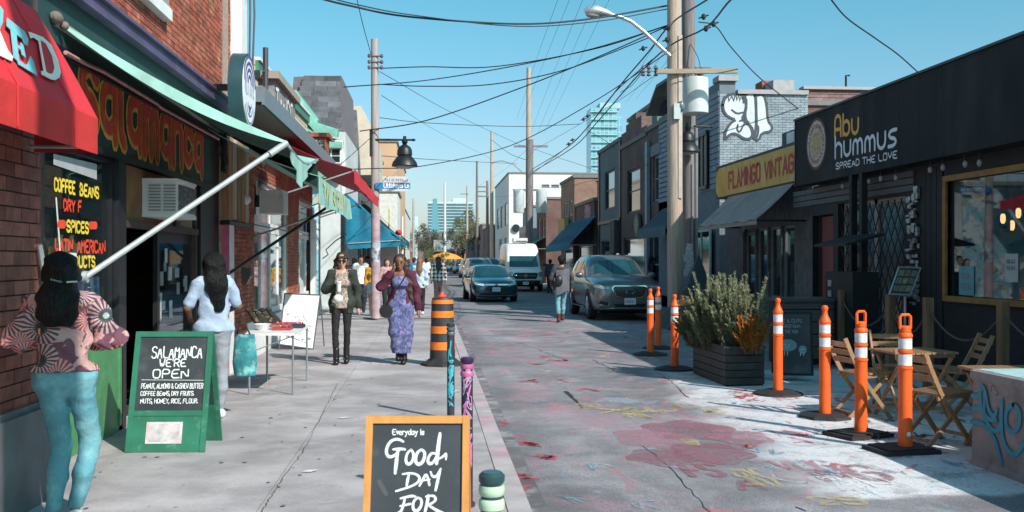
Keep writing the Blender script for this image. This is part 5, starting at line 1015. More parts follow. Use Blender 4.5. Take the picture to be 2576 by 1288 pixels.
for i, px in enumerate((1862, 1885, 1935, 1968, 1990)):
    p = atX(px, 655, Xw-.12); c = [(.42,.40,.38),(.10,.10,.12),(.36,.38,.42),(.30,.12,.15),(.45,.45,.43)][i]
    k = MB(); h = rj.uniform(.9, 1.1); k.lathe([(.03, h-.5),(.16,h-.45),(.14,h),(.17,h+.25),(.05,h+.33)], (Xw+.45, YX(px, Xw+.45), .35), 9); single('hanging_shirt', k, mat('vintage cloth %d' % i, c, .85, var=.3, scale=8), ['pale shirt hanging nearest the vintage shop door', 'black coat hanging in the vintage shop window', 'grey blue shirt in the vintage shop window', 'dull red coat in the vintage shop window', 'white blouse at the restaurant end of the vintage window'][i], 'clothing', smooth=True)
# ---------------------------------------------------------------- grey painted brick building with throw-up
XG = 8.0; YG = YX(1810, XG); gb_ = thing('grey_brick_building', 'grey painted brick building with a bubble letter throw-up on its side', 'building', (XG, YG, 0))
zg = z_(208, 27.5); M_gp = mat('blue grey painted brick', (.27,.32,.36), .85, var=.18, scale=3, rnd=.12, bump=.3, coord='pos'); M_gm = mat('grey mortar', (.17,.20,.23), .9); fe = FY(YG, 0)
xe = XY(2032, YG)
m = MB(); m.box(XG, xe, YG, YG+7.3, RZ, zg-.3); m.box(XG, XG+.45, YG, YG+7.3, zg-.3, zg+.05); part('wall', m, M_gm, gb_)
fq = wframe((0, YG-.001, 0), (1,0,0), (0,-1,0))
bricks(gb_, fq, XG, xe, 3.2, zg-.3, M_gp, limit=300, z0=-.0, prd=.012, bl=.2, bh=.06)
m = MB(); m.box(XG-.05, XG+.5, YG-.1, YG+.5, zg+.05, zg+.2); m.box(XG+.5, xe, YG-.08, YG+.2, zg-.3, zg-.18); m.box(XG+1.6, XG+2.2, YG+.2, YG+.9, zg-.18, zg+.15); part('parapet_cap', m, mat('dull coping', (.38,.36,.37), .8), gb_)
def gq(px, py): p = atY(px, py, YG-.02); return p.x, p.z
ffg = wframe((0, YG-.016, 0), (1,0,0), (0,-1,0)); Z = lambda zx, zy: gq(1771+zx*.5, 134+zy*.5)     # coordinates of the enlarged crop
def thr(poly, m_, d, nm): k = MB(); k.add([ffg(*Z(x, y), d) for x, y in poly], [tuple(range(len(poly)))]); part(nm, k, m_, gb_)
outl = mat('graffiti outline', (.06,.075,.10), .8); fill = mat('graffiti fill', (.60,.63,.67), .8, var=.12, scale=3)
blob = [[(95,260),(105,225),(135,205),(175,205),(205,215),(215,245),(205,300),(190,330),(210,350),(240,370),(248,400),(232,432),(200,430),(165,405),(130,405),(105,440),(108,390),(135,350),(160,335),(120,320),(98,290)],
        [(195,225),(225,198),(258,200),(262,300),(262,360),(275,375),(265,430),(245,420),(240,380),(215,345),(205,310),(215,260)],
        [(258,215),(300,205),(315,260),(320,340),(345,370),(335,395),(290,400),(275,440),(252,425),(262,370),(262,300)]]
for i, b_ in enumerate(blob):
    cx_ = sum(p[0] for p in b_)/len(b_); cy_ = sum(p[1] for p in b_)/len(b_)
    thr([(cx_+(x-cx_)*1.08-5, cy_+(y-cy_)*1.06+3) for x, y in b_], outl, .001+i*.0012, 'graffiti_shadow')
for i, b_ in enumerate(blob):
    thr(b_, fill, .006+i*.0015, 'graffiti_fill')
    k = MB(); ribbon(k, chaikin([Z(*p) for p in b_+[b_[0]]]), .07, ffg, d=.012); part('graffiti_line', k, outl, gb_)
k = MB()
for ln in ([(140,285),(165,305),(195,298)], [(170,360),(165,385),(180,400),(200,355),(225,345)], [(262,215),(265,300),(266,365)], [(180,340),(205,335)]): ribbon(k, chaikin([Z(*p) for p in ln]), .05, ffg, d=.013)
for ln in ([(120,205),(125,240),(140,215),(150,240),(155,210)], [(160,205),(165,235),(175,210),(180,238),(190,205)], [(195,200),(198,250)]): ribbon(k, [Z(*p) for p in ln], .035, ffg, d=.014)
part('graffiti_line', k, outl, gb_)
# facade seen edge-on with lap boards and shingled roof house behind
for i in range(16):
    z = 3.6+i*.17
    if z < zg-.2: k = MB(); k.box(XG-.03, XG, YG+.02, YG+7.2, z, z+.14); part('siding_board', k, mat('blue grey siding', (.22,.27,.33), .7), gb_)
wq = (YX(1790, XG), YX(1771, XG), 4.0, 5.4)
fg = FX(XG-.035, 0, -1); k = MB(); a, b = YX(1787, XG), YX(1765, XG)
for q in ((a, a+.12), (b-.12, b), ((a+b)/2-.05, (a+b)/2+.05)): k.fbox(fg, q[0], q[1], 3.75, 5.2, 0, .08)
k.fbox(fg, a, b, 5.2, 5.32, 0, .1); k.fbox(fg, a, b, 3.65, 3.75, 0, .1); wf = part('bay_window', k, M_black, gb_); k = MB(); k.fbox(fg, a, b, 3.75, 5.2, .01, .04); part('pane', k, mat('warm pane', (.30,.28,.26), .1, var=.4, scale=1), wf)
# storefront below
for i in range(2): window(gb_, FX(XG-.06, 0, -1), YG+.4+i*2.2, YG+2.3+i*2.2, .5, 2.5, M_lblue, M_pane, mull=(1,0), b=.08, depth=-.05, name='shop_window')
rh = thing('shingled_house', 'house with a purple brown shingled mansard beyond the graffiti wall', 'house', (12, 30, 0)); Ys = YG+3.; a, b = XY(2034, Ys), XY(2230, Ys); zt, zb_ = z_(213, 30.5), z_(330, 30.5)
m = MB(); m.box(a-.2, b+3, Ys+.6, Ys+8, 0, zt-.05); part('wall', m, mat('mansard wall', (.2,.12,.11), .9), rh)
nr = 12
for r in range(nr):
    z0_ = zb_+(zt-zb_)*r/nr; z1_ = zb_+(zt-zb_)*(r+1)/nr; x = a-.2*(r % 2); yy = Ys+.55*r/nr
    while x < b:
        k = MB(); w_ = .42; k.add([(x+.008, yy-.03, z0_-.02), (x+w_, yy-.03, z0_-.02), (x+w_, yy+.05, z1_), (x+.008, yy+.05, z1_), (x+.008, yy+.1, z0_-.02), (x+w_, yy+.1, z0_-.02)], [(0,1,2,3),(0,4,5,1)]); part('shingle', k, mat('purple shingle', (.20,.12,.115), .9, rnd=.25, var=.2), rh); x += w_
m = MB(); m.box(a, b+.2, Ys+.4, Ys+.8, zt, zt+.09); part('ridge', m, mat('dull coping', (.38,.36,.37)), rh)
p = atY(2128, 190, Ys+1); m = MB(); m.tube([(p.x, Ys+1, zt), (p.x, Ys+1, p.z), (p.x+.12, Ys+1, p.z)], .035, 6); single('roof_pipe', m, M_black, 'small bent black pipe on the shingled roof', 'pipe')
m = MB(); p = atY(1940, 205, YG+1); m.box(p.x-.3, p.x+.3, YG+.9, YG+1.5, zg-.2, zg+.25); single('brick_chimney', m, M_redd, 'low brick chimney on the grey brick building', 'chimney')
# ---------------------------------------------------------------- brown and grey row beyond
M_brn = brickmat('brown brick row', (.13,.075,.065), (.19,.105,.09), (.14,.11,.10)); X8 = 8.0
def row(name, label, px0, px1, H, wm, wins, fm=M_black, **kw):
    Ya, Yb = YX(px0, X8), YX(px1, X8); return simple_building(name, label, X8, X8+8, Ya+.01, Yb, H, wm, [(Ya+(Yb-Ya)*a, Ya+(Yb-Ya)*b, c, d) for a, b, c, d in wins], fm=fm, **kw), Ya, Yb
bc_, c0, c1 = row('brown_brick_building', 'brown brick building with a front gable dormer right of the tall pole', 1752, 1628, 6.3, M_brn, [(.36,.52,3.7,5.3), (.7,.86,3.7,5.3), (.1,.4,.4,2.5), (.5,.9,.4,2.5)], fm=mat('grey frame', (.25,.27,.29), .6))
for a_, b_ in ((.33,.55),(.67,.89)): m = MB(); m.box(X8-.05, X8, c0+(c1-c0)*a_, c0+(c1-c0)*b_, 5.32, 5.7); part('lintel', m, mat('grey lintel', (.20,.21,.22), .8), bc_)
m = MB(); m.box(X8-.16, X8-.04, YX(1638,X8), YX(1633,X8), 0, 5.9); part('drainpipe', m, mat('blue grey pipe', (.20,.27,.32), .5), bc_)
gy0, gy1 = YX(1692, 7.4), YX(1607, 7.4); dm = thing('front_gable', 'gabled dormer with deep eaves above the brown brick building', 'dormer', (8, 34, 6.4))
yc_ = gy0+1.2; m = MB(); z0_ = 6.32
m.box(X8+.2, X8+.5, gy0+.3, gy1-.5, z0_, 7.3); part('wall', m, mat('dark dormer', (.09,.085,.09), .9), dm)
pk_ = (gy0+gy1)/2+1.4
m = MB(); m.add([(7.75,gy0,7.52),(7.75,gy1-1.2,7.62),(8.6,gy1-1.2,7.62),(8.6,gy0,7.52),(7.75,gy0,7.42),(7.75,gy1-1.2,7.52),(8.6,gy1-1.2,7.52),(8.6,gy0,7.42)], [(0,3,2,1),(4,5,6,7),(0,1,5,4),(0,4,7,3),(1,2,6,5)]); m.add([(7.75,gy1-1.2,7.62),(7.7,gy1+.2,6.85),(8.6,gy1+.2,6.85),(8.6,gy1-1.2,7.62),(7.75,gy1-1.2,7.52),(7.7,gy1+.2,6.75),(8.6,gy1+.2,6.75),(8.6,gy1-1.2,7.52)], [(0,3,2,1),(4,5,6,7),(0,1,5,4),(1,2,6,5)]); part('roof', m, mat('grey green roofing', (.16,.18,.17), .8), dm)
m = MB()
for i in range(3): k = MB(); k.box(X8+.14, X8+.19, gy0+.8+i*1.6, gy0+1.9+i*1.6, 6.6, 7.15); part('window', k, M_pane, dm)
bb_, d0, d1 = row('stepped_parapet_house', 'dark brick house with a stepped parapet and one tall window', 1628, 1563, 6.2, M_brn, [(.25,.75,3.5,5.2), (.1,.9,.3,2.5)])
for i in range(5): m = MB(); m.box(X8, X8+.4, d0+(d1-d0)*i/5, d0+(d1-d0)*(i+1)/5, 6.36, 6.4+.25*[0,2,3,2,1][i]+.2); part('parapet_step', m, M_brn, bb_)
m = MB(); m.lathe([(.45,0),(.45,.08)], (X8-.15, d0+1.2, 2.95), 20, ax=(1,0,0)); o = single('round_shop_sign', m, mat('brown sign', (.14,.10,.08), .6), 'round brown shop sign on the stepped parapet house', 'sign'); k = MB(); k.lathe([(.33,0),(.33,.01)], (X8-.165, d0+1.2, 2.95), 20, ax=(1,0,0)); part('face', k, mat('ochre face', (.35,.28,.18)), o)
ba_, e0, e1 = row('grey_stucco_house', 'grey stucco house with one dark window upstairs, at the end of the dark row', 1563, 1507, 6.6, mat('grey stucco', (.17,.18,.19), .9, var=.1, scale=1), [(.28,.72,3.9,5.6), (.1,.4,.3,2.5), (.5,.9,.3,2.5)])
m = MB(); m.box(X8-.08, X8, e0, e1, 3.25, 3.4); m.box(X8-.05, X8, e0, e0+.3, 0, 6.6); m.box(X8-.05, X8, e1-.3, e1, 0, 6.6); part('trim', m, M_black, ba_)
m = MB(); m.box(X8-.25, X8-.05, e0+.3, e0+1.2, 1.9, 3.3); single('blade_sign', m, mat('brown board', (.06,.05,.05)), 'dark upright board sign on the grey stucco house', 'sign')
gh = simple_building('green_shingle_house', 'green grey shingled gable rising behind the dark row', X8+1.5, X8+9, 41, 47, 8.2, mat('green shingle', (.17,.19,.16), .9, var=.3, scale=3), [])
awning('blue_grey_awning', 'blue grey striped awning on the brown brick building', X8, 29.6, 33.6, 3.35, 2.6, .9, -1, cloth2('blue grey cloth', (.12,.17,.21), .1), stripes=mat('dark stripe', (.07,.10,.13)))
# farther right side
fr_b = simple_building('brown_brick_block', 'two storey brown brick block with a roof terrace railing and lit side wall', X8, XY(1530,54.6)+2, 54.6, 60.2, z_(448,55.3), brickmat('tan brown brick', (.26,.14,.10), (.32,.18,.13), (.3,.22,.18)), [(55.4,56.6,3.4,5.0),(57.6,58.8,3.4,5.0),(55.2,59.4,.3,2.4),('E',9.6,11.4,4.1,5.3)])
lw2 = simple_building('graffiti_brick_house', 'low dark brick house with pink wall painting beside the blue awning', X8+.1, X8+7, 48.5, 54.5, z_(508,50), brickmat('brown brick low', (.13,.07,.06), (.18,.09,.075), (.14,.1,.09)), [(49,54,.3,2.4)])
k = MB(); q = random.Random(3)
fz = wframe((X8+.09,0,0),(0,1,0),(-1,0,0)); fz2 = wframe((0,48.48,0),(1,0,0),(0,-1,0))
for _ in range(14): t = q.uniform(0, 6.28); ribbon(k, chaikin([(49.5+2.2*q.random(), 3.0+1.5*q.random()) for _ in range(4)]), .12, fz, d=.01)
part('wall_painting', k, mat('pink painting', (.45,.20,.27)), lw2)
k = MB()
for i in range(12): k.beam((8.3+i*.35, 48.7, lw2.location.z+4.55), (8.3+i*.35, 48.7, 5.5), .04)
k.beam((8.2,48.7,5.5),(12.4,48.7,5.5),.06); k.beam((8.2,48.7,4.7),(12.4,48.7,4.7),.05); o = part('railing', k, M_black, lw2); o['kind'] = 'stuff'
awning('blue_awning', 'blue striped awning on the right beyond the dark row', X8+.05, 47.6, 57, 3.75, 2.35, 1.35, -1, A_blue, stripes=mat('navy stripe', (.008,.10,.20)))
m = MB(); p = atX(1424, 562, X8-.1); m.box(X8-.35, X8-.1, p.y-1.0, p.y+1.6, p.z-.6, p.z+.25); single('yellow_box_sign', m, mat('ochre box sign', (.45,.32,.12)), 'ochre box sign on the brown brick block', 'sign')
b = simple_building('brown_corner_house', 'narrow brown house with pale side wall', X8, X8+8, 68, 74, z_(500,68), brickmat('brown brick low', (.13,.07,.06), (.18,.09,.075), (.14,.1,.09)), [(69,70.4,3.2,4.6),(71.6,73,3.2,4.6)])
b = simple_building('blue_house', 'small blue painted house by the tall pole', X8-.2, X8+8, 76, 83, z_(520,76), mat('blue grey paint', (.20,.28,.36), .8), [(77+i*2, 78.2+i*2, 3, 4.6) for i in range(3)])
m = MB(); p = atX(1354, 590, X8-.4); m.box(X8-.6, X8-.4, 76, 82, 2.6, 4.3); o = single('bistro_sign', m, mat('pale blue sign', (.35,.42,.48)), 'pale blue sign board with red lettering on the blue house', 'sign'); k = MB(); illeg(k, FX(X8-.61, 0, -1), 76.5, 2.9, 5, .8, .2, 6); part('lettering', k, rm, o)
awning('green_awning', 'small dark teal awning near the white van', X8, 68, 80, 3.2, 2.4, 1.7, -1, cloth2('dark teal cloth', (.02,.18,.20), .2))
wb_ = simple_building('white_modern_block', 'large white modern block with a lit side wall and strip windows', X8, XY(1520,100)+2, 100, 121, z_(436,100), mat('bright white wall', (.66,.66,.65), .8, var=.05), [(102,106,5.2,7.6),(108,112,5.2,7.6),(114,118,5.2,7.6),(103,106,2.4,4),(110,114,2.4,4)]+[('E', XY(1362+i*24,100), XY(1382+i*24,100), z_(472,100), z_(463,100)) for i in range(5)], fm=mat('grey fm', (.3,.32,.34)))
m = MB(); m.lathe([(.4,0),(.4,.15)], (XY(1298,99.8), 99.9, z_(574,100)), 20, ax=(0,-1,0)); part('round_vent', m, M_black, wb_)
for i, (a_, b_, h, col, lb) in enumerate(((122,140,5.8,(.16,.10,.09),'brown brick house beyond the white block'),(140,165,6.6,(.24,.16,.14),'red brown house farther beyond the white block'),(165,196,5.4,(.17,.15,.15),'grey brown house near the far right end'))):
    simple_building('far_brick_house', lb, X8-.5, X8+8, a_+.1, b_, h, mat('far brick %d' % i, col, .9, var=.3, scale=.6), [(a_+1.5+j*3.6, a_+3.3+j*3.6, z0__, z0__+1.6) for j in range(int((b_-a_)/3.8)) for z0__ in (.6, 3.4)])
# glass high-rise
gt = thing('glass_high_rise', 'blue green glass high-rise above the dark row', 'tower', (XY(1525,400), 400, 0)); a, b = XY(1487,400), XY(1552,400); zt = z_(268,402)
def glt():
    k = NB('curtain wall'); br = k.n.nodes.new('ShaderNodeTexBrick'); cb = k.n.nodes.new('ShaderNodeCombineXYZ'); k.L.new(k.op('ADD', k.x, k.y), cb.inputs[0]); k.L.new(k.z, cb.inputs[1]); k.L.new(cb.outputs[0], br.inputs['Vector'])
    br.offset = 0; br.inputs['Scale'].default_value = 1; br.inputs['Brick Width'].default_value = 1.7; br.inputs['Row Height'].default_value = 3.; br.inputs['Mortar Size'].default_value = .22; br.inputs['Color1'].default_value = (.05,.26,.34,1); br.inputs['Color2'].default_value = (.20,.48,.55,1); br.inputs['Mortar'].default_value = (.30,.48,.52,1)
    return k.out(br.outputs[0], .15)
M_cw = glt(); m = MB(); m.box(a, b, 400, 412, 0, zt); part('tower', m, M_cw, gt)
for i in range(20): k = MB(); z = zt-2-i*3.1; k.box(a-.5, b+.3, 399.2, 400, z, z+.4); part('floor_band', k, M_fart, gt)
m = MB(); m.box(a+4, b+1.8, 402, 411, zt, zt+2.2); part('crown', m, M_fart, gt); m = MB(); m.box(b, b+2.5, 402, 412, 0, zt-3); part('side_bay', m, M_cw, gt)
# ================================================================ POLES, LAMPS, WIRES
M_pole = mat('pale pole wood', (.47,.36,.29), .9, var=.18, scale=3, stretch=(9,9,.4), bump=.3, col2=(.36,.29,.25), c2s=2); M_pole2 = mat('grey pole wood', (.20,.17,.17), .9, var=.3, scale=3, stretch=(9,9,.4), bump=.3)
M_arm = mat('crossarm wood', (.34,.28,.22), .9, var=.2, stretch=(.6,8,8)); M_ins = mat('insulator', (.13,.10,.10), .3); M_alu = mat('cast aluminium', (.55,.57,.58), .35, .6, var=.08); M_wire = mat('wire sheath', (.018,.02,.025), .6); M_trf = mat('transformer grey', (.52,.56,.57), .45, var=.07)
YA = 25.4; XA = XY(1700, YA); YB_ = 26.7; XB = XY(1733, YB_)
pa = thing('hydro_pole', 'thick pale wooden hydro pole carrying the street light and crossarm', 'pole', (XA, YA, RZ))
m = MB(); m.tube([(XA, YA, RZ), (XA-.03, YA, 4), (XA-.06, YA, 13)], [.215, .195, .165], 20); part('shaft', m, M_pole, pa, smooth=True)
m = MB(); m.box(XA+.02, XA+.12, YA-.215, YA-.19, 3.2, 7.4); part('cable_guard', m, mat('pale guard', (.5,.42,.36), .7), pa)
za = z_(180, 25.6); m = MB(); m.beam((XY(1650,YA-.25), YA-.25, za-.01), (XY(1855,YA-.25), YA-.25, za+.04), .10, .12); part('crossarm', m, M_arm, pa)
for px in (1618, 1632, 1650):
    c = atY(px, 178, YA-.25); k = MB(); k.lathe([(.02,-.14),(.06,-.12),(.03,-.06),(.06,-.03),(.03,.03),(.06,.06),(.02,.14)], c, 10); part('insulator', k, M_ins, pa, smooth=True)
m = MB(); m.tube([atY(1618,180,YA-.25), atY(1655,178,YA-.25)], .018, 6); part('insulator_rod', m, M_steel, pa)
m = MB(); m.box(XA-.12, XA+.05, YA-.3, YA-.2, z_(455-.0,25.4)+1.6, z_(455,25.4)+2.0); part('junction_box', m, M_alu, pa)
k = MB(); c = atY(1712, 262, YA-.26); k.ell((c.x+.02, YA-.24, c.z-.05), (.10,.08,.14)); part('meter', k, mat('meter grey', (.12,.14,.16), .3), pa, smooth=True)
pb = thing('hydro_pole', 'darker grey hydro pole directly behind, holding the transformer and covered in notices', 'pole', (XB, YB_, RZ))
m = MB(); m.tube([(XB+.03, YB_, RZ), (XB, YB_, 5), (XB-.04, YB_, 13)], [.20, .185, .16], 18); part('shaft', m, M_pole2, pb, smooth=True)
m = MB(); m.tube([(XB+.17, YB_-.15, RZ), (XB+.16, YB_-.15, 5.2)], .045, 8); m.tube([(XB+.05, YB_-.2, RZ), (XB+.04, YB_-.2, 4.2)], .03, 8); part('conduit', m, mat('conduit grey', (.25,.25,.27), .5, .3), pb)
for i in range(9):
    c = atY(1733+random.uniform(-8,8), 622+i*9, YB_-.2); k = MB(); k.box(c.x-.09, c.x+.09, YB_-.225-.004*i, YB_-.22-.004*i, c.z-.1, c.z+.1); part('notice', k, mat('torn paper', (.55,.55,.58), .8, var=.3, scale=20), pb)
tr = thing('transformer', 'pale grey cylindrical transformer hung on the rear hydro pole', 'transformer', (XY(1749,YB_-.7), YB_-.7, z_(230,26.4)))
c = tr.location.copy(); m = MB(); z0 = z_(278,26); z1 = z_(192,26); m.lathe([(.02,z0-.03),(.30,z0-.03),(.345,z0),(.345,z1),(.33,z1+.04),(.1,z1+.09),(.02,z1+.09)], (c.x, c.y, 0), 28); part('tank', m, M_trf, tr, smooth=True)
for i in (-1,0,1): k = MB(); k.lathe([(.05,0),(.03,.05),(.055,.09),(.03,.13),(.05,.17),(.015,.26)], (c.x+.17*i, c.y-.05, z1+.07), 8); part('bushing', k, M_ins, tr, smooth=True)
m = MB(); m.box(c.x-.05, c.x+.05, c.y+.3, YB_, z1-.3, z1-.2); m.box(c.x-.05, c.x+.05, c.y+.3, YB_, z0+.2, z0+.3); part('bracket', m, M_black, tr)
# cobra head street light
sl = thing('street_light', 'silver cobra-head street light reaching left from the pale hydro pole', 'street light', (XA, YA, 6.5)); Yl = YA-.1
pts = [atY(x, y, Yl) for x, y in ((1686,141),(1655,112),(1618,78),(1588,54),(1560,42),(1535,36))]; m = MB(); m.tube(pts, .05, 10); part('arm', m, M_alu, sl, smooth=True)
hd = [atY(x, y, Yl) for x, y in ((1470,29),(1480,26),(1500,27),(1524,32),(1542,38))]; m = MB(); m.tube(hd, [.05,.12,.15,.10,.05], 14); part('head', m, M_alu, sl, smooth=True)
m = MB(); p = atY(1493, 36, Yl); m.ell((p.x, p.y, p.z-.02), (.20,.10,.08)); part('lens', m, mat('lamp lens', (.30,.31,.30), .15), sl, smooth=True)
def lantern(name, label, c, Yp, armx0, armx1, s=1.0, py=None):
    L_ = thing(name, label, 'street lamp', c); z = c[2]
    m = MB(); m.tube([(armx0, c[1], z+.42*s), (armx1, c[1], z+.42*s)], .028*s, 8); m.ell((armx1, c[1], z+.42*s), (.06*s,.04*s,.04*s)); m.tube([(c[0], c[1], z+.36*s), (c[0], c[1], z+.52*s)], .045*s, 10); part('arm', m, M_black, L_)
    m = MB(); m.lathe([(.02,.52),(.05,.5),(.03,.44),(.08,.40),(.08,.34),(.05,.30),(.16,.22),(.20,.14),(.21,.0),(.18,-.02),(.24,-.08),(.33,-.20),(.36,-.30),(.34,-.32)], (0,0,0), 20); m.v = [(v[0]*s+c[0], v[1]*s+c[1], v[2]*s+z) for v in m.v]; part('bell_shade', m, M_black, L_, smooth=True)
    m = MB(); m.ell((c[0], c[1], z-.30*s), (.27*s,.27*s,.09*s), 14, 6); part('lens', m, mat('frosted lens', (.35,.36,.36), .3), L_, smooth=True); return L_
YP = 27.75; XP = XY(945, YP); lp = thing('hydro_pole', 'slender left hydro pole painted pink at its foot, on the kerb of the lane', 'pole', (XP, YP, 0))
m = MB(); m.tube([(XP, YP, 0), (XP-.03, YP, z_(104,27.8))], [.125, .10], 14); part('shaft', m, mat('weathered pole', (.36,.31,.30), .9, var=.25, scale=2, stretch=(9,9,.5), bump=.2), lp, smooth=True)
m = MB(); m.tube([(XP, YP, 0.0), (XP, YP, 1.55)], .129, 14, cap=False); m.tube([(XP, YP, 2.1), (XP, YP, 2.9)], .126, 14, cap=False); part('pink_paint', m, mat('pink pole paint', (.42,.29,.32), .85, var=.3, scale=6), lp, smooth=True)
m = MB(); m.tube([(XP, YP, 1.55), (XP, YP, 2.1)], .131, 14, cap=False); part('stickers', m, mat('sticker layer', (.42,.43,.47), .8, var=.4, scale=9, col2=(.08,.09,.14), c2s=5, c2t=.5), lp, smooth=True)
for i, y in enumerate((143, 158, 172)):
    c = atY(945, y, YP); k = MB(); k.tube([(c.x-.2, YP-.1, c.z), (c.x+.2, YP-.1, c.z)], .02, 6); k.ell((c.x-.17, YP-.13, c.z), (.05,.05,.06), 8, 5); k.ell((c.x+.17, YP-.13, c.z), (.05,.05,.06), 8, 5); part('insulator', k, M_ins, lp)
m = MB(); m.box(XP-.16, XP-.08, YP-.12, YP+.1, z_(395,27.7), z_(330,27.7)); part('cable_box', m, M_black, lp)
lx = XY(1018, YP-.1); lantern('street_lamp', 'black bell lantern hanging from the left hydro pole above the street name sign', (lx, YP-.1, z_(392,27.7)), YP, XP, XY(1040,YP-.1), 1.0)
rx = XY(1770, 24.6); lantern('street_lamp', 'black bell lantern hanging from the right hydro poles against the grey wall', (rx, 26.2, z_(352,26.4)), 26.2, XB, XY(1790,26.2), .95)
ns = thing('street_name_sign', 'blue Littlehayes Ln street name sign with a white plate above it', 'sign', (XP, YP, 3.6)); Yn = YP-.16
a, b = atY(962, 475, Yn), atY(1032, 460, Yn); m = MB(); m.box(a.x, b.x, Yn, Yn+.01, a.z, b.z); m.box(XP, a.x+.01, Yn-.005, Yn+.015, a.z, b.z); part('blue_plate', m, mat('sign blue', (.02,.20,.42), .4), ns)
k = MB(); text(k, 'Littlehayes Ln', wframe((0,Yn-.002,0),(1,0,0),(0,-1,0)), a.x+.04, a.z+.035, .115, .022, fit=b.x-a.x-.08); part('lettering', k, M_refl, ns)
m = MB(); a, b = atY(962, 458, Yn), atY(1026, 444, Yn); m.box(a.x, b.x, Yn, Yn+.01, a.z, b.z); m.box(a.x, b.x, Yn, Yn+.01, a.z-.25, a.z-.18); part('white_plate', m, mat('pale plate', (.55,.56,.58), .5), ns); k = MB(); illeg(k, wframe((0,Yn-.002,0),(1,0,0),(0,-1,0)), a.x+.08, a.z+.03, (b.x-a.x)*.75, .06, .012, 9); part('lettering', k, mat('sign navy', (.05,.08,.2)), ns)
# far poles on the right kerb
def farpole(px, top, Y, r, label, arms=(), col=None, base=None):
    x = XY(px, Y); p = thing('hydro_pole', label, 'pole', (x, Y, RZ)); zt = z_(top, Y)
    m = MB(); m.tube([(x, Y, RZ), (x, Y, zt*.45), (x, Y, zt)], [r, r*.9, r*.62], 10); part('shaft', m, col or M_pole, p, smooth=True)
    for (py, x0, x1) in arms: k = MB(); k.beam(atY(x0, py, Y-.15), atY(x1, py, Y-.15), .12); part('crossarm', k, M_pole2, p)
    return p, x
p1, x1 = farpole(1330, 168, 62, .22, 'tall bare topped pole with two hanging transformers, middle right', [(368,1293,1378),(478,1290,1370)])
m = MB(); m.tube([(x1+.02, 61.9, RZ), (x1+.05, 61.9, z_(350,62))], .24, 10); part('lower_shaft', m, M_pole2, p1, smooth=True)
for px in (1305, 1362):
    c = atY(px, 505, 61.6); k = MB(); k.lathe([(.32,-.75),(.34,-.7),(.34,.62),(.1,.75)], c, 14); single('transformer', k, M_trf, ['left of the two grey transformers on the tall middle pole', 'right of the two grey transformers on the tall middle pole'][px > 1330], 'transformer', smooth=True)
farpole(1237, 330, 104, .22, 'pale pole second from the tall middle one, with a curved lamp arm', [])
m = MB(); pts = [atY(x, y, 103.8) for x, y in ((1240,408),(1262,404),(1290,412),(1318,436))]; m.tube(pts, .07, 6); single('street_light', m, M_alu, 'far curved lamp arm on the second pale pole', 'street light')
farpole(1226, 455, 108, .2, 'short dark pole bristling with crossarms beside the pale pole', [(470,1200,1226),(482,1200,1226),(494,1202,1226)], M_pole2)
farpole(1200, 405, 134, .22, 'third far pole, dark at its lower half', [], M_pole2); farpole(1175, 468, 165, .22, 'fourth far pole with a dark crossarm', [(488,1158,1178)]); farpole(1119, 460, 190, .3, 'pale far pole standing before the pale slab', [], mat('white far pole', (.6,.6,.6)))
farpole(1040, 500, 70, .1, 'thin grey lamp post on the far left kerb', [], M_steel); farpole(1012, 545, 48, .07, 'white sign post under the green awning left', [], M_wht)
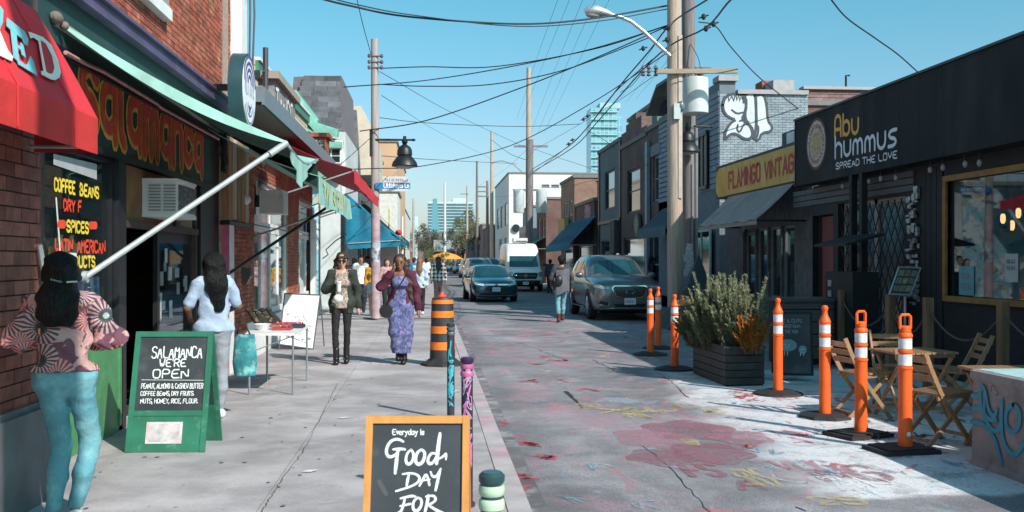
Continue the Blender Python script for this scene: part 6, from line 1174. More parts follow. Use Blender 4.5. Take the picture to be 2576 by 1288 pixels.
# wires
def wire(pts, r=.022, label=None, name='overhead_wire', n=26):
    P = [atY(*p) for p in pts]; out = []
    Q = [P[0]*2-P[1]]+P+[P[-1]*2-P[-2]]
    for i in range(1, len(Q)-2):
        for j in range(n//(len(P)-1)+1):
            t = j/(n//(len(P)-1)+1); a, b, c, d = Q[i-1], Q[i], Q[i+1], Q[i+2]; out.append(.5*((2*b)+(c-a)*t+(2*a-5*b+4*c-d)*t*t+(3*b-a-3*c+d)*t**3))
    out.append(P[-1]); m = MB(); m.tube(out, r*.62, 5); return single(name, m, M_wire, label, 'wire')
YS = 25.6; W_ = [
 ([(790,-8,20),(880,14,21),(1030,42,22),(1300,60,24),(1480,48,25),(1680,14,YS)], .038, 'thick twisted cable swooping across the top of the sky to the pale pole'),
 ([(812,-10,20),(900,12,21),(1040,38,22),(1300,66,24),(1500,54,25),(1682,22,YS)], .022, 'thinner cable lashed to the thick cable across the top'),
 ([(897,-5,22),(915,70,25),(934,138,YP)], .016, 'short steep wire from the left pole top to the upper edge'),
 ([(955,172,YP),(1073,168,27),(1250,167,26.5),(1500,122,26),(1685,62,YS)], .024, 'uppermost long wire between the left and right hydro poles'),
 ([(865,219,24),(1073,202,27),(1298,165,26.5),(1500,120,26),(1690,60,YS)], .024, 'wire crossing the upper long wire near the middle'),
 ([(950,212,YP),(1073,217,27),(1238,212,26.5),(1423,175,26),(1640,92,YS)], .024, 'second long wire between the left and right hydro poles'),
 ([(905,330,YP),(1073,303,27),(1300,225,26.5),(1500,145,26),(1692,60,YS)], .026, 'long rising wire from mid left pole to the pale pole'),
 ([(955,296,YP),(1073,309,30),(1300,318,32),(1460,312,34)], .016, 'thin level wire left of the high-rise'),
 ([(760,428,24),(940,424,26),(1073,416,30),(1285,366,32),(1490,258,29),(1700,118,YS)], .022, 'long low wire rising to the right pole past the high-rise'),
 ([(960,392,YP),(1100,402,36),(1300,412,60)], .016, 'thin lowest wire leading to the tall middle pole'),
 ([(1340,425,62),(1425,372,48),(1480,318,40),(1560,215,32),(1632,130,28),(1690,58,YS),(1790,-8,20)], .034, 'heavy cable coming down the street past the pale pole top'),
 ([(1340,432,62),(1440,372,48),(1500,310,40),(1600,195,31),(1680,118,YS),(1775,70,23),(1830,8,20),(1850,-10,19)], .034, 'second heavy cable running down the street'),
 ([(1335,440,62),(1450,350,46),(1540,240,34),(1640,150,28)], .024, 'spliced cable hanging under the heavy street cables'),
 ([(1757,55,24),(1800,66,24),(1840,120,24.5),(1910,195,25.5),(2010,275,27)], .024, 'drop wire curving down to the grey brick wall'),
 ([(2085,-8,14),(2130,45,15),(2200,95,16),(2260,138,17),(2318,190,18)], .020, 'single wire crossing the sky at the upper right'),
 ([(1734,170,26.4),(1740,190,26.2),(1745,212,26)], .018, 'short lead into the transformer'),
 ([(1737,110,26.5),(1758,150,26.2),(1762,188,26)], .016, 'looping lead from the rear pole into the transformer'),
 ([(1560,470,56),(1500,430,56),(1400,395,60),(1335,372,62)], .018, 'far wire from the middle pole to the dark row'),
 ([(1237,352,104),(1280,385,80),(1330,405,62)], .03, 'far wire between two right hand poles'),
 ([(1500,395,45),(1545,420,40),(1590,425,38),(1640,408,34)], .018, 'pale sagging service wire before the dark row'),
 ([(1480,330,40),(1520,352,42),(1568,390,43)], .018, 'service wire dropping to the grey stucco house')]
for p, r, l in W_: wire(p, r, l)
for i, (a, b, d, e) in enumerate(((1335,335,1468,0),(1352,335,1500,0),(1368,335,1535,0),(1300,300,1405,0),(1312,300,1435,0),(1560,250,1665,90),(1575,258,1690,110),(1598,250,1700,130))):
    q = (b-335)/3 if False else 0; wire([(a, b, 62), ((a+d)/2-6, (b+e)/2+8, 42), (d, e-6, 24)], .0085, ['first','second','third','fourth','fifth','sixth','seventh','eighth'][i]+' from the left of the thin slanting transmission wires')
for i, (a, b) in enumerate((((1340,380,62),(1690,160,26)),((1330,470,62),(1500,452,48)),((1200,470,134),(1330,372,62)),((1200,492,134),(1330,480,62)),((1560,232,34),(1618,180,26)),((955,180,28),(1330,375,62)),((960,240,28),(1237,400,104)),((945,335,27.8),(760,480,24)))):
    wire([a, ((a[0]+b[0])/2, (a[1]+b[1])/2+9, (a[2]+b[2])/2), b], .015, 'fine wire strung '+['between the two tall poles, upper','from the middle pole to the dark houses','between far poles, upper','between far poles, lower','from the crossarm insulators up the street','from the left pole to the middle pole','from the left pole to the far pale pole','from the left pole down to the shops'][i])
for i, (px, py, Y) in enumerate(((1478,292,40),(1468,300,41),(1440,352,47),(1430,362,48),(1618,122,28.5),(1680,70,25.3),(1678,100,25.3),(1770,42,23.5),(1776,72,23.4),(1795,60,23))):
    m = MB(); c = atY(px, py, Y); m.ell(c, (.06,.06,.08), 8, 5); m.tube([c+Vector((-.12,0,-.04)), c+Vector((.12,0,.04))], .02, 6); single('cable_splice', m, M_wire, 'black cable splice %s' % ['beside the glass tower, upper','beside the glass tower, lower','where the street cables meet, upper','where the street cables meet, lower','on the cable beside the lamp arm','at the pale pole, upper','at the pale pole, lower','right of the poles, upper','right of the poles, lower','right of the poles, farthest'][i], 'cable splice')
# ================================================================ STREET OBJECTS
# orange delineator posts
def post(px, py, style, label, base='rect', hgt=1.14, ang=0):
    c = G(px, py, RZ); t = thing('delineator_post', label, 'post', (c.x, c.y, RZ), ang, 'orange delineator posts along the patio'); L_ = dict(local=True)
    m = MB()
    if base == 'rect': m.box(-.30,.22,-.20,.20,0,.035); m.box(-.26,.18,-.17,.17,.035,.05)
    elif base == 'hex': m.lathe([(.29,0),(.28,.03),(.2,.05),(.02,.05)], n=8)
    else: m.lathe([(.31,0),(.30,.025),(.16,.06),(.02,.06)], n=22)
    part('rubber_base', m, M_rub, t, **L_)
    r = .060; h = hgt
    prof = [(r*1.05,.04),(r*1.05,.10),(r,.12),(r*.98,h*.60),(r*1.08,h*.605),(r*1.08,h*.62),(r*.93,h*.625),(r*.93,h*.72),(r*1.07,h*.725),(r*1.07,h*.74),(r*.93,h*.745),(r*.93,h*.835),(r*1.05,h*.84),(r*1.05,h*.855)]
    if style == 'knob': prof += [(r*.95,h*.87),(r*.55,h*.91),(r*.42,h*.945),(r*.55,h*.96),(r*.6,h*.975),(r*.5,h*.992),(.01,h)]
    else: prof += [(r*.85,h*.87),(r*.75,h*.875),(r*.85,h*.88),(r*.8,h*.91),(r*.6,h*.92),(.01,h*.92)]
    m = MB(); m.lathe(prof, n=20); part('post', m, M_orange, t, smooth=35, **L_)
    for a, b in ((.632,.712),(.752,.828)): m = MB(); m.lathe([(r*.965,h*a),(r*.965,h*b)], n=20); part('reflective_band', m, M_refl, t, smooth=35, **L_)
    if style == 'loop':
        m = MB(); w_ = .052; m.tube([(-w_,0,h*.90),(-w_,0,h*.985),(-w_*.7,0,h),(w_*.7,0,h),(w_,0,h*.985),(w_,0,h*.90)], .014, 8); part('handle', m, M_orange, t, smooth=True, **L_)
    return t
q = [post(2277,1135,'loop','nearest orange post with loop handle and a small round sticker, beside the graffitied block','rect',1.20,.15), post(2166,1096,'loop','orange post with loop handle second nearest, before the folding chairs','rect',1.19,.35), post(2075,1050,'knob','orange knob topped post on a hexagonal base before the folding tables','hex',1.20), post(1957,992,'knob','orange knob topped post just right of the bushy planter','round',1.21),
 post(1697,930,'knob','scuffed orange post nearest the left side of the planter','round',1.16), post(1636,893,'knob','left orange post of the pair beside the grey parked car','round',1.18), post(1656,877,'knob','rear orange post of the pair beside the grey parked car','round',1.18)]
m = MB(); m.lathe([(.022,0),(.022,.004)], (-.01,-.064,.16), 12, ax=(0,-1,0)); part('sticker', m, M_refl, q[0], local=True)
# barrel
c = G(1113, 918); br_ = thing('traffic_barrel', 'orange and black banded traffic barrel at the kerb with a small cone on top', 'traffic barrel', c); m = MB(); m.lathe([(.34,0),(.33,.03),(.24,.07),(.21,.10)], n=8); part('rubber_base', m, M_rub, br_, local=True)
zz_ = [.10,.24,.36,.49,.60,.73,.83,.94,1.0]; rr_ = [.195,.19,.186,.182,.178,.174,.17,.167,.162]; M_bo = mat('worn orange sheeting', (.85,.20,.02), .5, var=.12, scale=12, col2=(.45,.10,.02), c2s=22, c2t=.64); M_bb = mat('worn black drum', (.035,.035,.04), .55, var=.4, scale=8)
for i in range(8):
    o_ = i % 2 == 1; m = MB(); m.lathe([(rr_[i]+(0 if o_ else -.0),zz_[i]),(rr_[i+1],zz_[i+1])], n=28) if not o_ else m.lathe([(rr_[i]+.004,zz_[i]),(rr_[i+1]+.004,zz_[i+1])], n=28); part('orange_band' if o_ else 'black_band', m, M_bo if o_ else M_bb, br_, smooth=30, local=True)
m = MB(); m.lathe([(.165,1.0),(.15,1.03),(.05,1.04)], n=24); part('lid', m, M_bb, br_, local=True)
cn = thing('small_cone', 'small red toy-like cone sitting on the traffic barrel', 'cone', (c.x-.01, c.y, 1.04)); m = MB(); m.lathe([(.08,0),(.08,.015),(.05,.02),(.02,.07)], n=12); part('cone', m, mat('cone red', (.75,.07,.03), .5), cn, local=True)
# bollards (bike posts)
def bollard(px, ptop, label, cols, r=.045, h=.97):
    t_ = (CAM_H-h)/((ptop-655)/F); p = CP+D(px, ptop)*t_; b = thing('bollard', label, 'bollard', (p.x, p.y, 0), 0, 'painted bollards along the kerb'); k = 0
    prof = [(r*1.4,0),(r*1.4,.02),(r,.03),(r,h-.13),(r*1.12,h-.125),(r*1.18,h-.11),(r*1.12,h-.095),(r,h-.09),(r,h-.08),(r*1.12,h-.075),(r*1.18,h-.06),(r*1.12,h-.045),(r*1.02,h-.035)]
    m = MB(); m.lathe(prof[:4], n=20); part('shaft', m, cols[0], b, smooth=35, local=True); m = MB(); m.lathe(prof[4:8], n=20); part('ring', m, cols[1], b, smooth=True, local=True); m = MB(); m.lathe(prof[8:12], n=20); part('ring', m, cols[1], b, smooth=True, local=True)
    m = MB(); m.lathe([(r*1.02,h-.04),(r*1.16,h-.03),(r*1.16,h-.012),(r*.85,h),(.01,h)], n=20); m.lathe([(r*.96,h-.15),(r*.96,h-.05)], n=16); part('cap', m, cols[2], b, smooth=35, local=True); return b, p
M_bk = mat('black bollard', (.03,.035,.05), .45, var=.4, scale=20, coat=.3); b1_, p = bollard(1134, 812, 'dark bollard scrawled with turquoise, nearest the traffic barrel', (M_bk, mat('slate ring', (.08,.12,.15), .4), M_bk), .038)
def wrap(par, r, z0, z1, n, m_, lw, seed, a0=-2.4, a1=-.7):
    q = random.Random(seed); k = MB(); cyl = lambda a, b, d=0: Vector((math.cos(a)*(r+.002+d), math.sin(a)*(r+.002+d), b))
    for _ in range(n):
        z = q.uniform(z0, z1); pts = [(q.uniform(a0, a1), z+q.uniform(-.08,.08)) for _ in range(4)]; pts = chaikin(chaikin(pts))
        k2 = MB(); ribbon(k2, [(a*r, b) for a, b in pts], lw, lambda a, b, d=0: cyl(a/r, b, d)); k.add(k2.v, k2.f)
    part('graffiti', k, m_, par, local=True)
wrap(b1_, .038, .15, .72, 20, mat('turquoise pen', (.05,.42,.52), .6), .011, 3)
b2_, p = bollard(1175, 898, 'black bollard with pink drawings and a pink ring below its cap', (mat('dark plum bollard', (.035,.02,.05), .45, var=.4, scale=20, coat=.3), mat('pink ring', (.50,.13,.30), .4), mat('dark cap', (.04,.02,.06), .35)), .038)
wrap(b2_, .038, .55, .86, 6, mat('pink pen', (.55,.15,.38), .6), .009, 4); wrap(b2_, .038, .1, .5, 14, mat('hot pink pen', (.62,.12,.36), .6), .012, 7); wrap(b2_, .038, .3, .9, 14, mat('lilac pen', (.45,.40,.55), .6), .004, 5)
bollard(1237, 1186, 'pale green bollard with a dark cap at the bottom of the picture', (mat('pale chipped paint', (.50,.52,.50), .6, var=.3, scale=20, col2=(.10,.10,.12), c2s=14, c2t=.56), mat('mint ring', (.50,.66,.48), .4), mat('teal dark cap', (.03,.07,.08), .3)), .038, .89)
# sandwich boards ------------------------------------------------
def sandwich(name, label, cx_, cy_, rz, w_, h, spread, fm, bm, rail=.035, lowz=.0, cat='sign', kick=0.):
    t = thing(name, label, cat, (cx_, cy_, 0), rz); a = math.atan2(spread, h); H_ = h; ca, sa = math.cos(a), math.sin(a)
    F1 = lambda u, v, d=0: Vector((u, -spread+v*sa-d*ca, v*ca+d*sa*-0+(-d*sa if False else d*sa*.0)+.0)) if False else Vector((u, -spread+v*sa-d*ca, v*ca-d*sa*-1*0+d*0))
    F1 = lambda u, v, d=0: Vector((u, -spread+v*sa-d*ca, v*ca+d*sa)); F2 = lambda u, v, d=0: Vector((u, spread-v*sa+d*ca, v*ca+d*sa)); L_ = h/ca
    for nm, Ff in (('front_panel', F1), ('back_panel', F2)):
        for u0, u1, v0, v1 in ((-w_/2, -w_/2+rail, 0, L_), (w_/2-rail, w_/2, 0, L_)): m = MB(); m.fbox(Ff, u0, u1, v0, v1, -.01, .014); part('frame_rail', m, fm, t, local=True)
        for v0, v1 in ((L_-rail, L_), (lowz+kick, lowz+kick+rail), ): m = MB(); m.fbox(Ff, -w_/2+rail, w_/2-rail, v0, v1, -.01, .012); part('frame_rail', m, fm, t, local=True)
        m = MB(); m.fbox(Ff, -w_/2+rail, w_/2-rail, lowz+kick+rail, L_-rail, -.008, .002); part(nm, m, bm, t, local=True)
        if kick: m = MB(); m.fbox(Ff, -w_/2+rail, w_/2-rail, lowz+.0, kick, -.008, .006); part('lower_panel', m, fm, t, local=True)
    m = MB(); m.tube([(-w_/2+.05, -.01, h-.01), (-w_/2+.05, .01, h-.01)], .012); m.tube([(w_/2-.05, -.01, h-.01), (w_/2-.05, .01, h-.01)], .012); part('hinge', m, M_steel, t, local=True)
    return t, F1, L_
M_ow = mat('orange pine frame', (.62,.27,.07), .55, var=.15, scale=4, stretch=(6,6,.7), bump=.15)
tt = 4.3; c = CP+FW*tt+RT*((1052-1288)/F*tt); zt = 1.6-393/F*tt
gd_, F1, L_ = sandwich('sandwich_board', 'orange framed chalkboard reading Good Day For, in the foreground', c.x, c.y, -YAW-.0, 255/F*tt*1.02, zt, .23, M_ow, M_slate, .030, .0, kick=.06)
K = 255/F*tt/470; gu = lambda x, y: ((x-871)*K, L_-(y-835)*K*1.0); k = MB()
for pts, w_ in (([(806,950),(780,936),(748,945),(730,975),(728,1005),(745,1022),(772,1010),(790,985)],.016), ([(760,985),(795,982),(815,985)],.014), ([(782,985),(776,1040),(772,1092)],.018),
   ([(842,985),(822,1005),(818,1040),(832,1055),(850,1040),(856,1005),(842,985)],.015), ([(890,985),(868,1000),(862,1040),(878,1055),(900,1040),(908,1000),(890,985)],.017), ([(960,1005),(935,1000),(918,1030),(925,1052),(945,1045),(958,1020)],.015), ([(974,912),(966,980),(960,1050)],.020), ([(965,1030),(990,1018),(1005,1000),(1003,1030)],.012),
   ([(836,1092),(830,1120),(826,1148)],.014), ([(806,1096),(850,1090),(885,1105),(882,1130),(850,1150),(778,1172)],.013), ([(884,1148),(900,1118),(916,1092),(930,1145)],.014), ([(892,1126),(930,1120)],.010), ([(934,1086),(942,1108),(962,1108),(980,1072)],.013), ([(978,1075),(966,1130),(958,1168)],.015),
   ([(820,1200),(812,1240),(800,1268),(760,1280),(738,1286)],.014), ([(800,1204),(850,1192),(868,1196)],.013), ([(798,1238),(845,1228)],.012), ([(880,1200),(858,1215),(856,1250),(872,1262),(892,1245),(898,1212),(880,1200)],.015), ([(926,1190),(920,1230),(912,1262)],.016), ([(915,1196),(950,1190),(962,1208),(945,1226),(918,1232)],.013), ([(925,1232),(960,1255),(1010,1276)],.014)):
    pts = chaikin(chaikin([gu(*p) for p in pts])); ribbon(k, pts, w_*.82, F1, d=.003, ws=[1.1-.35*abs(2*i/len(pts)-1)+random.uniform(-.06,.06) for i in range(len(pts))])
u = gu(755, 918); text(k, 'Everyday is', F1, u[0], u[1], .022, .0045, fit=145*K, jit=.15, d=.003); part('chalk_lettering', k, M_chalk, gd_, local=True)
k = MB(); u = gu(700,1130); ribbon(k, [u, (u[0]+.03, u[1]-.05)], .02, F1, d=.0025); part('smudge', k, mat('chalk smudge', (.07,.08,.09)), gd_, local=True)
# green Salamanca board
c = G(417, 1140); ty = c.y+.02
sb_, F1, L_ = sandwich('sandwich_board', 'green chalkboard reading Salamanca We\'re Open beside the grocery door', c.x-.0, c.y+.31, -.06, .66, .985, .27, M_green, M_slate, .045, 0, kick=.30)
gx = lambda x, y: ((x-800)/375*.62, .93-(y-468)/540*.95); k = MB()
for s, x, y, y1, x1 in (('SALAMANCA',692,545,490,948),("WE'RE",735,588,552,868),('OPEN',706,643,602,886),('PEANUT, ALMOND & CASHEW BUTTER',652,694,670,966),('COFFEE BEANS, DRY FRUITS.',652,728,708,922),('NUTS, HONEY, RICE, FLOUR.',655,765,744,944)):
    a = gx(x, y); b = gx(x1, y); t = gx(x, y1); text(k, s, F1, a[0], a[1], t[1]-a[1], .011 if y < 650 else .006, fit=b[0]-a[0], jit=.22, d=.004)
ribbon(k, [gx(650,652), gx(965,655)], .004, F1, d=.004); part('chalk_lettering', k, M_chalk, sb_, local=True)
k = MB(); k.fbox(F1, -.17, .13, .07, .25, .007, .010); part('paper_notice', k, mat('faded notice', (.62,.60,.62), .7, col2=(.60,.40,.42), c2s=8, c2t=.5), sb_, local=True)
k = MB(); k.fbox(F1, -.15, .11, .085, .235, .0105, .0112); part('notice_print', k, mat('faded print', (.50,.48,.50), .8, var=.3, scale=14, col2=(.62,.45,.47), c2s=7), sb_, local=True)
# white folding table with trays
a, b, c_, d = G(627, 993), G(737, 993), G(772, 958), G(672, 960); tb = thing('folding_table', 'white topped folding table with thin grey legs on the pavement', 'table', ((a+b+c_+d)/4))
H_ = .74; P4 = [a, b, c_, d]; m = MB(); T = [p+Vector((0,0,H_)) for p in P4]; cc = sum(T, Vector())/4; T = [cc+(p-cc)*1.12 for p in T]
m.add([*T, *[p-Vector((0,0,.03)) for p in T]], [(0,1,2,3),(7,6,5,4),(0,4,5,1),(1,5,6,2),(2,6,7,3),(3,7,4,0)]); part('tabletop', m, M_wht, tb)
for p in P4: k = MB(); k.tube([p, p+Vector((0,0,H_-.02))], .014, 8); part('leg', k, mat('grey tube', (.25,.28,.31), .4, .3), tb)
for i in (0, 2): k = MB(); k.tube([P4[i]+Vector((0,0,.06)), P4[i+1]+Vector((0,0,.06))], .009, 6); part('crossbar', k, M_steel, tb); k = MB(); k.tube([P4[i]+Vector((0,0,.5)), P4[(i+1) % 4]+Vector((0,0,.7))], .007, 6); part('crossbar', k, M_steel, tb)
def on(u, v, z=0): p = T[0]*(1-u)*(1-v)+T[1]*u*(1-v)+T[2]*u*v+T[3]*(1-u)*v; p.z = H_+.002+z; return p
ug = thing('jewellery_display', 'tray of upright black display busts at the left end of the folding table', 'display', on(.25,.5))
for i in range(4): k = MB(); p = on(.05+.12*i, .65+.05*i); k.tube([p, p+Vector((-.05,-.02,.08)), p+Vector((-.14,-.04,.20))], [.045,.05,.03], 8); k.ell(p+Vector((-.15,-.04,.22)), (.045,.05,.03), 8, 5); part('bust', k, mat('black velvet', (.02,.018,.016), .8, col2=(.22,.17,.06), c2s=24, c2t=.6), ug, smooth=True)
m = MB(); m.lathe([(.06,0),(.11,.07),(.115,.075),(.1,.07),(.05,.01)], on(.20,.35), 14); single('bowl', m, M_wht, 'small white bowl in front of the black busts', 'bowl', smooth=True)
for i, (u, v, c, l) in enumerate(((.62,.35,(.35,.05,.06),'dark red tray of trinkets on the folding table'),(.80,.60,(.03,.035,.06),'black tray of trinkets at the table end'),(.60,.78,(.70,.15,.35),'bright pink cloth spread at the back of the table'),(.55,.45,(.40,.12,.10),'small patterned tray between bowl and red tray'))):
    p = on(u, v); k = MB(); k.box(p.x-.11, p.x+.11, p.y-.1, p.y+.16, p.z, p.z+.03+.01*i); tr_ = single('tray', k, mat('tray %d' % i, c, .6), l, 'tray')
    if i != 2:
        q = random.Random(i)
        for j in range(9): k = MB(); x, y = p.x+q.uniform(-.09,.09), p.y+q.uniform(-.08,.14); k.ell((x, y, p.z+.045+.01*i), (.014,.02,.012), 6, 4); part('trinket', k, jm[q.randrange(6)] if q.random() < .5 else A_red, tr_)
# white poster board on easel
eb = thing('poster_easel', 'white poster board covered in little drawings on a dark metal easel', 'sign', G(748, 880)); a, b, c_, d = G(703,870), G(798,878), G(806,868), G(712,858)
Yq = G(750,878).y; bt = [atY(703, 866, Yq-.12), atY(788, 878, Yq-.12), atY(806, 742, Yq+.12), atY(716, 738, Yq+.12)]
m = MB(); m.add([*bt, *[p+Vector((0,.015,0)) for p in bt]], [(0,1,2,3),(7,6,5,4),(0,4,5,1),(1,5,6,2),(2,6,7,3),(3,7,4,0)]); part('board', m, mat('glossy white board', (.76,.76,.76), .4, var=.04), eb)
m = MB()
for i in range(4): m.tube([bt[i]+Vector((0,-.004,0)), bt[(i+1) % 4]+Vector((0,-.004,0))], .011, 6)
part('board_edge', m, mat('easel grey', (.10,.11,.12), .4), eb)
for x in (0, 1): k = MB(); t_ = bt[3] if x == 0 else bt[2]; k.tube([t_, Vector((t_.x+.02, t_.y+.45, 0))], .012, 6); part('leg', k, MC['easel grey'], eb); k = MB(); f_ = bt[x]; k.tube([f_, Vector((f_.x, f_.y, 0))], .012, 6); part('leg', k, MC['easel grey'], eb)
q = random.Random(6); ux = (bt[1]-bt[0]); uz = (bt[3]-bt[0])
for i in range(30):
    u, v = q.uniform(.1,.9), q.uniform(.15,.62); fb = lambda a, b, d=0: bt[0]+ux*a+uz*b+Vector((0,-.006-d,0)); k = MB(); r1, r2 = q.uniform(.02,.045), q.uniform(.015,.035)
    k.add([fb(u+r1*math.cos(t*.785)*(1+.3*q.random()), v+r2*math.sin(t*.785)*(1+.3*q.random()), .0004*i) for t in range(8)], [tuple(range(8))]); part('drawing', k, mat('print %d' % (i % 6), [(.62,.30,.32),(.40,.45,.38),(.65,.55,.35),(.25,.28,.30),(.6,.2,.18),(.45,.42,.50)][i % 6]), eb)
# black slatted planter
pc = G(1827, 972, RZ); pr = G(1921, 970, RZ); pl_ = G(1745, 940, RZ); du = (pr-pc); dv = (pl_-pc); hz = .50
pt_ = thing('planter_box', 'long black slatted planter box holding the bushy shrub', 'planter', pc); back = pc+du+dv
for (o_, d_, nrm_) in ((pc, du, dv), (pc, dv, du), (pr, dv, -du), (pl_, du, -dv)):
    n_ = -nrm_.normalized(); 
    for i in range(5):
        z = RZ+.02+i*.10; k = MB(); fr_ = lambda a, b, d=0: o_+d_*a+UP*(b)+n_*d; k.fbox(fr_, -.0, 1.0, .02+i*.10, .02+i*.10+.088, -.01, .012); part('slat', k, mat('weathered black slat', (.036,.037,.042), .6, var=.35, scale=6, bump=.2, coord='pos'), pt_)
    k = MB(); k.fbox(fr_, 0, 1, .0, hz, -.03, -.012); part('liner', k, M_black, pt_)
k = MB(); k.add([pc+UP*(hz-.06), pr+UP*(hz-.06), back+UP*(hz-.06), pl_+UP*(hz-.06)], [(0,1,2,3)]); part('soil', k, mat('soil', (.04,.03,.02), .95, bump=.5), pt_)
for o_, d_ in ((pc, du), (pc, dv), (pr, dv), (pl_, du)): k = MB(); k.beam(o_+UP*(hz+.015), o_+d_+UP*(hz+.015), .05, .03); part('rim', k, MC['weathered black slat'], pt_)
# leafy shrubs: stems, branchlets, needles
def leafy(name, label, c, W_, D_, H_, nst, leaf, mats, seed, up=.8, llen=.03, lw=.007, dens=70, cat='shrub'):
    t = thing(name, label, cat, c); q = random.Random(seed); st = MB(); lv = [MB() for _ in mats]; c = Vector(c)
    for _ in range(nst):
        b = c+Vector((q.uniform(-.3,.3)*W_, q.uniform(-.3,.3)*D_, 0)); h = H_*q.uniform(.45, 1.0); ln = Vector((q.uniform(-.5,.5)*W_, q.uniform(-.5,.5)*D_, h))
        if abs(ln.x) > .3*W_: ln.z *= .8
        P = [b+ln*s+Vector((q.gauss(0,.012), q.gauss(0,.012), .0)) for s in (0,.25,.5,.75,1)]; st.tube(P, [.006,.005,.004,.003,.001], 4)
        for j in range(dens):
            s = .12+.88*q.random()**.8; i = min(3, int(s*4)); p = P[i].lerp(P[i+1], s*4-i); ang = q.uniform(0, 6.28); el = q.uniform(.2,1.0); L0 = q.uniform(.03,.10)*(1.15-s); tw = p+Vector((math.cos(ang)*math.cos(el), math.sin(ang)*math.cos(el), math.sin(el)))*L0
            for _k in range(3):
                r = p.lerp(tw, q.random()); a2 = q.uniform(0, 6.28); d = Vector((math.cos(a2)*.7, math.sin(a2)*.7, up)).normalized(); sd = d.orthogonal().normalized()*lw*q.uniform(.6,1.3); l = llen*q.uniform(.6,1.4)
                m_ = lv[min(len(mats)-1, int(q.random()*len(mats)))]; m_.add([r-sd*.4, r+d*l*.5-sd, r+d*l, r+d*l*.5+sd], [(0,1,2,3)])
    part('stem', st, mat('twig brown', (.11,.09,.05), .9), t); 
    for m_, mm in zip(lv, mats):
        o = part('foliage', m_, mm, t); o['kind'] = 'stuff'
    return t
def leafmat(name, col, var=.3):
    m = cloth2(name, col, .25, var); return m
LG = [leafmat('sage leaf a', (.24,.27,.15)), leafmat('sage leaf b', (.35,.38,.25)), leafmat('sage leaf c', (.11,.14,.07)), leafmat('straw leaf', (.40,.40,.24))]
for i, (px, H_, W_, n_, lab) in enumerate(((1766,.66,.62,90,'left leafy clump of the planter, grey green and feathery'),(1800,1.08,.62,110,'tallest feathery grey green shrub in the planter'),(1862,1.04,.62,100,'feathery shrub at the right of the planter above the orange one'))):
    s_ = (px-1745)/(1921-1745); p = (pl_.lerp(pr, s_)+pl_.lerp(pc, min(1, s_*2)) if s_ < .5 else pl_.lerp(pr, s_)+pc.lerp(pr, s_*2-1))/2
    leafy('leafy_shrub', lab, (p.x, p.y, RZ+hz-.08), W_, .6, H_*1.02, n_, 0, LG, 11+i, dens=150, lw=.006, llen=.030)
p = pc.lerp(pr, .62)-dv*.03; leafy('orange_shrub', 'small orange turned shrub at the right front of the planter', (p.x+.0, p.y, RZ+hz-.06), .34, .24, .54, 60, 0, [leafmat('orange leaf', (.62,.24,.045)), leafmat('amber leaf', (.48,.18,.03))], 31, dens=55)
# chalkboard with drawing
cbp = G(2030, 968, RZ); cb_, F1, L_ = sandwich('sandwich_board', 'black chalkboard with two smiling blob drawings behind the orange posts', cbp.x, cbp.y+.55, -.25, .54, .88, .16, M_blk2, M_slate, .03, 0); k = MB()
for i, s in enumerate(('NICE & CUTE','FLOWER HUM','FOR THE YUM')): text(k, s, F1, -.21, .74-.075*i, .045, .006, fit=.34-.03*i, jit=.3, d=.004)
part('chalk_lettering', k, mat('dim chalk', (.30,.36,.40)), cb_, local=True); k = MB()
k.add([F1(-.07+.125*math.cos(t*.31)*(1+.03*math.sin(t*3)), .42+.085*math.sin(t*.31), .004) for t in range(20)], [tuple(range(20))]); k.add([F1(.13+.055*math.cos(t*.31), .36+.06*math.sin(t*.31), .005) for t in range(20)], [tuple(range(20))]); part('chalk_figure', k, mat('chalk blue', (.22,.34,.38)), cb_, local=True); k = MB()
for x in (-.11,-.07,.11,.15): ribbon(k, [(x,.33),(x-.01,.28)], .01, F1, d=.006)
for x, y in ((-.10,.43),(-.05,.43),(.115,.37),(.145,.37)): ribbon(k, [(x,y),(x,y-.012)], .012, F1, d=.006)
ribbon(k, chaikin([(-.10,.40),(-.075,.385),(-.05,.40)]), .006, F1, d=.006); part('chalk_line', k, M_chalk, cb_, local=True)
# patio: barrier block, posts with rope, tables and chairs
kp = G(2445, 1165, RZ); bz = .70
jb = thing('concrete_barrier', 'graffitied concrete barrier block with turquoise top at the lower right', 'barrier', (4.6, 6.6, RZ)); x0, x1, y0, y1 = kp.x, kp.x+.62, kp.y-2.4, kp.y
m = MB(); prf = [(x0,RZ),(x0,bz-.13),(x0+.06,bz-.06),(x0+.02,bz-.05),(x0+.02,bz),(x1-.05,bz),(x1,bz-.05),(x1,RZ)]; prf = [(x0-.03,RZ),(x0,RZ+.05),(x0+.01,bz-.10),(x0-.02,bz-.06),(x0-.01,bz-.01),(x0+.03,bz),(x1-.03,bz),(x1,bz-.05),(x1-.02,bz-.1),(x1,RZ)]
m.prism(prf, lambda a, b: Vector((a, y0, b)), lambda a, b: Vector((a, y1, b))); part('block', m, mat('stained concrete', (.30,.25,.25), .85, var=.2, scale=4, bump=.35, bscale=30, coord='pos', col2=(.22,.18,.18), c2s=3), jb)
k = MB(); k.add([(x0+.03,y0,bz+.002),(x1-.03,y0,bz+.002),(x1-.03,y1-.01,bz+.002),(x0+.03,y1-.01,bz+.002)], [(0,1,2,3)]); part('painted_top', k, mat('turquoise wash', (.40,.60,.60), .7, var=.15, scale=6, col2=(.08,.36,.42), c2s=3, c2t=.56), jb)
fj = wframe((x0-.004,0,0),(0,-1,0),(-1,0,0)); k = MB(); J = lambda zx, zy: (lambda p: (-p.y, p.z))(atX(2119.8+zx*.4166, 697.7+zy*.4166, x0))
